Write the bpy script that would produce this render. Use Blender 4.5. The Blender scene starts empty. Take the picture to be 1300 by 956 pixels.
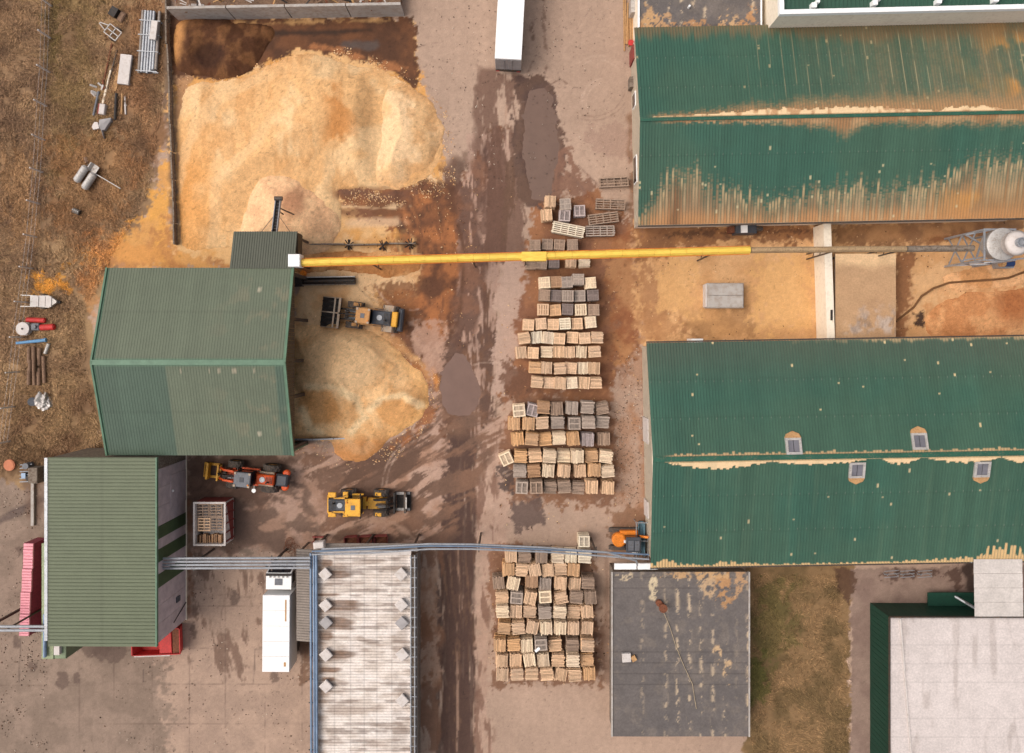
import bpy, bmesh, math, random
import numpy as np
from mathutils import Vector, Matrix
random.seed(7)
scene = bpy.context.scene
COL = scene.collection
R = math.radians

# ------------------------------------------------------------------ camera, light
H = 78.0            # flying height of the drone, metres
PPM = 13.0          # survey scale of the picture on the ground, pixels per metre
cam = bpy.data.cameras.new("camera")
cam.sensor_width = 36.0
cam.lens = 36.0 * H * PPM / 1300.0
cam.shift_y = -45.0 / 1300.0
cam.clip_start = 1.0
cam.clip_end = 9000.0
cam_ob = bpy.data.objects.new("camera", cam)
cam_ob.location = (0, 0, H)
COL.objects.link(cam_ob)
scene.camera = cam_ob

SUN_AZ, SUN_EL = R(-88), R(56)
world = bpy.data.worlds.new("World")
scene.world = world
world.use_nodes = True
nt = world.node_tree
sky = nt.nodes.new("ShaderNodeTexSky")
sky.sky_type = 'NISHITA'
sky.sun_disc = False
sky.sun_elevation = SUN_EL
sky.sun_rotation = SUN_AZ
sky.dust_density = 6.0
sky.ozone_density = 0.4
sky.air_density = 0.8
hs = nt.nodes.new("ShaderNodeHueSaturation")      # hazy, nearly white overcast
hs.inputs["Saturation"].default_value = 0.45
nt.links.new(sky.outputs[0], hs.inputs["Color"])
nt.links.new(hs.outputs[0], nt.nodes["Background"].inputs[0])
nt.nodes["Background"].inputs[1].default_value = 0.15
sun = bpy.data.lights.new("sun", 'SUN')
sun.energy = 0.55
sun.angle = R(45)
sun.color = (1.0, 0.86, 0.70)
sun_ob = bpy.data.objects.new("sun", sun)
d = Vector((math.cos(SUN_EL) * math.sin(SUN_AZ), math.cos(SUN_EL) * math.cos(SUN_AZ), math.sin(SUN_EL)))
sun_ob.rotation_euler = d.to_track_quat('Z', 'Y').to_euler()
sun_ob.location = (0, 0, 60)
COL.objects.link(sun_ob)
vs = scene.view_settings
vs.view_transform = 'Standard'
vs.look = 'None'
vs.gamma = 1.0
vs.exposure = 0.33
scene.cycles.max_bounces = 5

# ------------------------------------------------------------------ helpers
KL = 1.25           # brightness of a sunlit horizontal white card in this light

def P(px, py, h=0.0):
    """survey: photograph position of a point at height h -> metres"""
    s = (1 - h / H) / PPM
    return Vector(((px - 650) * s, (433 - py) * s, h))

def lin(c):
    c = c / 255.0
    return c / 12.92 if c <= 0.04045 else ((c + 0.055) / 1.055) ** 2.4

def S(r, g, b):
    return tuple(min(0.85, lin(v) / KL) for v in (r, g, b))

rng = np.random.RandomState(3)
TABLE = rng.rand(256, 256)

def vnoise(x, y, seed=0):
    x = x + seed * 17.31
    y = y + seed * 9.73
    xi = np.floor(x).astype(np.int64)
    yi = np.floor(y).astype(np.int64)
    fx = x - xi
    fy = y - yi
    fx = fx * fx * (3 - 2 * fx)
    fy = fy * fy * (3 - 2 * fy)
    x0, x1, y0, y1 = xi & 255, (xi + 1) & 255, yi & 255, (yi + 1) & 255
    a = TABLE[y0, x0] * (1 - fx) + TABLE[y0, x1] * fx
    b = TABLE[y1, x0] * (1 - fx) + TABLE[y1, x1] * fx
    return a * (1 - fy) + b * fy

def fbm(x, y, scale, seed=0, octv=4, gain=0.55):
    t, amp, n = 0.0, 1.0, 0.0
    for o in range(octv):
        t = t + amp * vnoise(x / scale, y / scale, seed + o * 3)
        n += amp
        amp *= gain
        scale /= 2.03
    return t / n

def sstep(a, b, x):
    t = np.clip((x - a) / (b - a), 0, 1)
    return t * t * (3 - 2 * t)

def seg_dist(px, py, a, b):
    ax, ay = a
    bx, by = b
    dx, dy = bx - ax, by - ay
    L = dx * dx + dy * dy + 1e-9
    t = np.clip(((px - ax) * dx + (py - ay) * dy) / L, 0, 1)
    return np.hypot(px - ax - t * dx, py - ay - t * dy)

def sdf(px, py, pts):
    d = np.full(px.shape, 1e9)
    ins = np.zeros(px.shape, bool)
    n = len(pts)
    for i in range(n):
        a, b = pts[i], pts[(i + 1) % n]
        d = np.minimum(d, seg_dist(px, py, a, b))
        if a[1] != b[1]:
            c = ((a[1] > py) != (b[1] > py)) & (px < (b[0] - a[0]) * (py - a[1]) / (b[1] - a[1]) + a[0])
            ins ^= c
    return np.where(ins, -d, d)

class Paint:
    """colour of a ground-like grid, in survey coordinates"""
    def __init__(s, px, py, base):
        s.px, s.py = px, py
        s.c = np.empty(px.shape + (3,))
        s.c[:] = base
        s.wet = np.zeros(px.shape)

    def sl(s, x0, y0, x1, y1):
        cx = s.px[s.px.shape[0] // 2]
        cy = s.py[:, 0]
        ix = np.where((cx >= x0) & (cx <= x1))[0]
        iy = np.where((cy >= y0) & (cy <= y1))[0]
        if len(ix) < 2 or len(iy) < 2:
            return None
        return (slice(iy[0], iy[-1] + 1), slice(ix[0], ix[-1] + 1))

    def put(s, q, m, col, col2, seed, wet):
        x, y = s.px[q], s.py[q]
        cc = np.array(col)
        if col2 is not None:
            t = sstep(0.35, 0.65, fbm(x, y, 22, seed + 50, 5))[..., None]
            cc = cc * (1 - t) + np.array(col2) * t
        m3 = m[..., None]
        s.c[q] = s.c[q] * (1 - m3) + cc * m3
        if wet:
            s.wet[q] = np.maximum(s.wet[q], m * wet)

    def poly(s, pts, col, soft=5, amp=8, scale=25, strength=1.0, seed=1, col2=None, st=(1, 1), wet=0, holes=0.0):
        xs = [p[0] for p in pts]
        ys = [p[1] for p in pts]
        mg = soft + amp * 1.5
        q = s.sl(min(xs) - mg, min(ys) - mg, max(xs) + mg, max(ys) + mg)
        if q is None:
            return
        x, y = s.px[q], s.py[q]
        dd = sdf(x, y, pts)
        dd = dd + amp * (fbm(x / st[0], y / st[1], scale, seed, 5, 0.6) - 0.5) * 3
        dd = dd + soft * 3.2 * (fbm(x / st[0], y / st[1], 6.5, seed + 31, 3, 0.75) - 0.5)
        m = np.clip(0.5 - dd / (soft * 0.55), 0, 1) * strength
        if holes:
            m = m * sstep(holes - 0.05, holes + 0.05, fbm(x / st[0], y / st[1], scale * 1.3, seed + 20, 5, 0.62))
        s.put(q, m, col, col2, seed, wet)

    def stroke(s, pts, w, col, soft=3, amp=3, scale=15, strength=1.0, seed=1, col2=None, st=(1, 1), wet=0, holes=0.0):
        xs = [p[0] for p in pts]
        ys = [p[1] for p in pts]
        mg = w + soft + amp * 1.5
        q = s.sl(min(xs) - mg, min(ys) - mg, max(xs) + mg, max(ys) + mg)
        if q is None:
            return
        x, y = s.px[q], s.py[q]
        dd = np.full(x.shape, 1e9)
        for a, b in zip(pts[:-1], pts[1:]):
            dd = np.minimum(dd, seg_dist(x, y, a, b))
        dd = dd - w / 2 + amp * (fbm(x / st[0], y / st[1], scale, seed, 4, 0.6) - 0.5) * 3
        m = np.clip(0.5 - dd / soft, 0, 1) * strength
        if holes:
            m = m * sstep(holes - 0.06, holes + 0.06, fbm(x / st[0], y / st[1], scale, seed + 20, 4, 0.6))
        s.put(q, m, col, col2, seed, wet)

def _streaks(s, pts, col, ang, thr, sc=(40, 5), soft=12, amp=10, strength=0.9, seed=1, col2=None, wet=0, crisp=0.035):
    xs = [p[0] for p in pts]
    ys = [p[1] for p in pts]
    q = s.sl(min(xs) - 20, min(ys) - 20, max(xs) + 20, max(ys) + 20)
    if q is None:
        return
    x, y = s.px[q], s.py[q]
    dd = sdf(x, y, pts) + amp * (fbm(x, y, 30, seed, 3) - 0.5) * 3
    ca, sa = math.cos(R(ang)), math.sin(R(ang))
    wob = 14 * (fbm(x, y, 60, seed + 7, 2) - 0.5)
    u, v = (x * ca + y * sa) + wob, (-x * sa + y * ca) + wob
    n_ = 0.6 * fbm(u / sc[0], v / sc[1], 1.0, seed + 11, 5, 0.6) + 0.4 * fbm(x, y, 34, seed + 13, 4, 0.6)
    m = sstep(thr - crisp, thr + crisp, n_ - 0.25 * np.clip(dd / soft, -0.3, 1)) * np.clip(0.5 - dd / soft, 0, 1) * strength
    s.put(q, m, col, col2, seed, wet)


Paint.streaks = _streaks

def mesh_np(name, verts, quads, colors=None, wet=None, smooth=False):
    me = bpy.data.meshes.new(name)
    n, f = len(verts), len(quads)
    me.vertices.add(n)
    me.vertices.foreach_set("co", np.ascontiguousarray(verts, dtype=np.float32).ravel())
    me.loops.add(f * 4)
    me.loops.foreach_set("vertex_index", np.ascontiguousarray(quads, dtype=np.int32).ravel())
    me.polygons.add(f)
    me.polygons.foreach_set("loop_start", np.arange(0, f * 4, 4, dtype=np.int32))
    me.polygons.foreach_set("use_smooth", np.full(f, smooth, dtype=bool))
    me.update(calc_edges=True)
    if colors is not None:
        at = me.color_attributes.new("tint", 'FLOAT_COLOR', 'POINT')
        rgba = np.ones((n, 4), np.float32)
        rgba[:, :3] = colors
        at.data.foreach_set("color", rgba.ravel())
    if wet is not None:
        at = me.attributes.new("wet", 'FLOAT', 'POINT')
        at.data.foreach_set("value", np.ascontiguousarray(wet, dtype=np.float32).ravel())
    return me

def grid_quads(ny, nx, keep=None):
    j, i = np.mgrid[0:ny - 1, 0:nx - 1]
    a = j * nx + i
    q = np.stack([a, a + 1, a + nx + 1, a + nx], -1)
    if keep is not None:
        q = q[keep]
    return q.reshape(-1, 4)

def link(name, me, mat=None, parent=None):
    o = bpy.data.objects.new(name, me)
    if mat is not None:
        me.materials.append(mat)
    COL.objects.link(o)
    if parent is not None:
        o.parent = parent
    return o

def tag(o, label=None, cat=None, group=None, kind=None):
    if label:
        o['label'] = label
    if cat:
        o['category'] = cat
    if group:
        o['group'] = group
    if kind:
        o['kind'] = kind
    return o

def thing(name, label, cat, loc=(0, 0, 0), rz=0.0, group=None):
    o = bpy.data.objects.new(name, None)
    o.empty_display_size = 0.3
    COL.objects.link(o)
    o.location = loc
    o.rotation_euler = (0, 0, rz)
    return tag(o, label, cat, group)

class MB:
    """collects simple solids into one mesh"""
    def __init__(s):
        s.v, s.f, s.t = [], [], []
        s.tone = 0.5

    def add(s, vs, fs):
        b = len(s.v)
        s.v += [tuple(v) for v in vs]
        for f in fs:
            s.f.append([b + i for i in f])
            s.t.append(s.tone)
        return s

    def box(s, x0, y0, z0, x1, y1, z1, rz=0.0, c=None, bev=0.0):
        vs = []
        if bev > 0:
            for z, k in ((z0, 0), (z1 - bev, 0), (z1, bev)):
                vs += [(x0 + k, y0 + k, z), (x1 - k, y0 + k, z), (x1 - k, y1 - k, z), (x0 + k, y1 - k, z)]
            fs = [(3, 2, 1, 0), (8, 9, 10, 11)]
            for l in (0, 4):
                for i in range(4):
                    fs.append((l + i, l + (i + 1) % 4, l + 4 + (i + 1) % 4, l + 4 + i))
        else:
            vs = [(x0, y0, z0), (x1, y0, z0), (x1, y1, z0), (x0, y1, z0), (x0, y0, z1), (x1, y0, z1), (x1, y1, z1), (x0, y1, z1)]
            fs = [(3, 2, 1, 0), (4, 5, 6, 7), (0, 1, 5, 4), (1, 2, 6, 5), (2, 3, 7, 6), (3, 0, 4, 7)]
        if rz:
            cx, cy = c if c else ((x0 + x1) / 2, (y0 + y1) / 2)
            ca, sa = math.cos(rz), math.sin(rz)
            vs = [(cx + (x - cx) * ca - (y - cy) * sa, cy + (x - cx) * sa + (y - cy) * ca, z) for x, y, z in vs]
        return s.add(vs, fs)

    def prism(s, pts, z0, z1):
        n = len(pts)
        z0s = z0 if isinstance(z0, (list, tuple)) else [z0] * n
        z1s = z1 if isinstance(z1, (list, tuple)) else [z1] * n
        vs = [(p[0], p[1], a) for p, a in zip(pts, z0s)] + [(p[0], p[1], a) for p, a in zip(pts, z1s)]
        fs = [tuple(range(n - 1, -1, -1)), tuple(range(n, 2 * n))]
        for i in range(n):
            fs.append((i, (i + 1) % n, n + (i + 1) % n, n + i))
        return s.add(vs, fs)

    def hull_y(s, prof, y0, y1):
        """profile in x-z extruded along y"""
        n = len(prof)
        vs = [(p[0], y0, p[1]) for p in prof] + [(p[0], y1, p[1]) for p in prof]
        fs = [tuple(range(n)), tuple(range(2 * n - 1, n - 1, -1))]
        for i in range(n):
            fs.append((i, n + i, n + (i + 1) % n, (i + 1) % n))
        return s.add(vs, fs)

    def cyl(s, a, b, r, n=10, r2=None, caps=True):
        a, b = Vector(a), Vector(b)
        r2 = r if r2 is None else r2
        ax = (b - a).normalized()
        u = ax.orthogonal().normalized()
        w = ax.cross(u)
        vs = []
        for c, rr in ((a, r), (b, r2)):
            for i in range(n):
                t = 2 * math.pi * i / n
                vs.append(c + u * (rr * math.cos(t)) + w * (rr * math.sin(t)))
        fs = [(i, (i + 1) % n, n + (i + 1) % n, n + i) for i in range(n)]
        if caps:
            fs += [tuple(range(n - 1, -1, -1)), tuple(range(n, 2 * n))]
        return s.add(vs, fs)

    def tube(s, pts, r, n=8):
        for a, b in zip(pts[:-1], pts[1:]):
            s.cyl(a, b, r, n)
        return s

    def beam(s, a, b, w, h=None):
        """square bar between two points"""
        h = w if h is None else h
        a, b = Vector(a), Vector(b)
        ax = (b - a).normalized()
        up = Vector((0, 0, 1))
        if abs(ax.z) > 0.98:
            up = Vector((0, 1, 0))
        u = ax.cross(up).normalized() * (w / 2)
        v = u.cross(ax).normalized() * (h / 2)
        vs = [a - u - v, a + u - v, a + u + v, a - u + v, b - u - v, b + u - v, b + u + v, b - u + v]
        return s.add(vs, [(3, 2, 1, 0), (4, 5, 6, 7), (0, 1, 5, 4), (1, 2, 6, 5), (2, 3, 7, 6), (3, 0, 4, 7)])

    def lathe(s, prof, c=(0, 0, 0), n=20):
        vs, fs = [], []
        for r, z in prof:
            for i in range(n):
                t = 2 * math.pi * i / n
                vs.append((c[0] + r * math.cos(t), c[1] + r * math.sin(t), c[2] + z))
        for k in range(len(prof) - 1):
            for i in range(n):
                j = (i + 1) % n
                fs.append((k * n + i, k * n + j, (k + 1) * n + j, (k + 1) * n + i))
        fs.append(tuple(range(n - 1, -1, -1)))
        fs.append(tuple((len(prof) - 1) * n + i for i in range(n)))
        return s.add(vs, fs)

    def mesh(s, name, smooth=False):
        me = bpy.data.meshes.new(name)
        me.from_pydata(s.v, [], s.f)
        at = me.attributes.new("tone", 'FLOAT', 'FACE')
        at.data.foreach_set("value", s.t)
        if smooth:
            me.polygons.foreach_set("use_smooth", [True] * len(me.polygons))
        me.update()
        return me

    def build(s, name, mat, parent=None, smooth=False):
        return link(name, s.mesh(name, smooth), mat, parent)

# ------------------------------------------------------------------ materials
def base_mat(name, rough=0.8, metal=0.0, spec=0.3):
    m = bpy.data.materials.new(name)
    m.use_nodes = True
    b = m.node_tree.nodes["Principled BSDF"]
    b.inputs["Roughness"].default_value = rough
    b.inputs["Metallic"].default_value = metal
    b.inputs["Specular IOR Level"].default_value = spec
    return m, m.node_tree, b

def nz(nt, scale, detail=4, coord='Object', rough=0.6, sc=(1, 1, 1)):
    tc = nt.nodes.new("ShaderNodeTexCoord")
    mp = nt.nodes.new("ShaderNodeMapping")
    mp.inputs["Scale"].default_value = sc
    nt.links.new(tc.outputs[coord], mp.inputs[0])
    n = nt.nodes.new("ShaderNodeTexNoise")
    n.inputs["Scale"].default_value = scale
    n.inputs["Detail"].default_value = detail
    n.inputs["Roughness"].default_value = rough
    nt.links.new(mp.outputs[0], n.inputs["Vector"])
    return n.outputs["Fac"]

def ramp(nt, fac, stops):
    r = nt.nodes.new("ShaderNodeValToRGB")
    el = r.color_ramp.elements
    while len(el) < len(stops):
        el.new(0.5)
    for e, (p, c) in zip(el, stops):
        e.position = p
        e.color = (c[0], c[1], c[2], 1)
    nt.links.new(fac, r.inputs[0])
    return r.outputs[0]

def mixc(nt, fac, a, b, mode='MIX'):
    m = nt.nodes.new("ShaderNodeMix")
    m.data_type = 'RGBA'
    m.blend_type = mode
    if hasattr(fac, 'links'):
        nt.links.new(fac, m.inputs[0])
    else:
        m.inputs[0].default_value = fac
    for s_, i in ((a, 6), (b, 7)):
        if hasattr(s_, 'links'):
            nt.links.new(s_, m.inputs[i])
        else:
            m.inputs[i].default_value = (s_[0], s_[1], s_[2], 1)
    return m.outputs[2]

def bump(nt, b, h, strength=0.3, dist=0.05):
    n = nt.nodes.new("ShaderNodeBump")
    n.inputs["Strength"].default_value = strength
    n.inputs["Distance"].default_value = dist
    nt.links.new(h, n.inputs["Height"])
    nt.links.new(n.outputs[0], b.inputs["Normal"])

def mat(name, c, rough=0.6, metal=0.0, dirt=None, dirt_amt=0.35, scale=1.2, var=0.18, sc=(1, 1, 1), bmp=0.15):
    m, nt, b = base_mat(name, rough, metal)
    n1 = nz(nt, scale, 5, sc=sc)
    n2 = nz(nt, scale * 6, 4, sc=sc)
    lo = tuple(v * (1 - var) for v in c)
    hi = tuple(min(0.9, v * (1 + var)) for v in c)
    col = ramp(nt, n1, [(0.3, lo), (0.7, hi)])
    if dirt is not None:
        f = ramp(nt, n2, [(0.62 - dirt_amt * 0.4, (0, 0, 0)), (0.8 - dirt_amt * 0.2, (1, 1, 1))])
        col = mixc(nt, f, col, dirt)
    nt.links.new(col, b.inputs["Base Color"])
    if bmp:
        bump(nt, b, n2, bmp, 0.03)
    return m

def tint_mat(name, rough=0.85, fine=14.0, amt=0.35, wetr=None, bmp=0.5, dist=0.05, spec=0.25, fine2=3.0):
    """base colour from the surveyed tint of the mesh, broken up by fine grain"""
    m, nt, b = base_mat(name, rough, 0.0, spec)
    a = nt.nodes.new("ShaderNodeAttribute")
    a.attribute_name = "tint"
    n1 = nz(nt, fine, 3)
    n2 = nz(nt, fine2, 4)
    g = ramp(nt, n1, [(0.25, (1 - amt,) * 3), (0.75, (1 + amt,) * 3)])
    g2 = ramp(nt, n2, [(0.3, (1 - amt * 0.5,) * 3), (0.7, (1 + amt * 0.5,) * 3)])
    col = mixc(nt, 1.0, a.outputs["Color"], g, 'MULTIPLY')
    col = mixc(nt, 1.0, col, g2, 'MULTIPLY')
    nt.links.new(col, b.inputs["Base Color"])
    if wetr is not None:
        w = nt.nodes.new("ShaderNodeAttribute")
        w.attribute_name = "wet"
        mr = nt.nodes.new("ShaderNodeMapRange")
        mr.inputs[3].default_value = rough
        mr.inputs[4].default_value = wetr
        nt.links.new(w.outputs["Fac"], mr.inputs[0])
        nt.links.new(mr.outputs[0], b.inputs["Roughness"])
    if bmp:
        bump(nt, b, n1, bmp, dist)
    return m

def wood_mat(name, c, grey=0.3):
    m, nt, b = base_mat(name, 0.85, 0.0, 0.2)
    a = nt.nodes.new("ShaderNodeAttribute")
    a.attribute_name = "tone"
    oi = nt.nodes.new("ShaderNodeObjectInfo")
    n = nz(nt, 5, 4, sc=(1, 1, 1))
    g = tuple(0.75 * sum(c) / 3 * k for k in (1.05, 0.98, 0.92))
    col = ramp(nt, a.outputs["Fac"], [(0.0, tuple(v * 0.5 for v in c)), (0.5, c), (1.0, tuple(min(0.85, v * 1.22) for v in c))])
    col = mixc(nt, ramp(nt, oi.outputs["Random"], [(0.0, (0,) * 3), (1.0, (grey,) * 3)]), col, g)
    col = mixc(nt, 1.0, col, ramp(nt, n, [(0.3, (0.78,) * 3), (0.7, (1.12,) * 3)]), 'MULTIPLY')
    nt.links.new(col, b.inputs["Base Color"])
    return m

M = {}
M['ground'] = tint_mat("ground_mix", 0.9, 9.0, 0.12, wetr=0.6, bmp=0.25, dist=0.03, fine2=1.6)
M['saw'] = tint_mat("sawdust", 0.95, 11.0, 0.20, bmp=0.7, dist=0.08)
M['roof'] = tint_mat("painted_sheet", 0.55, 8.0, 0.10, bmp=0.0, spec=0.35, fine2=0.8)
M['roofr'] = tint_mat("weathered_roof", 0.8, 6.0, 0.16, bmp=0.15, dist=0.02, fine2=1.1)
M['grass'] = tint_mat("dry_grass", 0.9, 5.0, 0.3, bmp=0.0)
M['dgreen'] = mat("green_paint", S(44, 92, 74), 0.5, dirt=S(120, 110, 90), dirt_amt=0.2)
M['lgreen'] = mat("pale_green_paint", S(120, 138, 108), 0.55, dirt=S(100, 110, 90), dirt_amt=0.2)
M['trim'] = mat("green_trim", S(98, 128, 104), 0.5)
M['bottle'] = mat("deep_green_cladding", S(20, 62, 48), 0.6, dirt=S(50, 70, 55), dirt_amt=0.2, sc=(3, 3, 0.4))
M['lilac'] = mat("grey_wall_panel", S(196, 178, 178), 0.6, dirt=S(176, 158, 158), dirt_amt=0.15)
M['band'] = mat("green_wall_band", S(72, 88, 58), 0.6)
M['cream'] = mat("cream_render", (0.78, 0.68, 0.54), 0.8, dirt=(0.66, 0.55, 0.42), dirt_amt=0.3, var=.06, scale=.5, bmp=.05)
M['white'] = mat("white_paint", (0.80, 0.79, 0.77), 0.45, dirt=(0.62, 0.58, 0.53), dirt_amt=0.12, var=0.05)
M['offwhite'] = mat("dull_white_sheet", S(215, 205, 198), 0.6, dirt=S(192, 178, 166), dirt_amt=0.3, var=0.08, scale=.6)
M['concrete'] = mat("concrete", S(186, 178, 170), 0.9, dirt=S(164, 150, 138), dirt_amt=0.45, scale=0.35, var=0.12, bmp=0.1)
M['concd'] = mat("stained_concrete", S(140, 126, 112), 0.9, dirt=S(90, 72, 58), dirt_amt=0.45, scale=0.8, bmp=0.3)
M['steel'] = mat("galvanised_steel", S(170, 172, 176), 0.4, 0.35, dirt=S(130, 122, 116), dirt_amt=0.25, var=0.12)
M['steeld'] = mat("dark_steel", S(78, 74, 70), 0.5, 0.3, dirt=S(120, 88, 62), dirt_amt=0.4)
M['bsteel'] = mat("blue_grey_pipe", S(120, 138, 160), 0.4, 0.3)
M['rust'] = mat("rusty_steel", S(134, 82, 58), 0.85, 0.1, dirt=S(90, 56, 40), dirt_amt=0.4)
M['yellowp'] = mat("dusty_yellow_duct", S(252, 212, 92), 0.6, dirt=S(240, 188, 74), dirt_amt=0.45, scale=0.9, sc=(0.3, 1.5, 1), var=0.1)
M['beige'] = mat("sawdust_coated_duct", S(178, 148, 110), 0.8, dirt=S(140, 116, 92), dirt_amt=0.4)
M['lyellow'] = mat("loader_yellow", S(240, 176, 56), 0.5, dirt=S(200, 140, 70), dirt_amt=0.3)
M['lamber'] = mat("dusty_loader_amber", S(206, 150, 92), 0.7, dirt=S(176, 128, 84), dirt_amt=0.5)
M['orange'] = mat("machine_orange", S(232, 92, 40), 0.5, dirt=S(150, 70, 40), dirt_amt=0.3)
M['orange2'] = mat("digger_orange", S(244, 140, 44), 0.5, dirt=S(170, 100, 50), dirt_amt=0.2)
M['grey'] = mat("machine_grey", S(112, 114, 120), 0.5, dirt=S(90, 82, 76), dirt_amt=0.3)
M['dgrey'] = mat("dark_hood", S(72, 76, 84), 0.5, dirt=S(96, 84, 74), dirt_amt=0.3)
M['black'] = mat("black_iron", S(44, 40, 38), 0.6, dirt=S(84, 64, 50), dirt_amt=0.35)
M['tyre'] = mat("muddy_tyre", S(84, 78, 74), 0.9, dirt=S(120, 98, 80), dirt_amt=0.4)
M['fender'] = mat("dusty_fender", S(186, 168, 148), 0.8, dirt=S(200, 140, 90), dirt_amt=0.3)
M['glass'] = mat("tinted_glass", S(34, 38, 46), 0.12, 0.0, var=0.1, bmp=0)
M['red'] = mat("red_paint", S(206, 56, 52), 0.55, dirt=S(150, 50, 46), dirt_amt=0.3)
M['redd'] = mat("faded_red_paint", S(150, 70, 64), 0.7, dirt=S(110, 60, 52), dirt_amt=0.4)
M['pink'] = mat("pink_film", S(240, 158, 168), 0.4, dirt=S(226, 120, 138), dirt_amt=0.3, var=0.1)
M['crimson'] = mat("crimson_film", S(150, 50, 74), 0.45, dirt=S(110, 36, 56), dirt_amt=0.4)
M['blue'] = mat("blue_plastic", S(104, 152, 192), 0.5)
M['tan'] = mat("sawn_timber", S(196, 152, 104), 0.85, dirt=S(150, 108, 72), dirt_amt=0.3, sc=(1, 1, 1))
M['bark'] = mat("brown_roller", S(140, 110, 88), 0.8, dirt=S(96, 72, 56), dirt_amt=0.4)
M['paleg'] = mat("pale_grey_metal", S(196, 190, 184), 0.5, 0.2, dirt=S(150, 136, 122), dirt_amt=0.3)
M['foil'] = mat("crumpled_foil", S(214, 206, 200), 0.35, 0.3, dirt=S(110, 96, 86), dirt_amt=0.4, scale=5)
M['tarp'] = mat("grey_tarpaulin", S(168, 162, 160), 0.7)
M['brown'] = mat("brown_cladding", S(98, 82, 62), 0.7, dirt=S(80, 66, 50), dirt_amt=0.3)
M['brick'] = mat("terracotta_lid", S(206, 130, 96), 0.8)
M['lens'] = mat("skylight_pane", S(120, 118, 124), 0.2, var=0.2, bmp=0)
M['kiln'] = mat("grey_profile_sheet", S(150, 138, 128), 0.6, dirt=S(120, 106, 96), dirt_amt=0.3)
M['cable'] = mat("pale_cable", S(186, 166, 136), 0.8)
M['hose'] = mat("dark_hose", S(120, 84, 52), 0.8)

# ------------------------------------------------------------------ ground sheet
def axis(a, b, step, far):
    core = np.arange(a, b + 1e-6, step)
    out, s_, x = [], step * 4, b
    while x < far:
        x += s_
        s_ *= 1.7
        out.append(x)
    lo, s_, x = [], step * 4, a
    while x > -far:
        x -= s_
        s_ *= 1.7
        lo.append(x)
    return np.concatenate([lo[::-1], core, out])

gx = axis(-51.0, 51.0, 0.125, 3500)
gy = axis(-41.0, 34.5, 0.125, 3500)
GX, GY = np.meshgrid(gx, gy)
px, py = GX * PPM + 650, 433 - GY * PPM
BASE = np.array(S(180, 152, 132))
g = Paint(px, py, BASE)
n_big = fbm(px, py, 90, 2, 4)
n_mid = fbm(px, py, 18, 5, 5, 0.62)
g.c *= (0.86 + 0.28 * n_big + 0.10 * (n_mid - 0.5))[..., None]
# long faint wheel lanes along the yard road
lane = fbm(px * 1.0, py / 14.0, 7, 9, 3)
g.c *= (1 + 0.10 * (lane - 0.5) * sstep(520, 560, px) * (1 - sstep(800, 815, px)))[..., None]

MUD = S(114, 84, 66)
MUDD = S(92, 66, 54)
RUST = S(146, 92, 58)
RUSTL = S(172, 112, 70)
SAW = S(224, 178, 124)
SAWO = S(216, 158, 92)
SAWP = S(236, 200, 156)

# lower-left tarmac yard
g.poly([(-900, 575), (235, 560), (400, 560), (400, 700), (335, 870), (335, 1800), (-900, 1800)], S(152, 130, 114), 30, 10, 50, 1, 4, S(138, 118, 103))
g.poly([(236, 700), (540, 690), (540, 1800), (200, 1800), (210, 840)], S(182, 154, 134), 20, 10, 40, 0.95, 104, S(168, 142, 124))
# dry grassland on the left
GR1, GR2 = S(140, 110, 82), S(166, 134, 98)
g.poly([(-6000, -6000), (214, -6000), (212, 120), (200, 240), (160, 330), (120, 400), (122, 470), (138, 575), (60, 592), (40, 615), (-6000, 620)], GR1, 8, 10, 30, 1, 6, GR2)
g.poly([(-200, -300), (50, -300), (56, 120), (45, 300), (-10, 420), (-200, 420)], S(118, 90, 70), 40, 14, 30, 0.75, 16, S(150, 118, 88))
g.poly([(64, -60), (80, -60), (72, 60), (66, 90), (60, 60)], S(108, 92, 48), 12, 6, 12, 0.7, 17)
g.poly([(75, 0), (125, -20), (120, 180), (70, 230)], S(132, 108, 66), 30, 14, 25, 0.6, 18, S(120, 92, 64))
g.stroke([(66, -60), (60, 120), (48, 300), (40, 420)], 9, S(92, 68, 52), 8, 4, 14, 0.55, 19)
g.poly([(0, 200), (45, 190), (48, 300), (10, 320)], S(170, 130, 90), 20, 12, 14, 0.6, 21, st=(0.6, 2))
g.poly([(10, 500), (130, 480), (130, 570), (10, 590)], S(140, 110, 76), 25, 14, 14, 0.5, 22, S(110, 78, 54))
g.poly([(0, 560), (60, 560), (60, 600), (0, 605)], S(104, 78, 54), 14, 10, 14, 0.6, 23)
g.poly([(150, 10), (214, 0), (212, 190), (170, 230), (150, 160), (140, 80)], S(112, 80, 58), 16, 12, 18, 0.6, 24, S(150, 106, 72))
g.poly([(60, 180), (150, 160), (180, 230), (110, 330), (70, 300)], S(160, 112, 70), 24, 16, 18, 0.5, 25, S(140, 100, 66))
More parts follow.
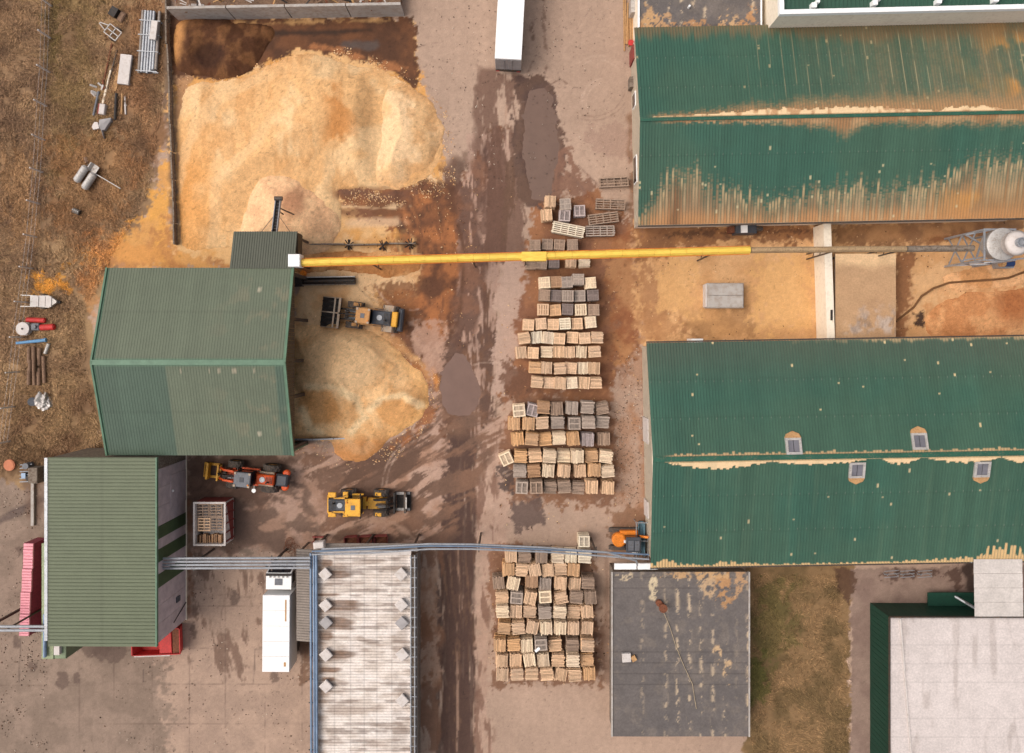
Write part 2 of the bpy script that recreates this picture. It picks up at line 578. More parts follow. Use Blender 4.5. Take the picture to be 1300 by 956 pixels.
# orange spill west of the shed
g.poly([(222, 175), (226, 345), (128, 345), (150, 300), (188, 262), (205, 215)], S(226, 164, 84), 14, 14, 22, 0.95, 7, SAWO)
g.poly([(100, 300), (220, 290), (240, 345), (110, 350)], S(214, 150, 84), 24, 16, 15, 0.8, 8, S(180, 124, 78), holes=0.38)
g.poly([(44, 350), (84, 340), (82, 368), (50, 372)], S(222, 156, 66), 10, 12, 8, 0.9, 9, holes=0.42)
g.poly([(100, 345), (130, 340), (120, 400), (98, 380)], S(196, 134, 80), 14, 12, 12, 0.5, 10)
g.poly([(214, 292), (300, 292), (300, 345), (214, 345)], S(220, 160, 92), 14, 6, 15, 0.9, 12, S(186, 128, 78))
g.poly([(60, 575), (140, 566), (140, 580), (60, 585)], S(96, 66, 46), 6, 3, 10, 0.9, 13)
# strip of dark soil along the wooden fence
g.stroke([(212, -40), (213, 100), (218, 190), (222, 300)], 9, S(112, 92, 76), 5, 3, 12, 0.8, 14)
# heap court
g.poly([(216, 22), (522, 24), (532, 90), (545, 140), (565, 200), (560, 250), (540, 330), (378, 345), (222, 320)], SAWO, 8, 6, 20, 1, 15, SAW)
g.poly([(216, 22), (524, 22), (534, 110), (520, 110), (490, 85), (440, 72), (380, 62), (330, 82), (300, 98), (218, 100)], S(112, 72, 46), 5, 5, 14, 1, 26, S(86, 56, 38), wet=0.4)
g.stroke([(300, 29), (420, 27), (520, 24)], 5, S(196, 150, 98), 4, 3, 14, 0.8, 27, holes=0.45)
g.stroke([(345, 42), (400, 42), (470, 38)], 6, S(58, 40, 30), 4, 2, 14, 0.9, 28, wet=0.6)
g.stroke([(440, 57), (478, 58)], 10, S(84, 70, 64), 4, 3, 12, 0.9, 29, wet=0.9)
g.stroke([(400, 58), (440, 66), (520, 92)], 8, S(172, 112, 70), 4, 5, 12, 0.8, 30, holes=0.45)
g.poly([(221, 100), (240, 95), (245, 300), (226, 310)], S(176, 134, 100), 6, 5, 12, 0.8, 31)
# brown churned band below the heap and across the drive
g.poly([(420, 235), (470, 246), (545, 232), (572, 240), (625, 170), (640, 165), (636, 330), (612, 470), (560, 560), (545, 480), (480, 430), (520, 400), (512, 350), (530, 330), (505, 300), (440, 262)], S(140, 88, 56), 10, 12, 26, 0.95, 32, S(112, 72, 50), wet=0.35)
g.stroke([(425, 238), (480, 250), (560, 240)], 13, S(112, 78, 62), 8, 4, 12, 0.8, 33, st=(2.5, 1))
g.stroke([(430, 268), (470, 274)], 10, S(126, 84, 60), 8, 5, 12, 0.8, 34, st=(2.5, 1))
g.stroke([(430, 262), (500, 264), (545, 266)], 5, SAWP, 4, 4, 12, 0.7, 35, st=(3, 1), holes=0.45)
g.stroke([(440, 285), (520, 278)], 8, S(222, 184, 146), 6, 4, 12, 0.7, 36, st=(3, 1))
g.stroke([(546, 225), (566, 240)], 9, SAWP, 4, 4, 8, 0.9, 37)
g.stroke([(556, 255), (560, 278)], 4, SAWP, 3, 2, 8, 0.8, 38)
g.poly([(380, 300), (520, 305), (540, 330), (545, 350), (520, 395), (440, 400), (378, 420)], S(226, 182, 132), 10, 8, 22, 1, 39, S(212, 160, 104))
g.poly([(480, 365), (525, 362), (525, 395), (490, 392)], S(150, 100, 66), 12, 8, 12, 0.8, 40)
for k in range(16):     # curved scrape marks of the loaders
    x0 = 500 + random.random() * 90
    y0 = 250 + random.random() * 170
    a = random.uniform(-0.6, 0.5)
    pts = [(x0 + t * 10 * math.sin(a), y0 + t * 14 * math.cos(a) + t * t * 0.2) for t in range(6)]
    g.stroke(pts, random.uniform(1.5, 4), random.choice([S(168, 108, 66), S(98, 62, 44), S(186, 128, 84), S(110, 74, 52)]), 3, 2, 10, 0.6, 60 + k)
g.streaks([(500, 240), (640, 170), (640, 330), (612, 480), (520, 430), (505, 330)], S(100, 64, 46), 78, 0.53, (60, 7), 16, 10, 0.8, 171, S(84, 58, 46), wet=0.4)
g.streaks([(520, 400), (600, 400), (560, 500), (520, 430)], S(192, 154, 130), -40, 0.53, (26, 10), 12, 8, 0.85, 172)
g.streaks([(480, 300), (600, 270), (600, 400), (500, 400)], S(176, 112, 66), 70, 0.56, (50, 6), 14, 8, 0.7, 173)
# vertical tracks down the drive
g.poly([(618, 165), (640, 165), (638, 250), (634, 330), (628, 430), (626, 540), (606, 580), (602, 700), (598, 1100), (562, 1100), (562, 880), (560, 700), (562, 580), (600, 440), (612, 330)], MUD, 6, 6, 22, 0.95, 41, MUDD, st=(0.5, 5), wet=0.4)
g.poly([(562, 425), (618, 412), (626, 520), (612, 545), (560, 545), (548, 500)], S(100, 74, 62), 8, 9, 20, 0.95, 42, S(116, 82, 62), wet=0.6)
g.poly([(604, 200), (622, 180), (626, 330), (608, 330)], S(92, 68, 60), 6, 5, 12, 0.8, 43, st=(0.6, 4), wet=0.5)
for x0, y0, x1, y1, w in ((600, 190, 590, 330, 3), (586, 240, 580, 420, 3), (629, 180, 628, 600, 2.5), (634, 250, 634, 420, 2), (566, 560, 566, 866, 2), (583, 560, 580, 960, 3), (573, 600, 571, 960, 2),
                          (590, 600, 588, 860, 2), (640, 165, 646, 100, 3), (606, 330, 604, 430, 2.5), (594, 330, 600, 420, 2)):
    g.stroke([(x0, y0), (x1, y1)], w, random.choice([S(176, 142, 120), S(190, 158, 138), S(82, 58, 48)]), 2, 2.5, 9, 0.75, int(x0 + y0), st=(0.4, 5), holes=0.46)
g.streaks([(590, 165), (650, 165), (645, 330), (640, 560), (600, 560), (590, 440)], S(178, 146, 128), 89, 0.55, (90, 4), 8, 6, 0.85, 174)
g.poly([(612, 545), (650, 520), (640, 600), (650, 640), (640, 690), (622, 700), (618, 960), (604, 960), (606, 600)], S(190, 158, 138), 6, 5, 20, 0.9, 186, S(178, 146, 126))
g.poly([(634, 330), (672, 320), (668, 400), (655, 470), (640, 500), (628, 500), (630, 420)], S(188, 158, 140), 6, 5, 20, 0.9, 187)
g.streaks([(552, 560), (606, 560), (602, 960), (552, 960)], S(84, 62, 54), 89, 0.50, (120, 4), 8, 5, 0.85, 175, wet=0.4)
g.streaks([(604, 560), (636, 540), (624, 960), (602, 960)], S(120, 86, 70), 88, 0.60, (60, 8), 10, 8, 0.75, 176)
g.streaks([(604, 80), (668, 90), (668, 330), (604, 330)], S(112, 82, 68), 86, 0.54, (70, 6), 10, 8, 0.85, 177, wet=0.3)
g.poly([(372, 340), (470, 336), (536, 340), (540, 352), (516, 372), (478, 372), (474, 392), (490, 420), (500, 440), (372, 440)], S(238, 196, 148), 8, 7, 22, 1, 180, S(224, 174, 122))
g.poly([(470, 362), (524, 358), (534, 392), (512, 420), (496, 392)], S(156, 102, 64), 8, 8, 14, 0.85, 181, S(134, 88, 58))
g.stroke([(478, 416), (510, 440), (545, 476)], 12, S(226, 176, 122), 8, 6, 12, 0.8, 182, S(206, 150, 98))
g.stroke([(552, 470), (556, 500)], 7, S(206, 136, 70), 5, 4, 8, 0.85, 183)
g.poly([(505, 240), (565, 236), (580, 300), (572, 420), (545, 440), (520, 400), (540, 340)], S(150, 96, 60), 8, 10, 22, 0.7, 184, S(122, 78, 52))
g.streaks([(500, 236), (600, 230), (605, 300), (580, 430), (530, 420), (535, 340)], S(98, 64, 46), 80, 0.5, (60, 6), 14, 8, 0.85, 185, S(176, 112, 68))
g.poly([(584, 240), (614, 190), (612, 330), (606, 420), (590, 440), (580, 380), (588, 310)], S(186, 150, 130), 6, 6, 18, 0.85, 188)
g.streaks([(578, 230), (618, 180), (616, 330), (606, 440), (574, 440)], S(128, 88, 66), 86, 0.50, (60, 5), 10, 8, 0.9, 189, S(98, 70, 58), wet=0.3)
g.stroke([(572, 240), (590, 320), (584, 400), (566, 440)], 3, S(96, 64, 46), 3, 3, 10, 0.7, 190)
# puddle surrounds
g.poly([(655, 92), (672, 96), (690, 92), (706, 120), (716, 170), (712, 235), (700, 262), (668, 264), (652, 240), (650, 180), (656, 130)], S(104, 78, 64), 4, 7, 16, 0.97, 44, S(90, 68, 60), wet=0.6)
g.poly([(622, 175), (632, 165), (645, 190), (645, 240), (640, 330), (615, 330)], S(106, 76, 62), 4, 6, 14, 0.9, 45, st=(0.6, 4), wet=0.5)
g.poly([(640, 205), (652, 200), (652, 260), (636, 330), (640, 260)], S(106, 78, 62), 4, 5, 12, 0.9, 46, st=(0.6, 3))
g.poly([(700, 195), (720, 180), (735, 215), (760, 250), (752, 262), (720, 240), (704, 262)], S(132, 96, 78), 4, 8, 12, 0.9, 47, holes=0.35)
for pts in ([(658, 92), (660, 70), (664, 60)], [(668, 96), (676, 78)], [(686, 96), (694, 86)], [(690, 0), (692, 60)], [(676, 30), (676, 50)]):
    g.stroke(pts, 4, S(120, 90, 74), 3, 3, 8, 0.7, 48, holes=0.4)
g.stroke([(694, 110), (712, 100), (720, 106)], 1.5, S(120, 92, 78), 1.5, 1, 8, 0.8, 49)
g.stroke([(724, 220), (748, 250)], 2, S(126, 98, 84), 2, 1, 8, 0.8, 49)
g.stroke([(734, 210), (762, 238)], 2, S(126, 98, 84), 2, 1, 8, 0.8, 51)
g.poly([(750, 162), (806, 156), (806, 200), (770, 200), (740, 180)], S(160, 130, 114), 8, 6, 14, 0.6, 52)
g.stroke([(800, 150), (803, 300)], 8, S(132, 96, 72), 5, 4, 12, 0.8, 53, holes=0.4)
# ground between and around the pallet blocks
g.poly([(680, 262), (760, 245), (806, 290), (815, 440), (790, 480), (770, 510), (640, 505), (655, 470), (664, 350), (672, 300)], S(154, 102, 66), 10, 10, 22, 0.9, 54, S(130, 84, 58), wet=0.2)
g.poly([(770, 300), (815, 295), (820, 430), (780, 470)], S(150, 92, 56), 10, 8, 16, 0.7, 55, S(190, 138, 92))
g.poly([(640, 460), (690, 470), (690, 500), (640, 500)], S(112, 78, 60), 8, 7, 14, 0.85, 56)
g.poly([(650, 500), (776, 500), (786, 640), (645, 640), (640, 560)], S(140, 96, 68), 8, 8, 16, 0.85, 57, S(124, 86, 64))
g.poly([(634, 590), (652, 595), (650, 625), (634, 620)], S(84, 68, 62), 5, 6, 10, 0.9, 58, wet=0.5)
g.poly([(648, 640), (685, 632), (690, 660), (660, 675), (648, 655)], S(104, 84, 76), 6, 8, 14, 0.9, 59, wet=0.5)
g.poly([(620, 690), (660, 690), (660, 760), (640, 800), (630, 800), (620, 740)], S(140, 100, 76), 5, 7, 14, 0.85, 60)
g.poly([(630, 700), (752, 700), (762, 870), (628, 870)], S(128, 92, 70), 8, 6, 14, 0.9, 61)
g.poly([(762, 780), (775, 770), (776, 866), (762, 866)], S(124, 92, 74), 5, 5, 10, 0.8, 62)
g.poly([(780, 480), (824, 440), (826, 720), (800, 690), (780, 640)], S(176, 146, 126), 10, 8, 18, 0.6, 63, S(160, 118, 90))
g.poly([(775, 650), (826, 640), (826, 705), (775, 705)], S(134, 96, 70), 8, 7, 14, 0.8, 64)
g.stroke([(800, 520), (816, 560), (818, 640)], 8, S(164, 118, 86), 6, 5, 12, 0.6, 65)
# mud south of the lower heap, with shade painted in below the shed
g.poly([(376, 562), (440, 575), (500, 560), (556, 500), (566, 560), (560, 690), (530, 696), (380, 690)], S(190, 156, 136), 8, 10, 26, 0.9, 66, S(172, 132, 108))
g.streaks([(372, 560), (450, 575), (560, 500), (640, 500), (640, 560), (566, 700), (530, 698), (372, 694)], S(116, 88, 72), -28, 0.555, (60, 8), 14, 10, 0.95, 166, S(132, 98, 78), wet=0.35)
g.streaks([(420, 590), (560, 510), (570, 600), (520, 660), (430, 650)], S(102, 76, 62), -30, 0.575, (70, 6), 20, 10, 0.9, 167, wet=0.4)
g.poly([(470, 420), (545, 480), (555, 520), (520, 560), (500, 570), (548, 500)], S(160, 100, 58), 8, 8, 18, 0.85, 67, S(128, 84, 58))
g.poly([(520, 420), (560, 410), (566, 470), (545, 480)], S(188, 150, 128), 8, 7, 14, 0.7, 68)
g.poly([(236, 580), (380, 580), (400, 610), (420, 650), (400, 700), (236, 700)], S(178, 146, 128), 10, 8, 26, 0.9, 69, S(160, 126, 106))
g.streaks([(236, 585), (380, 580), (400, 620), (410, 700), (236, 700)], S(118, 94, 80), -10, 0.535, (30, 14), 14, 10, 0.9, 168, S(106, 84, 72), wet=0.3)
g.streaks([(240, 690), (395, 690), (395, 866), (240, 866)], S(112, 86, 72), 82, 0.64, (60, 9), 14, 8, 0.8, 169, wet=0.3)
g.streaks([(530, 700), (562, 700), (562, 960), (530, 960)], S(136, 98, 76), 88, 0.52, (40, 8), 10, 8, 0.85, 170)
g.poly([(236, 578), (376, 578), (376, 600), (330, 640), (236, 640)], S(96, 72, 60), 8, 8, 20, 0.75, 70)  # muddy ground, darkened to paint in the shade under the shed's eave
g.stroke([(445, 668), (470, 660), (500, 664), (535, 690)], 6, S(190, 154, 130), 4, 4, 12, 0.7, 71)
g.stroke([(240, 640), (240, 780)], 5, S(130, 84, 56), 4, 4, 10, 0.7, 72)
g.poly([(530, 720), (556, 720), (558, 866), (532, 866)], S(196, 162, 138), 6, 4, 12, 0.6, 73, S(170, 128, 100))
g.poly([(528, 780), (550, 775), (548, 870), (530, 870)], S(142, 100, 74), 4, 7, 14, 0.8, 74, holes=0.42)
g.poly([(378, 815), (398, 815), (396, 870), (384, 866)], S(116, 84, 64), 5, 6, 12, 0.8, 75, holes=0.35)
for cx, cy, r, sx in ((297, 760, 10, .6), (44, 760, 9, 1), (22, 815, 6, .5), (41, 847, 6, .6), (80, 862, 9, 1), (98, 862, 6, 1), (348, 862, 6, 1), (25, 700, 5, 1), (640, 12, 3, 1), (246, 800, 8, .5), (140, 826, 12, 2), (120, 822, 10, 2)):
    pts = [(cx + sx * r * math.cos(t), cy + r * 1.3 * math.sin(t)) for t in np.linspace(0, 6.28, 9)[:-1]]
    g.poly(pts, S(100, 80, 70), 3, 3, 8, 0.75, int(cx + cy), wet=0.5)
g.stroke([(0, 662), (40, 640), (62, 632)], 9, S(100, 84, 78), 4, 3, 12, 0.8, 76)
g.stroke([(40, 600), (45, 650)], 22, S(112, 88, 74), 8, 6, 14, 0.7, 77)
for pts in ([(24, 866), (27, 800), (30, 700)], [(144, 866), (144, 834)], [(322, 866), (324, 824), (366, 823)], [(0, 656), (58, 630)], [(182, 866), (182, 850)]):
    g.stroke(pts, 1.0, S(92, 76, 70), 1.2, 0.5, 10, 0.8, 78)
# sawdust-strewn court between the two halls
YC = S(220, 172, 122)
g.poly([(806, 283), (1360, 270), (1360, 440), (820, 445), (812, 420), (806, 380)], YC, 10, 8, 24, 1, 80, S(206, 156, 106))
g.poly([(806, 283), (1045, 280), (1045, 300), (1000, 312), (940, 304), (860, 318), (808, 330)], S(150, 100, 62), 10, 6, 18, 0.85, 81, S(122, 80, 54))
g.poly([(840, 296), (900, 294), (960, 294), (1044, 290), (1044, 296), (840, 300)], S(86, 60, 46), 6, 4, 14, 0.7, 82)
g.poly([(806, 345), (830, 340), (850, 395), (880, 425), (812, 432)], S(156, 106, 70), 14, 8, 18, 0.7, 83, S(186, 136, 92))
g.poly([(870, 392), (950, 390), (960, 430), (880, 432)], S(150, 110, 72), 12, 8, 12, 0.6, 84, S(190, 142, 92))
g.poly([(845, 330), (885, 335), (880, 400), (835, 395)], S(220, 170, 112), 16, 8, 16, 0.7, 85)
g.poly([(960, 330), (1030, 330), (1035, 420), (960, 420)], S(222, 172, 112), 20, 8, 16, 0.75, 86)
g.stroke([(1040, 292), (1042, 432)], 7, S(120, 82, 56), 6, 3, 12, 0.7, 87)
g.poly([(1135, 320), (1165, 320), (1150, 430), (1136, 432)], S(112, 76, 52), 6, 6, 14, 0.9, 88, S(150, 100, 66))
g.poly([(1165, 350), (1200, 330), (1240, 350), (1240, 380), (1180, 390), (1150, 420)], S(220, 174, 126), 12, 8, 14, 0.8, 89)
g.poly([(1180, 370), (1300, 362), (1310, 430), (1180, 428)], S(218, 166, 116), 12, 8, 14, 0.8, 90, S(196, 140, 92))
g.poly([(1265, 375), (1310, 370), (1310, 400), (1270, 405)], S(176, 110, 66), 12, 7, 12, 0.7, 91)
g.poly([(1160, 398), (1176, 396), (1176, 414), (1160, 416)], S(62, 44, 38), 6, 4, 8, 0.95, 92)
g.poly([(1060, 285), (1300, 276), (1300, 300), (1200, 304), (1140, 316), (1060, 312)], S(164, 116, 76), 8, 6, 16, 0.8, 93, S(120, 80, 54))
g.stroke([(1180, 305), (1230, 298)], 5, S(122, 74, 44), 4, 4, 10, 0.7, 94)
# south-east grass, paths
g.poly([(944, 700), (1090, 700), (1082, 745), (1080, 790), (1080, 1500), (944, 1500)], S(112, 90, 60), 4, 4, 14, 1, 95, S(142, 112, 78))
g.poly([(960, 745), (1000, 730), (1010, 800), (985, 850), (960, 830)], S(98, 88, 50), 18, 12, 14, 0.7, 96)
g.poly([(948, 840), (970, 830), (975, 880), (948, 900)], S(86, 88, 40), 12, 8, 10, 0.7, 97)
g.poly([(1080, 722), (1310, 716), (1310, 780), (1112, 766), (1104, 1500), (1081, 1500)], S(136, 112, 100), 3, 2, 14, 1, 98, S(150, 126, 112))
g.poly([(1060, 722), (1082, 722), (1086, 735), (1078, 765), (1062, 745)], S(92, 66, 50), 4, 6, 10, 0.9, 99)
g.poly([(1115, 726), (1165, 722), (1165, 736), (1120, 736)], S(86, 62, 52), 4, 5, 8, 0.85, 100, holes=0.42, wet=0.5)
g.poly([(1165, 728), (1222, 722), (1222, 750), (1200, 735)], S(84, 60, 50), 4, 5, 9, 0.85, 101, holes=0.45, wet=0.5)
g.stroke([(1230, 720), (1232, 745)], 14, S(60, 44, 38), 5, 4, 9, 0.9, 102)
g.stroke([(770, 700), (771, 866)], 6, S(150, 122, 104), 3, 2, 10, 0.8, 103)
for k in range(9):
    xx = 6 + k * 47 + random.uniform(-4, 4)
    if xx > 60:
        g.stroke([(xx, 700 + 120 * (xx < 236)), (xx + 2, 1000)], 0.8, S(104, 84, 74), 1.0, .4, 10, .55, 200 + k, holes=.4)
for yy in (722, 770, 823, 870, 920):
    g.stroke([(240 if yy < 836 else 0, yy), (396, yy - 2)], 0.8, S(104, 84, 74), 1.0, .4, 10, .5, 220 + yy, holes=.42)
for k in range(26):
    x0, y0 = random.choice([(random.uniform(530, 800), random.uniform(0, 160)), (random.uniform(640, 690), random.uniform(290, 450)), (random.uniform(776, 820), random.uniform(440, 650)), (random.uniform(240, 390), random.uniform(700, 860)), (random.uniform(0, 60), random.uniform(640, 860))])
    a, pts = random.uniform(0, 6.3), [(x0, y0)]
    for t in range(7):
        a += random.uniform(-.5, .5)
        pts.append((pts[-1][0] + 7 * math.cos(a), pts[-1][1] + 7 * math.sin(a)))
    g.stroke(pts, .7, S(126, 102, 90), 1.0, .5, 8, .6, 240 + k, holes=.42)
for cx, cy, rad in ((760, 110, 34), (752, 104, 44), (770, 130, 26), (690, 600, 30), (665, 640, 42), (620, 520, 60), (500, 330, 52), (520, 350, 44), (560, 620, 70), (470, 590, 60), (500, 640, 48)):
    a0 = random.uniform(0, 6.3)
    for dr in (0, 5):
        pts = [(cx + (rad + dr) * math.cos(a0 + t * .17), cy + (rad + dr) * math.sin(a0 + t * .17)) for t in range(10)]
        g.stroke(pts, 1.6, random.choice([S(128, 100, 84), S(206, 178, 158)]), 1.6, 1, 8, .4, int(cx), holes=.42)
# fine speckle: chips, grit
sp = vnoise(px / 1.9, py / 1.9, 31)
g.c *= (1 + 0.16 * (sp - 0.5))[..., None]
grit = (vnoise(px / 2.6, py / 2.6, 77) > 0.93) & (fbm(px, py, 40, 78, 2) > 0.5)
g.c[grit] *= 0.72
PUD = [[(676, 112), (694, 108), (704, 135), (708, 180), (704, 230), (690, 256), (676, 250), (668, 215), (664, 160), (668, 125)],
       [(578, 450), (592, 452), (602, 470), (610, 492), (606, 514), (594, 530), (574, 526), (560, 512), (558, 488), (566, 464)]]
gz = (fbm(px, py, 16, 12, 4) - 0.5) * 0.10 - 0.012 * g.wet + 0.01
for pp_ in PUD:
    gz -= 0.11 * sstep(6, -8, sdf(px, py, pp_) + 10 * (fbm(px, py, 12, 5, 4) - 0.5))
gz[(np.abs(GX) > 51.2) | (GY < -41.2) | (GY > 34.7)] = 0
gz = np.minimum(gz, 0.03)
gme = mesh_np("ground", np.stack([GX, GY, gz], -1).reshape(-1, 3), grid_quads(*GX.shape), g.c.reshape(-1, 3), g.wet.reshape(-1), True)
tag(link("ground", gme, M['ground']), kind='structure')
GCX, GCY = gx, gy

def ground_col(x, y):
    i = np.clip(np.searchsorted(GCX, x), 0, len(GCX) - 1)
    j = np.clip(np.searchsorted(GCY, y), 0, len(GCY) - 1)
    return g.c[j, i]

# puddles
def puddle(name, pts, col, seed):
    m, nt, b = base_mat(name + "_water", 0.08, 0.0, 0.5)
    n = nz(nt, 0.8, 4)
    nt.links.new(ramp(nt, n, [(0.3, tuple(v * 0.85 for v in col)), (0.7, col)]), b.inputs["Base Color"])
    bump(nt, b, nz(nt, 3.0, 3), 0.05, 0.02)
    mb = MB()
    vs = []
    n_ = len(pts)
    fine = []
    for i in range(n_):
        p0, p1, p2, p3 = [Vector(pts[(i + k - 1) % n_]) for k in range(4)]
        for t in np.linspace(0, 1, 7)[:-1]:
            fine.append(0.5 * ((2 * p1) + (p2 - p0) * t + (2 * p0 - 5 * p1 + 4 * p2 - p3) * t * t + (3 * p1 - p0 - 3 * p2 + p3) * t ** 3))
    c = sum(fine, Vector((0, 0))) / len(fine)
    rr = random.Random(seed)
    vs = [P(c.x, c.y, -0.035)]
    for f in fine:
        k = 1.14 + rr.uniform(-0.02, 0.02)
        q = c + (f - c) * k
        vs.append(P(q.x, q.y, -0.035))
    mb.add(vs, [(0, 1 + (i + 1) % len(fine), 1 + i) for i in range(len(fine))])
    return tag(mb.build(name, m), kind='structure')

puddle("puddle", PUD[0], S(124, 98, 84), 1)
puddle("puddle", PUD[1], S(128, 98, 84), 2)

# ------------------------------------------------------------------ grass blades (left meadow and lawn)
def grass(name, n, poly, seed, hgt):
    r = np.random.RandomState(seed)
    xs = [p[0] for p in poly]
    ys = [p[1] for p in poly]
    x = r.uniform(min(xs), max(xs), n * 2)
    y = r.uniform(min(ys), max(ys), n * 2)
    k = (sdf(x, y, poly) < 0) & (fbm(x, y, 14, 4, 3) > 0.30)
    x, y = x[k][:n], y[k][:n]
    n = len(x)
    wx, wy = (x - 650) / PPM, (433 - y) / PPM
    a = r.uniform(0, 6.283, n)
    lean = r.uniform(0.1, 0.42, n) * (0.5 + fbm(x, y, 20, 7, 2))
    flow = fbm(x, y, 30, 14, 2) * 6.283 * 1.5
    a = np.where(r.rand(n) < 0.5, flow, a)
    hh = r.uniform(0.5, 1.0, n) * hgt
    w = 0.028
    ca, sa = np.cos(a), np.sin(a)
    v = np.zeros((n, 4, 3))
    v[:, 0] = np.stack([wx - sa * w, wy + ca * w, np.zeros(n)], -1)
    v[:, 1] = np.stack([wx + sa * w, wy - ca * w, np.zeros(n)], -1)
    v[:, 2] = np.stack([wx + ca * lean + sa * w * .3, wy + sa * lean - ca * w * .3, hh], -1)
    v[:, 3] = np.stack([wx + ca * lean - sa * w * .3, wy + sa * lean + ca * w * .3, hh], -1)
    c = ground_col(wx, wy) * r.uniform(0.75, 2.0, n)[:, None]
    c = np.repeat(c[:, None, :], 4, 1)
    me = mesh_np(name, v.reshape(-1, 3), np.arange(n * 4).reshape(-1, 4), c.reshape(-1, 3))
    o = link(name, me, M['grass'])
    return tag(o, kind='stuff')

tag(grass("dry_grass", 70000, [(-15, -15), (205, -15), (208, 120), (190, 240), (140, 330), (105, 400), (110, 470), (130, 570), (60, 585), (-15, 600)], 5, 0.28), 'dry brown meadow grass along the left side of the yard', 'grass')
tag(grass("lawn_grass", 9000, [(953, 728), (1066, 728), (1070, 760), (1078, 800), (1078, 980), (953, 980)], 6, 0.2), 'brown and olive grass plot beside the dark felt roof', 'grass')

def debris(name, label, n, polys, cols, seed, smin, smax):
    r = np.random.RandomState(seed)
    xs, ys = [], []
    for pl in polys:
        ax_ = [p[0] for p in pl]
        ay_ = [p[1] for p in pl]
        x = r.uniform(min(ax_), max(ax_), n * 3)
        y = r.uniform(min(ay_), max(ay_), n * 3)
        k = (sdf(x, y, pl) < 0) & (fbm(x, y, 20, seed, 3) > r.uniform(.35, .65, n * 3))
        xs.append(x[k][:n])
        ys.append(y[k][:n])
    x, y = np.concatenate(xs), np.concatenate(ys)
    n = len(x)
    wx, wy = (x - 650) / PPM, (433 - y) / PPM
    a = r.uniform(0, 6.283, n)
    l_ = r.uniform(smin, smax, n)
    w_ = l_ * r.uniform(.15, .6, n)
    h_ = r.uniform(.03, .09, n)
    ca, sa = np.cos(a), np.sin(a)
    v = np.zeros((n, 8, 3))
    for k, (i, j) in enumerate(((-1, -1), (1, -1), (1, 1), (-1, 1))):
        for t in (0, 1):
            v[:, k + 4 * t] = np.stack([wx + i * l_ / 2 * ca - j * w_ / 2 * sa, wy + i * l_ / 2 * sa + j * w_ / 2 * ca, h_ * t + .0], -1)
    b = (np.arange(n) * 8)[:, None, None]
    q = (b + np.array([[4, 5, 6, 7], [0, 1, 5, 4], [1, 2, 6, 5], [2, 3, 7, 6], [3, 0, 4, 7]])[None]).reshape(-1, 4)
    c = np.array([S(*k) for k in cols])[r.randint(0, len(cols), n)] * r.uniform(.7, 1.1, n)[:, None]
    me = mesh_np(name, v.reshape(-1, 3), q, np.repeat(c, 8, 0))
    return tag(link(name, me, M['grass']), label, 'debris', None, 'stuff')

debris("wood_chips", "loose pale wood chips and splinters scattered over the yard", 420,
       [[(640, 240), (815, 240), (815, 700), (630, 700)], [(440, 225), (610, 225), (600, 440), (440, 440)], [(806, 285), (1310, 280), (1310, 440), (806, 440)],
        [(620, 690), (775, 690), (775, 870), (620, 870)]],
       [(236, 200, 156), (216, 172, 124), (196, 150, 104), (120, 84, 58), (92, 66, 50)], 17, .05, .17)
debris("sawdust_scatter", "pale sawdust clots thinning out round the edges of the heaps", 1500,
       [[(520, 90), (575, 150), (580, 240), (520, 262), (420, 262), (420, 236), (500, 246), (556, 215), (566, 160)], [(360, 395), (480, 405), (560, 480), (556, 530), (510, 580), (440, 600), (370, 570)], [(215, 95), (330, 80), (440, 60), (530, 90), (540, 120), (400, 70), (300, 110), (220, 130)]],
       [(250, 214, 168), (236, 190, 140), (220, 166, 112)], 23, .05, .16)
debris("yard_grit", "small dark grit and crumbs lying on the drive", 500,
       [[(525, 0), (805, 0), (805, 240), (560, 240)], [(0, 620), (60, 620), (60, 960), (0, 960)], [(235, 690), (400, 690), (400, 960), (100, 960)], [(780, 440), (822, 440), (822, 640), (780, 640)]],
       [(110, 90, 78), (90, 74, 64), (210, 190, 170), (130, 100, 80)], 19, .04, .14)

# ------------------------------------------------------------------ sawdust heaps
TONE = np.array([1.0, 0.905, 0.84])

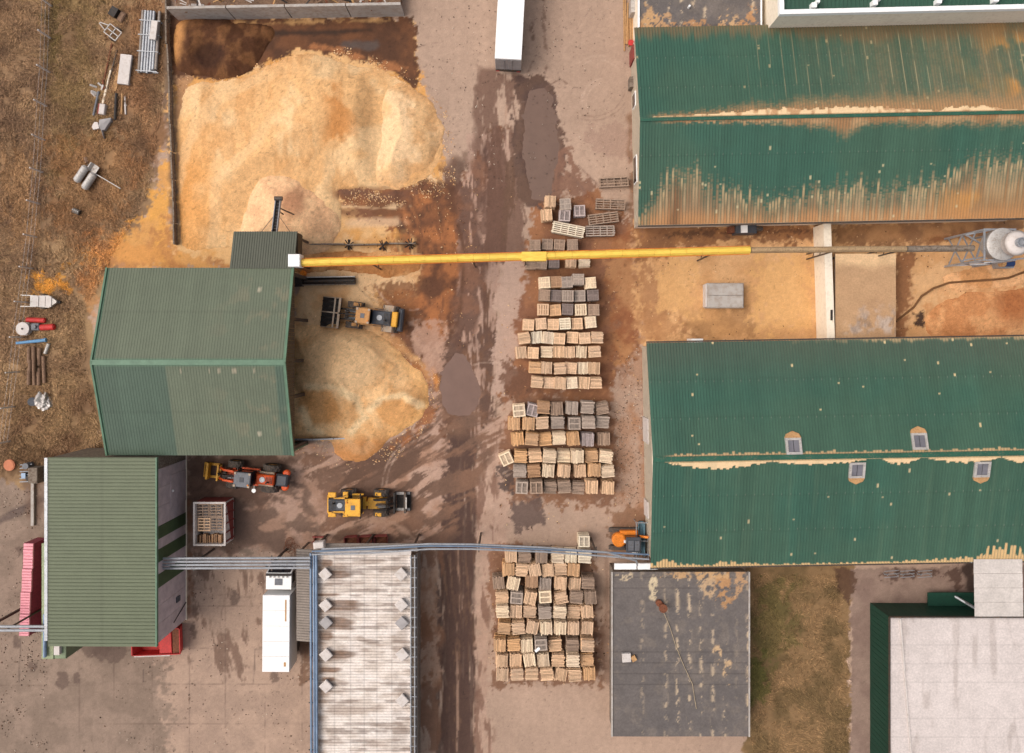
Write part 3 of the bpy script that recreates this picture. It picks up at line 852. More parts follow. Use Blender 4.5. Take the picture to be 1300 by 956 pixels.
def heap(name, label, pts, hmax, tan_a, colfn, seed, step=0.11, cap=None, rough=0.35, amp=6, edge=0.0):
    n_ = len(pts)
    sm_ = []
    for i in range(n_):
        q0, q1, q2, q3 = [Vector(pts[(i + k - 1) % n_]) for k in range(4)]
        for t in (0, .25, .5, .75):
            sm_.append(tuple(0.5 * ((2 * q1) + (q2 - q0) * t + (2 * q0 - 5 * q1 + 4 * q2 - q3) * t * t + (3 * q1 - q0 - 3 * q2 + q3) * t ** 3)))
    W = [P(*p) for p in sm_]
    pw = [(p.x, p.y) for p in W]
    x0, x1 = min(p[0] for p in pw) - 1, max(p[0] for p in pw) + 1
    y0, y1 = min(p[1] for p in pw) - 1, max(p[1] for p in pw) + 1
    X, Y = np.meshgrid(np.arange(x0, x1, step), np.arange(y0, y1, step))
    dd = -sdf(X, Y, pw) + amp / PPM * (fbm(X, Y, 1.8, seed, 4) - 0.5) * 2
    di = np.maximum(dd, 0)
    Z = hmax * (1 - np.exp(-di * tan_a / hmax))
    if cap is not None:
        Z = cap(X, Y, Z, di)
    Z = Z + (fbm(X, Y, 3.2, seed + 4, 5, 0.6) - 0.5) * rough * 2 * np.minimum(1, di / 1.5) + (fbm(X, Y, 0.9, seed + 8, 3) - 0.5) * rough * 0.5 * np.minimum(1, di / 0.6)
    Z = np.where(dd < 0, edge - 0.12, np.maximum(Z, 0.02) + edge)
    ppx = 650 + X * PPM / (1 - Z / H)
    ppy = 433 - Y * PPM / (1 - Z / H)
    C = colfn(ppx, ppy, Z, di)
    C = C * (0.84 + 0.24 * vnoise(X / 0.13, Y / 0.13, seed) + 0.08 * vnoise(X / 0.31, Y / 0.31, seed + 3))[..., None] * TONE
    C = np.where((vnoise(X / 0.2, Y / 0.2, seed + 5) > 0.90)[..., None], C * 0.72, C)
    keep = (dd[:-1, :-1] > -0.25) | (dd[1:, 1:] > -0.25) | (dd[1:, :-1] > -0.25) | (dd[:-1, 1:] > -0.25)
    me = mesh_np(name, np.stack([X, Y, Z], -1).reshape(-1, 3), grid_quads(*X.shape, keep=keep), C.reshape(-1, 3), None, True)
    bm = bmesh.new()
    bm.from_mesh(me)
    bmesh.ops.delete(bm, geom=[v for v in bm.verts if not v.link_faces], context='VERTS')
    bm.to_mesh(me)
    bm.free()
    o = link(name, me, M['saw'])
    return tag(o, label, 'heap', 'heaps of wood chips and sawdust')

def lerp(a, b, t):
    return a * (1 - t[..., None]) + b * t[..., None]

def col_main(x, y, z, d):
    c = lerp(np.array(S(232, 190, 136)), np.array(S(240, 208, 160)), sstep(0.42, 0.60, fbm(x, y, 46, 3, 3)))
    c = lerp(c, np.array(S(218, 170, 114)), 0.6 * sstep(0.5, 0.62, fbm(x * 1.6, y * 0.7, 40, 8, 3)))
    # orange toe on the west and south-west
    t = (1 - sstep(235, 300, x + 18 * (fbm(x, y, 18, 4, 3) - 0.5))) * sstep(150, 230, y)
    c = lerp(c, np.array(S(222, 162, 92)), 0.8 * t)
    # sweep bands
    s_ = np.sin((np.hypot(x - 400, (y - 290) * 0.9) + 40 * (fbm(x, y, 50, 6, 3) - 0.5)) / 9.0)
    c = lerp(c, np.array(S(242, 212, 166)), 0.4 * sstep(0.3, 0.9, s_) * (1 - sstep(300, 420, x)))
    b = (1 - sstep(72, 104, y + 26 * (fbm(x, y, 14, 2, 4) - 0.5))) * sstep(455, 520, x)
    c = lerp(c, np.array(S(176, 118, 76)), 0.8 * b)
    b2 = sstep(400, 428, x + 16 * (fbm(x, y, 12, 2, 4) - 0.5)) * (1 - sstep(432, 470, x)) * sstep(95, 110, y) * (1 - sstep(175, 200, y)) * sstep(.42, .6, fbm(x, y * .5, 20, 3, 3))
    c = lerp(c, np.array(S(196, 134, 72)), 0.8 * b2)
    m = sstep(236, 244, y + 8 * (fbm(x / 3, y, 10, 9, 3) - .5)) * sstep(415, 432, x) * (1 - sstep(248, 256, y))
    c = lerp(c, np.array(S(128, 88, 66)), 0.85 * m)
    return c

def cap_main(X, Y, Z, d):
    # flat-topped with a bench cut by the loader
    x, y = 650 + X * PPM, 433 - Y * PPM
    k = 0.45 + 0.55 * sstep(300, 420, x) * (1 - 0.45 * sstep(180, 260, y))
    k = k * (1 - 0.6 * sstep(452, 482, x)) * (1 - 0.45 * np.exp(-(np.hypot(x - 355, y - 262) / 60) ** 2))
    ridge = 0.3 * np.exp(-((y - (250 - 0.55 * (x - 240))) / 14) ** 2) * sstep(240, 300, x) * (1 - sstep(400, 430, x))
    return Z * k + ridge * np.minimum(1, d / 2)

heap("sawdust_heap", "long tan sawdust heap filling the walled court below the concrete wall",
     [(228, 130), (244, 108), (272, 104), (306, 98), (338, 84), (385, 68), (440, 78), (490, 92), (530, 120), (555, 150), (560, 200), (530, 234), (480, 244), (430, 238), (432, 262), (428, 300), (378, 306), (300, 312), (232, 312), (225, 240)],
     2.6, 0.7, col_main, 3, 0.11, cap_main, 0.22)

def col_lobe(x, y, z, d):
    c = lerp(np.array(S(246, 216, 172)), np.array(S(236, 198, 148)), sstep(0.4, 0.65, fbm(x, y, 30, 13, 4)))
    c = lerp(c, np.array(S(222, 174, 120)), 0.5 * sstep(0.56, 0.68, fbm(x, y, 16, 15, 4)) * sstep(500, 520, x))
    return lerp(c, np.array(S(222, 172, 116)), 0.5 * (1 - sstep(0.2, 1.2, d)))

heap("sawdust_heap", "pale cream sawdust heap bulging over the edge of the concrete drive",
     [(470, 140), (486, 112), (510, 104), (534, 116), (552, 140), (562, 170), (552, 205), (532, 222), (512, 238), (492, 240), (474, 228), (462, 195)],
     2.6, 0.6, col_lobe, 21, 0.11, None, 0.16)

def col_fed(x, y, z, d):
    c = lerp(np.array(S(236, 194, 152)), np.array(S(244, 208, 164)), sstep(0.4, 0.6, fbm(x, y, 22, 33, 4)))
    r = np.hypot(x - 372, y - 256)
    c = lerp(c, np.array(S(184, 136, 104)), 0.8 * (1 - sstep(8, 24, r + 8 * (fbm(x, y, 8, 3, 3) - .5))))  # shadow at the conveyor tip, painted into the heap colour
    return c

heap("sawdust_heap", "rounded pinkish sawdust heap under the tip of the inclined conveyor",
     [(300, 322), (306, 280), (308, 240), (322, 214), (348, 206), (378, 212), (408, 236), (432, 268), (428, 300), (400, 322)],
     2.9, 0.75, col_fed, 31, 0.11, None, 0.2)

def col_dark(x, y, z, d):
    c = lerp(np.array(S(122, 86, 56)), np.array(S(90, 60, 40)), sstep(0.4, 0.6, fbm(x, y, 16, 43, 5)))
    c = lerp(c, np.array(S(60, 38, 28)), 0.85 * (1 - sstep(10, 24, np.hypot((x - 266) / 1.2, y - 70))))
    t = (1 - sstep(222, 236, x + 6 * (fbm(x, y, 8, 3, 3) - .5) + 0.25 * (y - 60)))
    return lerp(c, np.array(S(204, 152, 96)), 0.85 * t)

heap("compost_heap", "dark brown compost heap with a black hollow in the court corner",
     [(219, 52), (230, 28), (262, 22), (300, 28), (345, 36), (336, 62), (322, 86), (298, 98), (262, 98), (232, 90), (220, 74)],
     2.2, 0.9, col_dark, 41, 0.11,
     lambda X, Y, Z, d: Z * (0.45 + 0.55 * sstep(0.6, 2.3, np.hypot(X - P(268, 70).x, Y - P(268, 70).y))), 0.3)

def col_low(x, y, z, d):
    c = lerp(np.array(S(252, 212, 158)), np.array(S(240, 192, 134)), sstep(0.4, 0.6, fbm(x, y, 26, 53, 4)))
    r = np.hypot((x - 434) / 1.1, y - 462)
    c = lerp(c, np.array(S(246, 212, 164)), 0.9 * (1 - sstep(30, 58, r + 14 * (fbm(x, y, 16, 3, 4) - .5))))
    r2 = np.hypot((x - 505) / 1.1, y - 520)
    c = lerp(c, np.array(S(228, 172, 108)), 0.8 * (1 - sstep(20, 27, r2 + 8 * (fbm(x, y, 12, 3, 4) - .5))))
    t = (1 - sstep(0.2, 1.4, d)) * sstep(470, 520, x)
    c = lerp(c, np.array(S(246, 196, 128)), 0.6 * t)
    t5 = 1 - sstep(20, 26, np.hypot((x - 404) / 1.1, (y - 514)) + 14 * (fbm(x, y, 20, 5, 3) - .5))
    c = lerp(c, np.array(S(222, 164, 100)), 0.7 * t5)
    dl = np.full(x.shape, 1e9)
    for ln_ in ([(392, 492), (425, 492), (452, 508), (462, 530), (446, 548)], [(470, 520), (486, 506), (512, 502), (536, 516)], [(440, 562), (458, 574), (470, 566)], [(384, 520), (396, 545), (420, 558)]):
        for p_, q_ in zip(ln_[:-1], ln_[1:]):
            dl = np.minimum(dl, seg_dist(x, y, p_, q_))
    c = lerp(c, np.array(S(255, 232, 186)), .75 * (1 - sstep(1.5, 8, dl + 8 * (fbm(x, y, 10, 59, 4) - .5))))
    t3 = sstep(548, 566, y + 8 * (fbm(x, y, 9, 3, 3) - .5))
    return lerp(c, np.array(S(206, 142, 84)), 0.7 * t3)

def cap_low(X, Y, Z, d):
    x, y = 650 + X * PPM, 433 - Y * PPM
    cone = 1.9 * np.clip(1 - np.hypot((x - 438) / 70, (y - 462) / 62), 0, 1)
    wv = 16 * (fbm(x, y, 22, 57, 3) - 0.5)
    rim = 0.35 * np.exp(-((np.hypot((x - 408) / 1.2, y - 508) - 36 + wv) / 7.0) ** 2) * sstep(395, 430, x + 0.4 * (y - 500))
    rim2 = 0.45 * np.exp(-((np.hypot((x - 505) / 1.3, y - 522) - 24 + wv) / 8.0) ** 2) * (1 - sstep(505, 525, y))
    return Z + (cone + rim + rim2) * np.minimum(1, d / 1.5)

heap("sawdust_heap", "fresh yellow sawdust heap with pale peak spilling from the green shed",
     [(366, 418), (400, 414), (440, 410), (470, 420), (502, 442), (530, 470), (545, 496), (544, 516), (524, 540), (500, 556), (478, 576), (452, 586), (428, 578), (414, 562), (378, 560), (360, 556), (352, 480)],
     1.5, 0.7, col_low, 51, 0.11, cap_low, 0.22)

def col_berm(x, y, z, d):
    return lerp(np.array(S(228, 178, 122)), np.array(S(196, 140, 88)), sstep(0.4, 0.6, fbm(x, y, 20, 63, 4)))

heap("sawdust_bank", "low sawdust bank lying beneath the yellow conveyor by the shed",
     [(372, 322), (420, 318), (470, 318), (520, 322), (536, 334), (520, 350), (480, 352), (440, 346), (372, 344)],
     0.9, 0.5, col_berm, 61, 0.11, None, 0.2)
heap("sawdust_bank", "pale sawdust bank drifted against the silo in the right court",
     [(1196, 352), (1230, 340), (1262, 336), (1310, 340), (1330, 350), (1300, 362), (1260, 366), (1215, 372)],
     0.8, 0.5, lambda x, y, z, d: lerp(np.array(S(232, 186, 138)), np.array(S(216, 164, 112)), sstep(0.4, 0.6, fbm(x, y, 20, 73, 4))), 71, 0.11, None, 0.15)
heap("sawdust_bank", "broad smooth sawdust bank below the snaking hose in the right court",
     [(1178, 400), (1200, 380), (1240, 372), (1290, 368), (1340, 366), (1340, 432), (1240, 432), (1188, 428), (1174, 416)],
     0.9, 0.4, lambda x, y, z, d: lerp(lerp(np.array(S(222, 172, 122)), np.array(S(202, 146, 98)), sstep(0.4, 0.6, fbm(x, y, 20, 83, 4))), np.array(S(166, 104, 62)), 0.8 * (1 - sstep(10, 34, np.hypot((x - 1290) / 1.4, y - 388) + 12 * (fbm(x, y, 9, 3, 3) - .5)))), 81, 0.11, None, 0.15)

# ------------------------------------------------------------------ ribbed roofs
def ribbed(name, parent, p00, p10, p01, colfn, spacing=0.28, rib=0.05, rows=60, mat_=None, seed=0, lift=None):
    """sheet from p00; u runs p00->p10 across the ribs, v runs p00->p01 along them"""
    p00, p10, p01 = Vector(p00), Vector(p10), Vector(p01)
    U, V = p10 - p00, p01 - p00
    nr = max(2, int(U.length / spacing))
    us, hs, pan = [], [], []
    for i in range(nr):
        for f, h_, pn in ((0.0, 0, 1), (0.62, 0, 1), (0.72, 1, 0), (0.90, 1, 0)):
            us.append((i + f) / nr)
            hs.append(h_ * rib)
            pan.append(pn)
    us.append(1.0)
    hs.append(0)
    pan.append(1)
    us, hs, pan = np.array(us), np.array(hs), np.array(pan)
    v_ = np.linspace(0, 1, rows + 1)
    UU, VV = np.meshgrid(us, v_)
    HH = np.broadcast_to(hs, UU.shape).copy()
    PN = np.broadcast_to(pan, UU.shape)
    n = np.array(U.cross(V).normalized())
    if n[2] < 0:
        n = -n
    pos = np.array(p00) + UU[..., None] * np.array(U) + VV[..., None] * np.array(V)
    C, Lf = colfn(UU, VV, PN, np.floor(UU * nr + 1e-6))
    HH = np.maximum(HH, Lf) if Lf is not None else HH
    pos = pos + HH[..., None] * n
    # closing thickness: skirt ring
    q = grid_quads(*UU.shape)
    a, b, c_ = pos[0, 0], pos[0, 1], pos[1, 0]
    if np.cross(b - a, c_ - a)[2] < 0:
        q = q[:, ::-1]
    me = mesh_np(name, pos.reshape(-1, 3), q, C.reshape(-1, 3))
    o = link(name, me, mat_ or M['roof'], parent)
    sm = MB()           # underside, so that the sheet has thickness
    off = Vector(n) * -0.06
    e = [p00 + off, p10 + off, p10 + V + off, p01 + off]
    e2 = [q_ + Vector(n) * 0.045 for q_ in e]
    sm.add(e + e2, [(0, 1, 2, 3), (4, 5, 6, 7), (0, 1, 5, 4), (1, 2, 6, 5), (2, 3, 7, 6), (3, 0, 4, 7)])
    sm.build("roof_deck", M['steeld'], o)
    return o

def hall(name, label, px_w, py_w, px_e, py_e, half_px, eave, ridge, fN, fS, gable_px=0, ribs=0.27, wallm=None):
    """gable hall; px_w,py_w is the west end of its ridge"""
    a, b = P(px_w, py_w, ridge), P(px_e, py_e, ridge)
    ax = (b - a)
    L = ax.length
    rz = math.atan2(ax.y, ax.x)
    T = thing(name, label, 'hall', (a.x, a.y, 0), rz)
    hw = half_px / PPM * (1 - eave / H)
    o1 = ribbed("roof_slope", T, (0, 0, ridge), (L, 0, ridge), (0, hw, eave), fN, ribs, 0.06, 84)
    o2 = ribbed("roof_slope", T, (0, 0, ridge), (L, 0, ridge), (0, -hw, eave), fS, ribs, 0.06, 84)
    w = MB()
    i = 0.35
    w.add([(i, -hw + i, 0), (i, hw - i, 0), (i, hw - i, eave - 0.1), (i, 0, ridge - 0.15), (i, -hw + i, eave - 0.1)], [(0, 1, 2, 3, 4)])
    w.box(i, -hw + i, 0, i + 0.2, hw - i, eave - 0.15)
    w.box(i + 0.2, hw - i - 0.2, 0, L, hw - i, eave - 0.13)
    w.box(i + 0.2, -hw + i, 0, L, -hw + i + 0.2, eave - 0.13)
    w.build("wall", wallm or M['cream'], T)
    return T, L, hw

GREEN = np.array(S(60, 98, 82))
GREEN2 = np.array(S(68, 100, 82))
DUST = np.array(S(176, 136, 94))
DUSTO = np.array(S(206, 146, 76))
DUSTG = np.array(S(132, 118, 90))
CREAM = np.array(S(240, 206, 160))

def ribrand(r, seed):
    return vnoise(r * 0.73 + 0.37, r * 0 + seed * 1.7, seed)

def rhash(r, k):
    return np.modf(np.abs(np.sin(r * 12.9898 + k * 78.233) * 43758.5453))[0]

def flakes(u, v, pn, r, seed, dens, L, wid):
    """little elongated clots of sawdust caught in the pans"""
    m = np.zeros(u.shape)
    for k in range(4):
        nv = 7 + 4 * k
        cell = np.floor(v * nv + rhash(r, seed + k))
        hh = rhash(r * 3.7 + cell * 1.913, seed + 10 + k)
        f = (v * nv + rhash(r, seed + k)) - cell
        ln = (0.04 + 0.16 * rhash(r + cell * 7.1, seed + 20 + k)) * nv / 12
        m = np.maximum(m, (hh < dens) * (np.abs(f - 0.5) < ln))
    return m * pn

def base_green(u, v, pn, r, seed, L=37.7, wid=10):
    big = fbm(u * L, v * wid, 7.0, seed, 4)
    st = fbm(u * L, v * wid / 9, 0.8, seed + 3, 3)
    sheet = vnoise(np.floor(u * L / 1.08) + 0.5, v * 0 + seed, seed + 9)   # one tone per sheet
    c = lerp(GREEN, GREEN2, sstep(0.35, 0.65, big))
    c = c * (0.88 + 0.2 * st + 0.14 * (sheet - 0.5))[..., None]
    for vv in (0.34, 0.67):         # overlaps of the sheets, with their rows of screws
        c = c * (1 - 0.12 * (np.abs(v - vv - 0.004 * sheet) < 0.006))[..., None]
        c = lerp(c, np.array(S(150, 150, 136)), 0.5 * (np.abs(v - vv + .012) < 0.006) * (np.mod(r, 3) == 0) * (pn < .5))
    return c

def dustmix(c, m, dcol, pn):
    m = np.clip(m * (0.62 + 0.38 * pn), 0, 1)
    return lerp(c, dcol, m)

def A_north(u, v, pn, r):        # v 0 ridge .. 1 eave
    c = base_green(u, v, pn, r, 101)
    L, wd = 37.7, 8
    rr = ribrand(r, 3)
    # brown film growing to the east
    f = sstep(0.28, 0.85, u + 0.25 * (fbm(u * L, v * wd, 5, 5, 4) - 0.5)) * (0.35 + 0.75 * rr)
    f = f * (0.7 + 0.3 * sstep(0.3, 0.62, fbm(u * L, v * wd / 6, 0.9, 9, 3))) * (.75 + .5 * rhash(r * 1.3 + np.floor(v * 60) * .71, 24))
    c = dustmix(c, 0.85 * f, DUSTG, pn)
    c = dustmix(c, 0.8 * sstep(0.80, 0.98, u + 0.2 * (fbm(u * L, v * wd, 3, 6, 3) - 0.5)) * sstep(0.4, 0.6, fbm(u * L, v * wd, 2.2, 8, 4)), DUSTO, pn)
    f3 = sstep(0.84, 0.97, v + 0.12 * (rr - 0.5) + 0.10 * sstep(0.35, 0.6, u))
    c = dustmix(c, 0.75 * f3, np.array(S(128, 104, 74)), pn)
    # feathered dust above the ridge drift
    wdt = 0.05 + 0.15 * sstep(0.02, 0.5, u) * (0.6 + 0.8 * fbm(u * L, v * 0, 4, 12, 3))
    f2 = 1 - sstep(wdt * 0.3, wdt * (1.3 + .3 * rhash(r, 6)), v + .05 * (rhash(r * 1.3 + np.floor(v * 80) * .71, 22) - .5))
    f2 = f2 * sstep(0.0, 0.06, u - 0.01)
    c = dustmix(c, f2, DUST, pn)
    dw = 0.025 + 0.065 * sstep(0.02, 0.45, u) * (0.5 + 0.9 * fbm(u * L, v * 0, 2.4, 14, 4)) - 0.05 * sstep(.60, .66, fbm(u * L, v * 0, 3.4, 17, 2)) * sstep(.6, .7, u)
    dw = dw * (.8 + .4 * rhash(r, 2))
    drift = (v > 0.012) & (v < dw) & (u > 0.03)
    c[drift] = CREAM
    c = lerp(c, np.array(S(176, 120, 76)), .7 * drift * sstep(.52, .66, fbm(u * L * 2, v * wd, .9, 91, 4)))
    ln = ((np.mod(r, 4) == 0) & (pn < .5)) * sstep(.22, .42, u) * sstep(.12, .3, v) * (1 - sstep(.82, .95, v)) * (.4 + .6 * rhash(r, 5)) * sstep(.3, .5, fbm(r, v * 6, 1, 88, 3))
    c = lerp(c, np.array(S(178, 162, 126)), .75 * ln)
    c = dustmix(c, 0.7 * flakes(u, v, pn, r, 41, .001 + .003 * sstep(.1, .5, u), L, wd), np.array(S(190, 170, 130)), pn)
    return c, np.where(drift, 0.16, 0.0)

def A_south(u, v, pn, r):
    c = base_green(u, v, pn, r, 121)
    L, wd = 37.7, 10
    rr = ribrand(r, 6)
    prof = 0.70 - 0.22 * np.exp(-((u - 0.11) / 0.05) ** 2) + 0.06 * np.exp(-((u - 0.33) / 0.10) ** 2) - 0.04 * np.exp(-((u - 0.50) / 0.04) ** 2) - 0.24 * sstep(0.60, 0.92, u) + 0.2 * np.exp(-(u / 0.03) ** 2)
    prof = prof + 0.16 * (fbm(u * L, v * 0, 2.6, 22, 4) - 0.5)
    t = v - prof + 0.16 * (rhash(r, 3) - 0.5)
    fine = rhash(r * 1.3 + np.floor(v * 70) * 0.71, 21)
    m = sstep(-0.08, 0.10, t + .16 * (fine - .5) + .10 * (fbm(r * 1.7, v * 5, 1.0, 99, 3) - .5)) * (.74 + .26 * sstep(.1, .3, t))
    pale = (rhash(r, 9) > .6) * sstep(-0.07 * rhash(r, 11), 0.0, t) * (1 - sstep(0.02, 0.14, t))
    dc = lerp(np.array(S(164, 132, 98)), DUSTO, sstep(0.66, 0.92, u) * sstep(0.5, 0.8, v))
    dc = lerp(dc, np.array(S(146, 118, 88)), 0.8 * sstep(0.42, 0.6, fbm(u * L, v * wd, 3.5, 24, 4)))
    dc = lerp(dc, np.array(S(196, 142, 92)), 0.8 * sstep(0.80, 1.0, v + .1 * (fbm(u * L, v * wd, 2, 25, 3) - .5)))
    dc = lerp(dc, np.array(S(122, 82, 52)), 0.75 * np.exp(-((u - 0.092) / 0.016) ** 2) * sstep(.0, .1, t))
    dc = lerp(dc, np.array(S(206, 182, 142)), .35 * (rhash(r, 14) > .6) * (1 - sstep(.2, .45, t)))
    m3 = np.clip(m * (0.45 + 0.55 * pn + .3 * sstep(.1, .35, t)), 0, 1)
    c = c * (1 - m3[..., None]) + dc * m3[..., None]
    c = lerp(c, np.array(S(200, 172, 130)), 0.7 * pale * pn)
    wdt = 0.03 + 0.07 * sstep(0.08, 0.5, u) * (0.5 + fbm(u * L, v * 0, 2.0, 26, 4)) + 0.09 * np.exp(-((u - 0.50) / 0.03) ** 2)
    m2 = (1 - sstep(wdt * 0.4, wdt * (1.2 + .3 * rhash(r, 7)), v + .05 * (rhash(r * 1.3 + np.floor(v * 80) * .71, 23) - .5))) * sstep(0.02, 0.10, u) * sstep(0.004, 0.012, v)
    c = dustmix(c, 0.95 * m2, lerp(np.array(S(190, 150, 108)), np.array(S(168, 124, 84)), sstep(.35, .65, fbm(u * L, v * wd, .9, 28, 4))), pn)
    c = dustmix(c, 0.8 * flakes(u, v, pn, r, 51, .001 + .006 * sstep(.3, .6, v), L, wd), np.array(S(206, 190, 150)), pn)
    return c, None

def B_north(u, v, pn, r):
    c = base_green(u, v, pn, r, 141)
    L, wd = 36.7, 11
    rr = ribrand(r, 9)
    c = dustmix(c, 0.55 * sstep(0.5, 1.0, v + 0.2 * (fbm(u * L, v * wd, 6, 32, 3) - 0.5)), np.array(S(92, 92, 78)), pn)
    d1 = (v < 0.026 + 0.022 * rhash(r, 3)) & (v > 0.012)
    c = dustmix(c, 0.85 * d1 * sstep(0.02, 0.06, u), np.array(S(214, 176, 130)), pn)
    c = dustmix(c, 0.95 * flakes(u, v, pn, r, 61, .0025 + .010 * sstep(.4, .9, u) * sstep(.2, .9, v), L, wd), np.array(S(222, 196, 150)), pn)
    e = sstep(0.965, 0.99, v + 0.04 * (rr - 0.6))
    c = dustmix(c, 0.7 * e * sstep(0.4, .6, u + .3 * (fbm(u * L, v * 0, 2, 3, 3) - .5)), np.array(S(196, 166, 124)), pn)
    return c, None

def B_south(u, v, pn, r):
    c = base_green(u, v, pn, r, 161)
    L, wd = 36.7, 10.5
    rr = ribrand(r, 12)
    h = 0.0
    for a_, w_, hh in ((0.17, 0.14, 0.07), (0.42, 0.13, 0.05), (0.63, 0.05, 0.06), (0.79, 0.10, 0.055), (0.96, 0.08, 0.07)):
        h = np.maximum(h, hh * np.clip(1 - ((u - a_) / w_) ** 2, 0, 1))
    dr = (v > 0.028) & (v < 0.028 + h * (0.65 + 0.45 * rhash(r, 4)))
    c[dr] = CREAM * 0.96
    c = dustmix(c, 0.85 * ((v > 0.012) & (v < 0.03) & (u > .03)), np.array(S(220, 186, 140)), pn)
    c = dustmix(c, 0.8 * flakes(u, v, pn, r, 71, .0025, L, wd), np.array(S(214, 190, 150)), pn)
    h2 = 0.012 + 0.035 * np.exp(-((u - 0.04) / 0.05) ** 2) + 0.03 * sstep(0.55, 0.9, u) + 0.07 * np.exp(-((u - 0.92) / 0.05) ** 6) + 0.02 * np.exp(-((u - 0.2) / 0.08) ** 2)
    e = v > 1 - h2 * (0.4 + 1.2 * rhash(r, 8))
    c = dustmix(c, 0.95 * e, np.array(S(222, 184, 132)), pn)
    st = fbm(u * L, v * wd / 14, 0.6, 37, 3)
    c = dustmix(c, 0.14 * sstep(0.55, 0.75, st), np.array(S(110, 130, 104)), pn)
    return c, np.where(dr, 0.14, 0.0)

TA, LA, HWA = hall("upper_hall", "large green ribbed hall at top right with rust-brown sawdust on its roof", 812.5, 152, 1330, 142, 125.5, 4.6, 6.8, A_north, A_south)
rc = MB()
rc.box(0, -0.16, 6.86, LA, 0.14, 6.93)
rc.build("ridge_cap", M['dgreen'], TA)
gt = MB()
gt.box(0, -HWA - 0.16, 4.42, LA, -HWA - 0.02, 4.56)
gt.build("gutter", M['steeld'], TA)
for x, y, w_ in ((0.30, -3.4, 2.6), (0.30, 3.2, 1.4)):
    f = MB().box(0.26, y - w_ / 2, 1.0, 0.35 - 0.004, y + w_ / 2, 2.6)
    fo = f.build("window_frame", M['white'], TA)
    MB().box(0.235, y - w_ / 2 + 0.1, 1.1, 0.256, y + w_ / 2 - 0.1, 2.5).build("pane", M['glass'], fo)
MB().box(0.2, 7.0, 0.0, 0.34, 8.4, 2.3).build("door", M['redd'], TA)

TB, LB, HWB = hall("lower_hall", "large clean green ribbed hall at lower right with four skylights", 829, 583, 1330, 574, 142.5, 4.6, 7.0, B_north, B_south)
rc = MB()
rc.box(0, -0.24, 7.06, LB, 0.2, 7.13)
rc.build("ridge_cap", M['dgreen'], TB)
gt = MB()
gt.box(0, -HWB - 0.16, 4.42, LB, -HWB - 0.02, 4.56)
gt.build("gutter", M['steeld'], TB)
MB().box(0, HWB + 0.02, 4.42, LB, HWB + 0.16, 4.56).build("gutter", M['steeld'], TB)
slope = (7.0 - 4.6) / HWB
for px_, py_ in ((1007, 566), (1167, 560), (1088, 597), (1247, 596)):
    w = P(px_, py_, 6.8)
    l = Matrix.Rotation(-TB.rotation_euler.z, 3, 'Z') @ (w - TB.location)
    sgn = 1 if l.y > 0 else -1
    y0, y1 = l.y - 0.72, l.y + 0.72
    def zz(y):
        return 7.0 - slope * abs(y)
    k = MB()
    for (xa, xb, ya, yb) in ((l.x - 0.7, l.x - 0.5, y0, y1), (l.x + 0.5, l.x + 0.7, y0, y1), (l.x - 0.5, l.x + 0.5, y0, y0 + 0.2), (l.x - 0.5, l.x + 0.5, y1 - 0.2, y1)):
        k.prism([(xa, ya), (xb, ya), (xb, yb), (xa, yb)], [zz(ya) - 0.02, zz(ya) - 0.02, zz(yb) - 0.02, zz(yb) - 0.02], [zz(ya) + 0.24, zz(ya) + 0.24, zz(yb) + 0.24, zz(yb) + 0.24])
    so = k.build("skylight", M['paleg'], TB)
    pn = MB()
    for xa, xb in ((l.x - 0.5, l.x - 0.03), (l.x + 0.03, l.x + 0.5)):
        pn.prism([(xa, y0 + .2), (xb, y0 + .2), (xb, y1 - .2), (xa, y1 - .2)], [zz(y0 + .2)] * 2 + [zz(y1 - .2)] * 2, [zz(y0 + .2) + .15] * 2 + [zz(y1 - .2) + .15] * 2)
    pn.build("pane", M['lens'], so)
    dm = MB()
    yb = y1 if sgn > 0 else y0
    dm.prism([(l.x - 0.72, yb), (l.x + 0.72, yb), (l.x + 0.6, yb + sgn * 0.35), (l.x, yb + sgn * 0.6), (l.x - 0.6, yb + sgn * 0.3)],
             [zz(yb) - .02] * 5, [zz(yb) + .22, zz(yb) + .22, zz(yb) + .06, zz(yb) + .0, zz(yb) + .06]).build("sawdust_drift", M['tan'], so)
for x, y, w_, h0, h1 in ((0.30, 2.0, 2.4, .2, 3.0), (0.30, -5.6, 1.6, 0, 2.2)):
    MB().box(0.24, y - w_ / 2, h0, 0.34, y + w_ / 2, h1).build("door", M['offwhite'], TB)

# ------------------------------------------------------------------ green storage shed (left)
TS = thing("storage_shed", "olive green ribbed storage shed, open fronted, beside the yellow sawdust heap", 'shed', (0, 0, 0))
X0, X1, YN, YR, YS_, ZE, ZR = -36.5, -19.7, 6.6, -1.85, -10.3, 6.0, 8.7
SH = np.array(S(104, 112, 92))
SHD = np.array(S(86, 104, 88))

def shed_n(u, v, pn, r):
    c = np.broadcast_to(SH, u.shape + (3,)).copy()
    c *= (0.92 + 0.10 * fbm(u * 17, v * 9 / 6, 0.8, 201, 3) + 0.10 * fbm(u * 17, v * 9, 5, 203, 3))[..., None]
    c = c * (0.96 + 0.04 * pn)[..., None]
    c = c * (0.95 + 0.10 * vnoise(np.floor(u * 16.8) + .5, v * 0 + 3, 205))[..., None]
    c = c * (1 - 0.10 * (np.abs(v - .52) < .010))[..., None]
    c = lerp(c, np.array(S(150, 134, 108)), .35 * sstep(.58, .72, fbm(u * 17, v * 9, 1.6, 207, 5)) * sstep(.5, .9, u))
    e = (v < 0.04) | (u < 0.014) | (u > 0.986)
    c[e] = np.array(S(98, 128, 104))
    c = lerp(c, np.array(S(190, 180, 156)), 0.7 * ((np.hypot((u - 0.83) * 17, (v - 0.76) * 9) < 0.22)))
    return c, None

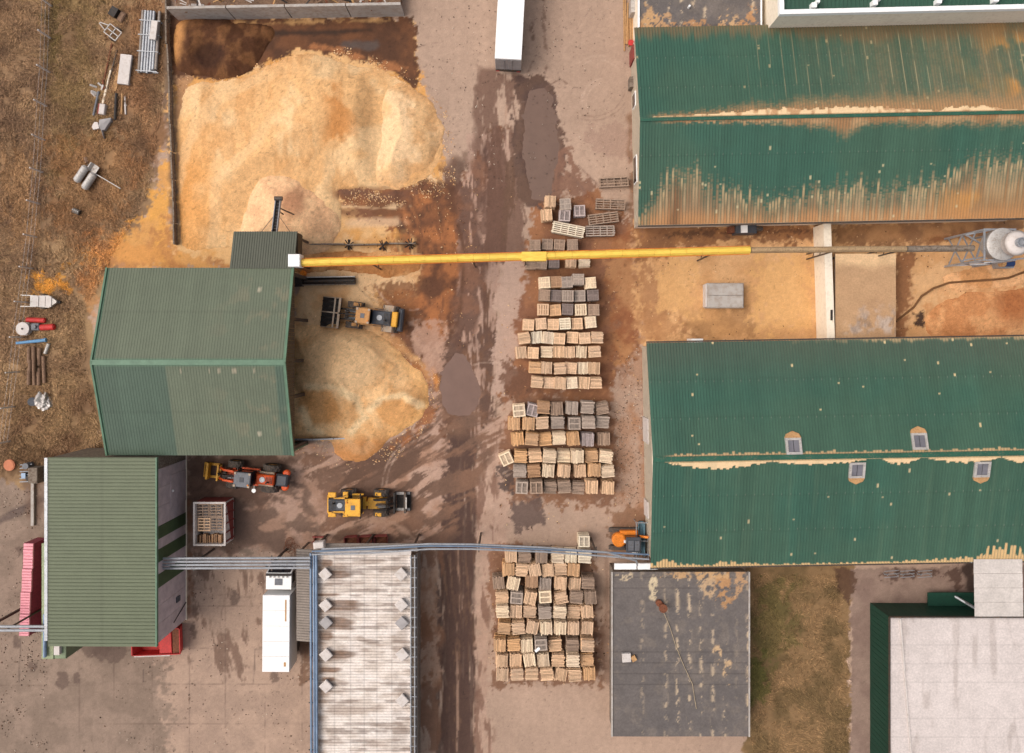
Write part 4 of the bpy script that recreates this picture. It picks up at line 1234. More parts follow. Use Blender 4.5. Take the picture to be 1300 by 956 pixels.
def shed_s(u, v, pn, r):
    c, _ = shed_n(u, v, pn, r)
    x = X0 + u * (X1 - X0)
    dk = ((x < -30.2) | (x > -20.65)) & (v > 0.04) & (u > 0.014) & (u < 0.986)
    c[dk] = c[dk] * (SHD / SH) * 0.92
    fl = (np.abs(v - 0.085) < 0.02) & (vnoise(u * 60, v * 0, 9) > 0.66) & (u > .4) & (u < .85)
    c = lerp(c, np.array(S(186, 170, 146)), 0.55 * fl)
    return c, None

ribbed("roof_slope", TS, (X0, YR, ZR), (X1, YR, ZR), (X0, YN, ZE), shed_n, 0.25, 0.022, 40)
ribbed("roof_slope", TS, (X0, YR, ZR), (X1, YR, ZR), (X0, YS_, ZE), shed_s, 0.25, 0.022, 40)
MB().box(X0 - 0.05, YR - 0.22, ZR + 0.02, X1 + 0.05, YR + 0.22, ZR + 0.10).build("ridge_cap", M['trim'], TS)
for xx in (X0, X1):
    for ya, za in ((YN, ZE), (YS_, ZE)):
        MB().beam((xx, YR, ZR + 0.03), (xx, ya, za + 0.03), 0.16, 0.22).build("verge_trim", M['trim'], TS)
w = MB()
w.box(X0 + 0.2, YS_ + 0.2, 0, X0 + 0.4, YN - 0.2, ZE - 0.1)
w.box(X0 + 0.4, YN - 0.4, 0, X1 - 4, YN - 0.2, ZE - 0.12)
w.box(X0 + 0.4, YS_ + 0.2, 0, X1 - 0.2, YS_ + 0.4, ZE - 0.12)
w.build("wall", M['lgreen'], TS)
gb = MB()        # gable cladding above the open east front, plank by plank
n = 44
for i in range(n):
    ya = YS_ + 0.15 + (YN - YS_ - 0.3) * i / n
    yb = ya + (YN - YS_ - 0.3) / n - 0.03
    za, zb = [ZR - 0.18 - abs(q - YR) * (ZR - ZE) / (YN - YR) for q in (ya, yb)]
    gb.prism([(X1 - 0.12, ya), (X1 - 0.05, ya), (X1 - 0.05, yb), (X1 - 0.12, yb)], ZE - 0.55, [za, za, zb, zb])
tag(gb.build("gable_cladding", M['brown'], TS), kind='stuff')
gw = MB()
for i in range(2):
    pass
gw.add([(X0 + 0.25, YS_ + .2, ZE - .1), (X0 + 0.25, YN - .2, ZE - .1), (X0 + 0.25, YR, ZR - .2)], [(0, 1, 2)])
gw.build("gable_wall", M['lgreen'], TS)
for yy in (YS_ + 0.5, YS_ + 5.2, YR, YN - 4.6, YN - 0.5):
    MB().box(X1 - 0.5, yy - 0.15, 0, X1 - 0.2, yy + 0.15, ZE - 0.2).build("post", M['steeld'], TS)
# roof extension carrying the conveyor
a0, a1 = P(292, 342, 5.95).x, P(374, 342, 5.95).x
ye = P(0, 294, 4.95).y

def ext_c(u, v, pn, r):
    c = np.broadcast_to(np.array(S(98, 100, 86)), u.shape + (3,)).copy()
    c *= (0.92 + 0.14 * fbm(u * 6, v * 3 / 5, 0.5, 211, 3))[..., None]
    return c * (0.88 + 0.12 * pn)[..., None], None

ribbed("roof_extension", TS, (a0, YN - 0.05, 6.06), (a1, YN - 0.05, 6.06), (a0, ye, 5.0), ext_c, 0.22, 0.04, 20)
ew = MB()
ew.box(a1 - 0.15, YN + 0.1, 3.4, a1 + 0.02, ye - 0.1, 4.9)
ew.box(a0 + 0.05, YN + 0.1, 0, a0 + 0.2, ye - 0.1, 4.9)
ew.box(a0 + 0.2, ye - 0.25, 2.6, a1 - 0.15, ye - 0.1, 4.85)
ew.build("extension_wall", M['brown'], TS)
for yy in (YN + 0.5, ye - 0.5):
    MB().box(a1 - 0.2, yy - .1, 0, a1 - 0.03, yy + .1, 3.4).build("post", M['steeld'], TS)

# inclined conveyor poking out of the extension
p0, p1 = P(348, 300, 4.2), P(353.5, 252, 6.4)
TC = thing("inclined_conveyor", "dark inclined conveyor with two stays jutting over the pinkish heap", 'conveyor', (p0.x, p0.y, 0))
o = Vector((p0.x, p0.y, 0))
dx = Vector((0.22, 0, 0))
for s_ in (-1, 1):
    MB().beam(p0 - o + dx * s_, p1 - o + dx * s_, 0.07, 0.3).build("side_rail", M['steel'], TC)
bl = MB().beam(p0 - o - Vector((0, 0, .08)), p1 - o - Vector((0, 0, .08)), 0.36, 0.06)
bl.build("belt", M['black'], TC)
sl = MB()
for k in range(12):
    q = (p0 - o).lerp(p1 - o, (k + .5) / 12)
    sl.box(q.x - .18, q.y - .03, q.z - .04, q.x + .18, q.y + .03, q.z + .03)
sl.build("belt_cleat", M['steeld'], TC)
hd = MB().cyl(p1 - o - dx * 1.6, p1 - o + dx * 1.6, 0.2, 12)
hd.build("head_drum", M['steeld'], TC)
for s_, ex in ((-1, 332), (1, 368)):
    MB().cyl(p0.lerp(p1, .55) - o + dx * s_, P(ex, 294, 5.0) - o, 0.025, 5).build("stay", M['steeld'], TC)
for t_ in (0.75,):
    q = p0.lerp(p1, t_) - o
    MB().beam((q.x - .2, q.y, q.z), (q.x - .5, q.y, 2.2), .1).beam((q.x + .2, q.y, q.z), (q.x + .5, q.y, 2.2), .1).build("trestle", M['steeld'], TC)

# ------------------------------------------------------------------ long conveyor duct
hb = P(373.5, 330.5, 6.9)
TD = thing("conveyor_duct", "long yellow sawdust conveyor duct crossing the yard from shed to silo", 'conveyor', (hb.x, hb.y, 0))
o = Vector((hb.x, hb.y, 0))
MB().box(-0.56, -0.56, 5.6, 0.5, 0.56, 6.9, bev=.05).build("transfer_box", M['white'], TD)
path = [P(381, 333.5, 6.2), P(560, 328.5, 6.4), P(684, 325, 6.5), P(790, 322, 6.5), P(952, 317.5, 6.5)]

def duct(pts, w, h, name, m, jit=0.0):
    mb = MB()
    for a, b in zip(pts[:-1], pts[1:]):
        k = max(2, int((b - a).length / 1.4))
        for i in range(k):
            q0, q1 = a.lerp(b, i / k) - o, a.lerp(b, (i + 1) / k) - o
            jz = Vector((0, random.uniform(-jit, jit), 0))
            dirv = (q1 - q0)
            L_ = dirv.length
            rz = math.atan2(dirv.y, dirv.x)
            cx, cy = (q0.x + q1.x) / 2, (q0.y + q1.y) / 2
            hw = w / 2
            sec = [(-hw, -h / 2), (hw, -h / 2), (hw, h * .2), (hw * .45, h / 2), (-hw * .45, h / 2), (-hw, h * .2)]
            vs = []
            u = Vector((-math.sin(rz), math.cos(rz), 0))
            for q in (q0, q1 - dirv * 0.012):
                for (sy, sz) in sec:
                    vs.append(q + u * sy + Vector((0, 0, sz)) + jz)
            n_ = 6
            fs = [(i2, (i2 + 1) % n_, n_ + (i2 + 1) % n_, n_ + i2) for i2 in range(n_)] + [tuple(range(n_ - 1, -1, -1)), tuple(range(n_, 2 * n_))]
            mb.add(vs, fs)
    return mb.build(name, m, TD)

duct(path, 0.62, 0.7, "casing", M['yellowp'], 0.012)
duct([P(953, 317.5, 6.5), P(1060, 316.5, 6.6), P(1150, 316, 6.7)], 0.5, 0.6, "dusty_casing", M['beige'], 0.01)
duct([P(1151, 316, 6.7), P(1236, 315, 6.8)], 0.52, 0.6, "grey_casing", M['concd'], 0.01)
MB().box(*(P(678, 325, 6.95) - o - Vector((1.1, .42, .75))), *(P(678, 325, 6.95) - o + Vector((1.1, .38, -.02)))).build("joint_cover", M['yellowp'], TD)
rl = MB()
for sg in (-1, 1):
    rl.tube([q - o + Vector((0, sg * 0.37, 0.05)) for q in path], 0.03, 5)
rl.build("side_rail", M['orange2'], TD)
for px_, py_ in ((470, 331), (600, 327.5), (668, 325.5), (905, 319), (1056, 316.8), (1140, 316)):
    a = P(px_, py_, 6.1) - o
    t = MB()
    for sg in (-1, 1):
        t.beam((a.x, a.y + sg * .2, a.z), (a.x, a.y + sg * .25, 0), 0.12)
    for zz_ in (1.5, 3.2, 4.9):
        t.beam((a.x, a.y - .22, zz_), (a.x, a.y + .22, zz_ + .4), .06)
    t.build("trestle", M['steeld'], TD)

# ------------------------------------------------------------------ silo at right edge
c = P(1273, 310, 7.0)
TSi = thing("cyclone_silo", "pale grey round silo on steel legs beside the right edge", 'silo', (c.x, c.y, 0))
pr = [(0.5, 4.4), (1.35, 5.9), (1.4, 6.0), (1.4, 6.95), (1.46, 7.0), (1.4, 7.05), (0.9, 7.2)]
MB().lathe(pr, n=28).build("shell", M['paleg'], TSi, True)
e = P(1294, 308, 9.0) - Vector((c.x, c.y, 0))
MB().lathe([(0.4, 7.3), (1.0, 8.0), (1.05, 8.1), (1.05, 8.7), (1.1, 8.75), (0.8, 9.0), (0.42, 9.02)], (e.x, e.y, 0), 26).build("cyclone", M['offwhite'], TSi, True)
MB().lathe([(0.42, 9.0), (0.42, 9.4), (0.34, 9.4), (0.34, 9.1)], (e.x, e.y, 0), 16).build("outlet", M['steel'], TSi)
for sx, sy in ((-1.35, -1.35), (-1.35, 1.35), (1.35, -1.35), (1.35, 1.35)):
    MB().beam((sx, sy, 0), (sx, sy, 6.6), 0.18).build("leg", M['steel'], TSi)
br = MB()
for z0, z1 in ((0.6, 3.0), (3.0, 5.2)):
    br.beam((-1.35, -1.35, z0), (-1.35, 1.35, z1), .1).beam((-1.35, 1.35, z0), (-1.35, -1.35, z1), .1)
    br.beam((-1.35, -1.35, z0), (1.35, -1.35, z1), .1).beam((1.35, -1.35, z0), (-1.35, -1.35, z1), .1)
br.box(-1.45, -1.45, 6.5, 1.45, -1.3, 6.62).box(-1.45, 1.3, 6.5, 1.45, 1.45, 6.62).box(-1.45, -1.3, 6.5, -1.3, 1.3, 6.62)
br.build("bracing", M['steel'], TSi)
gy_ = MB()
for a, b in (((1226, 298, 5.0), (1258, 292, 5.0)), ((1220, 331, 5.0), (1258, 325, 5.0)), ((1226, 298, 5.0), (1248, 311, 4.6)), ((1240, 326, 5), (1250, 296, 4.8)), ((1270, 331, 4.6), (1310, 327, 4.6))):
    gy_.beam(P(*a) - Vector((c.x, c.y, 0)), P(*b) - Vector((c.x, c.y, 0)), 0.14)
gy_.build("service_frame", M['steel'], TSi)
mo = P(1284, 334, 2.0)
TM = thing("blower_motor", "small blue blower motor on a frame under the silo", 'motor', (mo.x, mo.y, 0))
MB().box(-.7, -.4, 0, .7, .4, 1.3).build("base_frame", M['steel'], TM)
MB().cyl((-.35, 0, 1.6), (.45, 0, 1.6), .3, 14).build("motor_body", mat("motor_blue", S(40, 62, 104), .5), TM)
MB().cyl((-.75, .1, 1.5), (-.38, .1, 1.5), .42, 14).build("fan_case", M['tan'], TM)

# ------------------------------------------------------------------ right court
def flat_roof(T, x0, y0, x1, y1, z, fn, name="roof", m=None, step=.10):
    """x-y grid sheet, v runs north to south"""
    nx, ny = max(4, int((x1 - x0) / step)), max(4, int((y1 - y0) / step))
    U, V = np.meshgrid(np.linspace(0, 1, nx), np.linspace(0, 1, ny))
    C, _ = fn(U, V, U * 0 + 1, U * 0)
    Z = z + (fbm(U * (x1 - x0), V * (y1 - y0), 2.5, 3, 3) - .5) * .05
    pos = np.stack([x0 + U * (x1 - x0), y1 - V * (y1 - y0), Z], -1)
    me = mesh_np(name, pos.reshape(-1, 3), grid_quads(ny, nx)[:, ::-1], C.reshape(-1, 3), None, True)
    return link(name, me, m or M['roofr'], T)

TQ = thing("concrete_bunker", "grey concrete box with a paired slab lid standing on sawdust", 'bunker', P(917, 376))
MB().box(-1.75, -1.2, 0, 1.75, 1.2, 1.15).build("wall", M['concrete'], TQ)
for a, b in ((-1.13, -0.012), (0.012, 1.13)):
    MB().box(-1.68, a, 1.15, 1.68, b, 1.3, bev=.03).build("lid_slab", M['concrete'], TQ)
MB().box(-1.9, -1.1, .0, -1.76, 1.1, 1.1).build("side_slab", M['offwhite'], TQ)

a0, a1 = P(1045, 286, 2.6), P(1060, 432, 2.6)
wl = MB()
q = [P(1045.5, 284, 2.6), P(1055, 284, 2.6), P(1060, 432, 2.6), P(1050, 432, 2.6)]
wl.prism([(p.x, p.y) for p in q][::-1], 0, 2.6)
TW = thing("partition_wall", "thick beige concrete partition wall crossing the sawdust court", 'wall', (0, 0, 0))
wl.build("wall", M['cream'], TW)
sx = P(1055.5, 400, 2.6)
MB().box(sx.x - .1, sx.y - .5, 2.6, sx.x + .1, sx.y + .5, 2.66).build("slot", M['black'], TW)

def slab_c(u, v, pn, r):
    c = lerp(np.array(S(204, 166, 126)), np.array(S(182, 144, 108)), fbm(u * 6, v * 8.6, 2.5, 301, 5))
    m = sstep(0.5, 0.72, v * 0.75 + u * .12 + 0.5 * (fbm(u * 6, v * 8.6, 1.6, 303, 4) - 0.5)) * (1 - sstep(0.88, 0.96, v))
    c = lerp(c, np.array(S(196, 178, 164)), 0.8 * m * sstep(.4, .55, fbm(u * 6, v * 8.6, .8, 305, 3)))
    c = lerp(c, np.array(S(130, 112, 100)), 0.5 * m * sstep(.55, .65, fbm(u * 6 * 3, v * 8.6, .9, 307, 3)))
    c = lerp(c, np.array(S(244, 204, 156)), 0.9 * (1 - sstep(0.06, 0.2, v + .12 * (fbm(u * 6, v * 9, 1.5, 309, 3) - .5))))
    return c, None

TL = thing("low_canopy", "low ribbed canopy dusted with sawdust and white stains by partition wall", 'canopy', (0, 0, 0))
A_, B_, C_ = P(1061, 322, 2.4), P(1138, 320, 2.4), P(1062, 432, 2.1)
flat_roof(TL, A_.x, C_.y, B_.x, A_.y, 2.3, slab_c, "canopy_slab")
MB().box(A_.x, C_.y, 2.1, B_.x, A_.y, 2.26).build("slab_edge", M['concd'], TL)
lg = MB()
for xx in (A_.x + .3, B_.x - .3):
    for yy in (A_.y - .3, C_.y + .3):
        lg.box(xx - .1, yy - .1, 0, xx + .1, yy + .1, 2.1)
lg.build("post", M['steeld'], TL)
tag(MB().tube([P(*p) for p in ((1138, 408, .12), (1150, 398, .12), (1160, 390, .15), (1170, 376, .3), (1185, 366, .35), (1205, 359, .35), (1230, 357, .4), (1262, 355, .6), (1280, 353, .5), (1296, 347, .4), (1320, 338, .3))], 0.10, 8).build("hose", M['hose']),
    "dark hose snaking over the sawdust from canopy to silo", "hose")
# vehicle-like dust extractor unit and bits under the upper hall eave
uw = P(942, 293)
TU = thing("extractor_unit", "small grey extractor unit standing against the upper hall wall", 'machine', (uw.x, uw.y, 0), R(1))
MB().box(-1.0, -.45, 0, 1.0, .35, 1.5, bev=.05).build("housing", M['dgrey'], TU)
MB().box(-.55, -.4, 1.5, .05, .3, 1.7).build("access_panel", M['white'], TU)
MB().cyl((.9, 0, 1.2), (1.6, 0, 1.2), .25, 10).build("duct_stub", M['steeld'], TU)
MB().box(-1.5, -.3, 0, -1.03, .3, 1.1).build("motor_cover", M['rust'], TU)
tag(MB().box(*P(872, 436, 0), *(P(886, 430, 0) + Vector((0, 0, 2.2))), bev=.04).build("white_cabinet", M['white']), "white metal cabinet standing at the lower hall's upper wall", "cabinet")

# ------------------------------------------------------------------ top right buildings
def felt_c(seed, patches, wd, hg):
    def f(u, v, pn, r):
        c = lerp(np.array(S(98, 92, 90)), np.array(S(116, 107, 102)), fbm(u * wd, v * hg, 4, seed, 5))
        c = lerp(c, np.array(S(130, 118, 108)), .4 * sstep(.5, .65, fbm(u * wd, v * hg, 1.4, seed + 13, 5, .65)))
        c = c * (0.9 + .2 * fbm(u * wd, v * hg, .5, seed + 2, 3))[..., None]
        c = c * (1 - 0.25 * (np.abs((v * hg) % 1.0 - .5) < .025))[..., None]
        # white spotting in strips along the old felt laps
        strip = vnoise(np.floor(u * wd / 1.1), v * 0 + seed, seed)
        near = np.exp(-(((u * wd / 1.1) % 1 - .5) / .16) ** 2)
        sp = sstep(0.55, 0.62, fbm(u * wd * 1.6, v * hg, .6, seed + 5, 5, .65)) * near * sstep(.35, .6, strip)
        c = lerp(c, np.array(S(206, 182, 152)), .85 * np.clip(sp, 0, 1))
        for (pu, pv, ru, rv, col) in patches:
            e = np.hypot((u - pu) * wd / ru, (v - pv) * hg / rv) + 1.8 * (fbm(u * wd, v * hg, .8, seed + 7, 5, .65) - .5)
            m = (1 - sstep(.7, 1.0, e)) * sstep(.48, .54, fbm(u * wd, v * hg, .55, seed + 9, 5, .7))
            c = lerp(c, np.array(col), .9 * m)
        return c, None
    return f

SAWD = S(190, 142, 98)
a, b = P(812, -30, 4.2), P(965, 36, 4.2)
TF = thing("flat_roof_annex", "dark felt flat roofed annex with sawdust clumps above the upper hall", 'building', (0, 0, 0))
wd, hg = b.x - a.x, a.y - b.y
pt = [(x, .98, 1.3, .7, SAWD) for x in (.05, .14, .24, .33, .45, .62, .72, .9, .97)] + [(.73, .86, 1.0, 1.0, S(206, 168, 126)), (.1, .82, 1.2, 1.6, S(200, 158, 112)), (.22, .86, 1.0, 1.2, S(190, 150, 110)), (.95, .8, .8, 1.4, SAWD), (.3, .92, .8, .6, SAWD)]
flat_roof(TF, a.x, b.y, b.x, a.y, 4.2, felt_c(311, pt, wd, hg))
MB().box(a.x, b.y + .02, 0, b.x, a.y, 4.1).build("wall", M['cream'], TF)
k = MB().box(a.x - .16, b.y, 3.9, a.x - .01, a.y, 4.36).box(b.x + .01, b.y, 3.9, b.x + .14, a.y, 4.36)
k.build("parapet", M['white'], TF)
MB().cyl((P(874, 10, 4.2).x, P(874, 10, 4.2).y, 4.15), (P(874, 10, 4.2).x, P(874, 10, 4.2).y, 4.7), .1, 10).build("vent_pipe", M['white'], TF)

a, b = P(990, -40, 8.0), P(1340, 18, 8.0)
TT = thing("tall_cream_building", "tall cream walled building with green roof at the top right edge", 'building', (P(990, 18, 8).x, P(990, 18, 8).y, 0), R(1.3))
wd, hg = P(1340, 0, 8).x - P(990, 0, 8).x, 9
MB().box(.08, .08, 0, wd, hg, 7.3).build("wall", M['cream'], TT)

def tgreen(u, v, pn, r):
    c = lerp(np.array(S(50, 92, 74)), np.array(S(58, 84, 68)), fbm(u * wd, v * hg, 4, 321, 4))
    return c * (.9 + .1 * pn)[..., None], None

ribbed("roof", TT, (.42, .42, 7.65), (wd, .42, 7.65), (.42, hg, 7.9), tgreen, .35, .05, 10)
MB().box(0, 0, 7.5, wd, .4, 8.0).box(0, .4, 7.5, .4, hg, 8.0).build("parapet", M['white'], TT)
for px_, py_ in ((1032, 8), (1109, 5), (1190, 3), (1262, 1)):
    q = Matrix.Rotation(-R(1.3), 3, 'Z') @ (P(px_, py_, 7.9) - TT.location)
    vo = MB().box(q.x - .22, q.y - .2, 7.6, q.x + .22, q.y + .2, 8.25)
    vo.box(q.x + .14, q.y + .12, 7.6, q.x + .42, q.y + .4, 8.45)
    vo.build("roof_vent", M['white'], TT)
tag(MB().tube([P(1002, 24, 7.2), P(1006, 17, 8.02), P(1008, 16, 8.1)], .04, 5).build("drip_pipe", M['steeld'], TT))
# boards leaning at the annex corner
TK = thing("plank_pile", "pile of long tan planks leaning beside the annex wall", 'planks', P(797, 30))
for k in range(7):
    x = -.45 + k * .16
    l0 = 2.6 + random.uniform(-.8, .8)
    bd = MB()
    bd.box(x, -2.4 + random.uniform(-.4, .5), .05 + .03 * (k % 3), x + .13, l0, .12 + .05 * (k % 3), rz=random.uniform(-.02, .02))
    bd.build("plank", M['tan'], TK)
tag(MB().box(*P(798, 24, 0), *(P(804, 6, 0) + Vector((0, 0, 1.6)))).build("meter_cabinet", M['paleg']), "grey metal cabinet beside the planks at the annex corner", "cabinet")
tag(MB().box(*P(797, 116, 0), *(P(803, 103, 0) + Vector((0, 0, 1.4)))).build("wall_box", M['concd']), "small dark box beside the cream gable of the upper hall", "box")
tag(MB().cyl(P(801, 54, 0), P(801, 54, .9), .28, 12).build("red_drum", M['red']), "small red drum against the upper hall's gable", "drum")

# ------------------------------------------------------------------ bottom right buildings
a, b = P(778, 726, 3.4), P(950, 935, 3.4)
TG = thing("felt_roof_building", "dark grey felt flat roofed building with white spots below the lower hall", 'building', (0, 0, 0))
wd, hg = b.x - a.x, a.y - b.y
flat_roof(TG, a.x, b.y, b.x, a.y, 3.4, felt_c(331, [(.72, .06, 1.2, 1.6, S(196, 164, 128)), (.82, .12, .9, 2.0, S(186, 140, 96)), (.93, .06, .7, 1.3, S(190, 150, 112)), (.08, .03, .8, .6, S(206, 184, 152)), (.3, .1, .4, 1.4, S(214, 194, 160)), (.84, .62, .5, 1.8, S(206, 172, 132)), (.78, .5, .5, 1.2, S(206, 172, 132)), (.6, .02, 3.0, .4, S(200, 160, 116))], wd, hg))
MB().box(a.x + .1, b.y, 0, b.x - .1, a.y - .1, 3.3).build("wall", M['concd'], TG)
MB().box(a.x - .14, b.y, 3.1, a.x - .01, a.y, 3.5).box(b.x + .01, b.y, 3.1, b.x + .14, a.y, 3.5).build("roof_edge", M['concrete'], TG)
q0 = P(840, 769, 3.6)
ch = MB().cyl((q0.x, q0.y, 3.3), (q0.x, q0.y, 4.3), .3, 14).cyl((q0.x, q0.y, 4.3), (q0.x, q0.y, 4.42), .4, 14)
ch.build("flue_pipe", M['rust'], TG)
MB().cyl((q0.x - .25, q0.y + .25, 3.4), (q0.x - .25, q0.y + .25, 3.75), .3, 12).build("flue_collar", M['rust'], TG)
tag(MB().tube([P(*p) for p in ((842, 776, 3.5), (850, 795, 3.48), (858, 820, 3.47), (868, 845, 3.47), (879, 868, 3.47), (884, 900, 3.47))], .028, 6).build("cable", M['cable'], TG))
for k, (xa, xb) in enumerate(((780, 808), (809.5, 834.5))):
    tag(MB().box(*(P(xa, 723, 3.7) - Vector((0, 0, .22))), *P(xb, 715.5, 3.7)).build("canopy_panel", M['white']),
        ("white roof panel at the felt roof's upper left corner" if k == 0 else "white roof panel between felt roof corner and lower hall"), "panel")
q0 = P(795, 834, 3.5)
tag(MB().box(q0.x - .4, q0.y - .4, 3.43, q0.x + .4, q0.y + .4, 3.75, rz=.05).build("roof_hatch", M['offwhite'], TG))
MB().box(q0.x + .45, q0.y - .35, 3.44, q0.x + .9, q0.y + .15, 3.7, rz=.5).build("rubble_block", M['tan'], TG)

a, b = P(1130, 784, 4.2), P(1345, 990, 4.2)
TH = thing("white_roof_building", "white roofed building with dark green walls in the bottom right corner", 'building', (0, 0, 0))
wd, hg = b.x - a.x, a.y - b.y

def wroof(u, v, pn, r):
    c = lerp(np.array(S(222, 210, 204)), np.array(S(204, 192, 186)), fbm(u * wd, v * hg / 3, 2.2, 341, 4))
    c = lerp(c, np.array(S(176, 162, 154)), .5 * sstep(.55, .7, fbm(u * wd, v * hg / 5, .9, 343, 4)))
    c = c * (1 - .12 * (np.abs((v * hg / 1.7) % 1 - .5) < .02))[..., None]
    c = c * (1 - .3 * (v < .012))[..., None]
    return c, None

flat_roof(TH, a.x, b.y, b.x, a.y, 4.2, wroof)
kb = MB()
kb.beam((a.x + .9, a.y - .1, 4.28), (a.x + 2.1, b.y, 4.28), .12, .1)
kb.build("roof_seam", M['offwhite'], TH)
MB().box(a.x - .08, b.y, 4.02, a.x - .005, a.y, 4.3).box(a.x, a.y + .005, 4.02, b.x, a.y + .08, 4.3).build("roof_edge", M['steeld'], TH)
n = 30                                   # vertical cladding sheets, each its own board
for i in range(n):
    y1 = a.y - hg * i / n
    MB().box(a.x + .02, y1 - hg / n + .02, 0, a.x + .12, y1, 4.0).build("cladding_board", M['bottle'], TH)
for i in range(26):
    x = a.x + .14 + (wd - .2) * i / 26
    MB().box(x, a.y - .12, 0, x + (wd - .2) / 26 - .02, a.y - .02, 4.0).build("cladding_board", M['bottle'], TH)
pr_ = P(1182, 768, 1.6)
MB().box(pr_.x, a.y + .02, .9, P(1241, 768, 1.6).x, a.y + 1.3, 1.0).build("porch_roof", M['bottle'], TH)
MB().beam(P(1212, 757, 2.2), P(1244, 776, 3.2), .12).build("stair_rail", M['steel'], TH)
a, b = P(1236, 710, 4.75), P(1298, 783, 4.75)
TJ = thing("link_roof", "white link corridor roof joining the lower hall to the white roofed building", 'corridor', (0, 0, 0))
wd2, hg2 = b.x - a.x, a.y - b.y

def lroof(u, v, pn, r):
    c = lerp(np.array(S(220, 210, 202)), np.array(S(196, 186, 178)), fbm(u * wd2, v * hg2 / 2, 1.6, 351, 4))
    c = c * (1 - .1 * (np.abs((v * 4) % 1 - .5) < .03))[..., None]
    return c, None

for i in range(4):
    def sub(u, v, pn, r, i=i):
        return lroof(u, (v + i) / 4, pn, r)
    flat_roof(TJ, a.x + .015 * i * 2, a.y - hg2 * (i + 1) / 4 + .02, b.x + .015 * i * 2, a.y - hg2 * i / 4, 4.75, sub, "roof_sheet")
for xx in (a.x + .5, b.x - .3):
    for yy in (a.y - .4, b.y + .6):
        MB().box(xx - .1, yy - .1, 0, xx + .1, yy + .1, 4.68).build("post", M['steel'], TJ)
MB().beam((a.x - .1, a.y - .3, 4.6), (a.x + .35, a.y - 1.2, .3), .12).build("downpipe", M['steel'], TJ)
# bicycle-like rack frames by the hall wall
for k, px_ in enumerate((1128, 1148, 1170)):
    q = P(px_, 727)
    rk = thing("pipe_rack", "%s low steel pipe rack along the lower hall's bottom wall" % ("left", "middle", "right")[k], 'rack', (q.x, q.y, 0), 0, 'pipe racks by the hall wall')
    for sx in (-.5, .5):
        MB().beam((sx, 0, 0), (sx, 0, .9), .06).build("post", M['steel'], rk)
    for sy in (-.3, 0, .3):
        MB().beam((-.7, sy, .6), (.7, sy + .1, .6), .05).build("rail", M['steel'], rk)

# ------------------------------------------------------------------ bottom left workshop
hW = 6.8
a, b = P(60, 580, hW), P(198, 821, hW)
TWk = thing("workshop", "pale green ribbed mono-pitch workshop with grey panelled wall at lower left", 'building', (0, 0, 0))

def wk(u, v, pn, r):
    c = np.broadcast_to(np.array(S(104, 112, 86)), u.shape + (3,)).copy()
    c *= (.9 + .12 * fbm(v * 9, u * 17, 4, 361, 4) + .1 * fbm(v * 9 / 6, u * 17, .5, 363, 3))[..., None]
    c = c * (.88 + .12 * pn)[..., None]
    c = c * (0.95 + 0.10 * vnoise(np.floor(u * 16) + .5, v * 0 + 3, 365))[..., None]
    c = c * (1 - 0.10 * (np.abs(v - .5) < .010))[..., None]
    c = lerp(c, np.array(S(86, 84, 72)), .6 * (1 - sstep(.0, .03, v + .02 * fbm(v * 9, u * 17, .6, 3, 3))))
    return c, None

ribbed("roof", TWk, (a.x, b.y, hW - .1), (a.x, a.y - .05, hW - .1), (b.x, b.y, hW), wk, .315, .06, 40)
MB().box(b.x - .02, b.y, hW - .25, b.x + .1, a.y - .05, hW + .08).build("gutter", M['trim'], TWk)
MB().box(a.x - .3, b.y + .5, hW - .35, a.x - .02, a.y - .1, hW - .05).build("gutter", M['steel'], TWk)
wx = P(236, 700, 0).x
ys0, ys1 = b.y + .05, a.y - .1
MB().box(a.x + .1, ys0 + .1, 0, wx - .03, ys1, hW - .27).build("wall", M['concd'], TWk)
# east wall: flat cassettes and green bands, each a piece of its own
bands = [(583, 650, 'lilac'), (650, 665, 'band'), (665, 677, 'lilac'), (677, 692, 'band'), (692, 706, 'lilac'), (706, 722, 'band'), (722, 786, 'lilac')]
for y0, y1, m in bands:
    Y0, Y1 = P(0, y0).y, P(0, y1).y
    if m == 'lilac':
        k = max(1, round(abs(Y0 - Y1) / 1.6))
        for i in range(k):
            MB().box(wx - .03, Y1 + (Y0 - Y1) * i / k + .012, 0, wx + .03, Y1 + (Y0 - Y1) * (i + 1) / k - .012, hW - .28).build("wall_panel", M['lilac'], TWk)
    else:
        MB().box(wx - .03, Y1, 0, wx + .05, Y0, hW - .28).build("wall_band", M['band'], TWk)
Yd = P(0, 615).y
dr = MB().box(wx + .031, Yd - 1.5, 0, wx + .07, Yd + 1.5, 3.6).build("door", M['lilac'], TWk)
MB().box(wx + .071, Yd - .1, 3.2, wx + .2, Yd + .1, 3.35).build("lamp", M['white'], dr)
Yv = P(0, 752).y
MB().box(wx + .031, Yv - .25, 1.6, wx + .14, Yv + .25, 2.4).build("vent_grille", M['dgrey'], TWk)
MB().beam((wx + .1, Yv - .9, .2), (wx + .1, Yv - 1.9, 3.0), .06).build("ladder_pole", M['black'], TWk)
MB().box(wx + .031, ys0, .0, wx + .11, ys1, .12).build("plinth", M['cream'], TWk)
MB().cyl((b.x - 0.0, P(0, 700).y, 3.4), (b.x + .12, P(0, 700).y, 3.4), .06, 8).build("bracket", M['steel'], TWk)
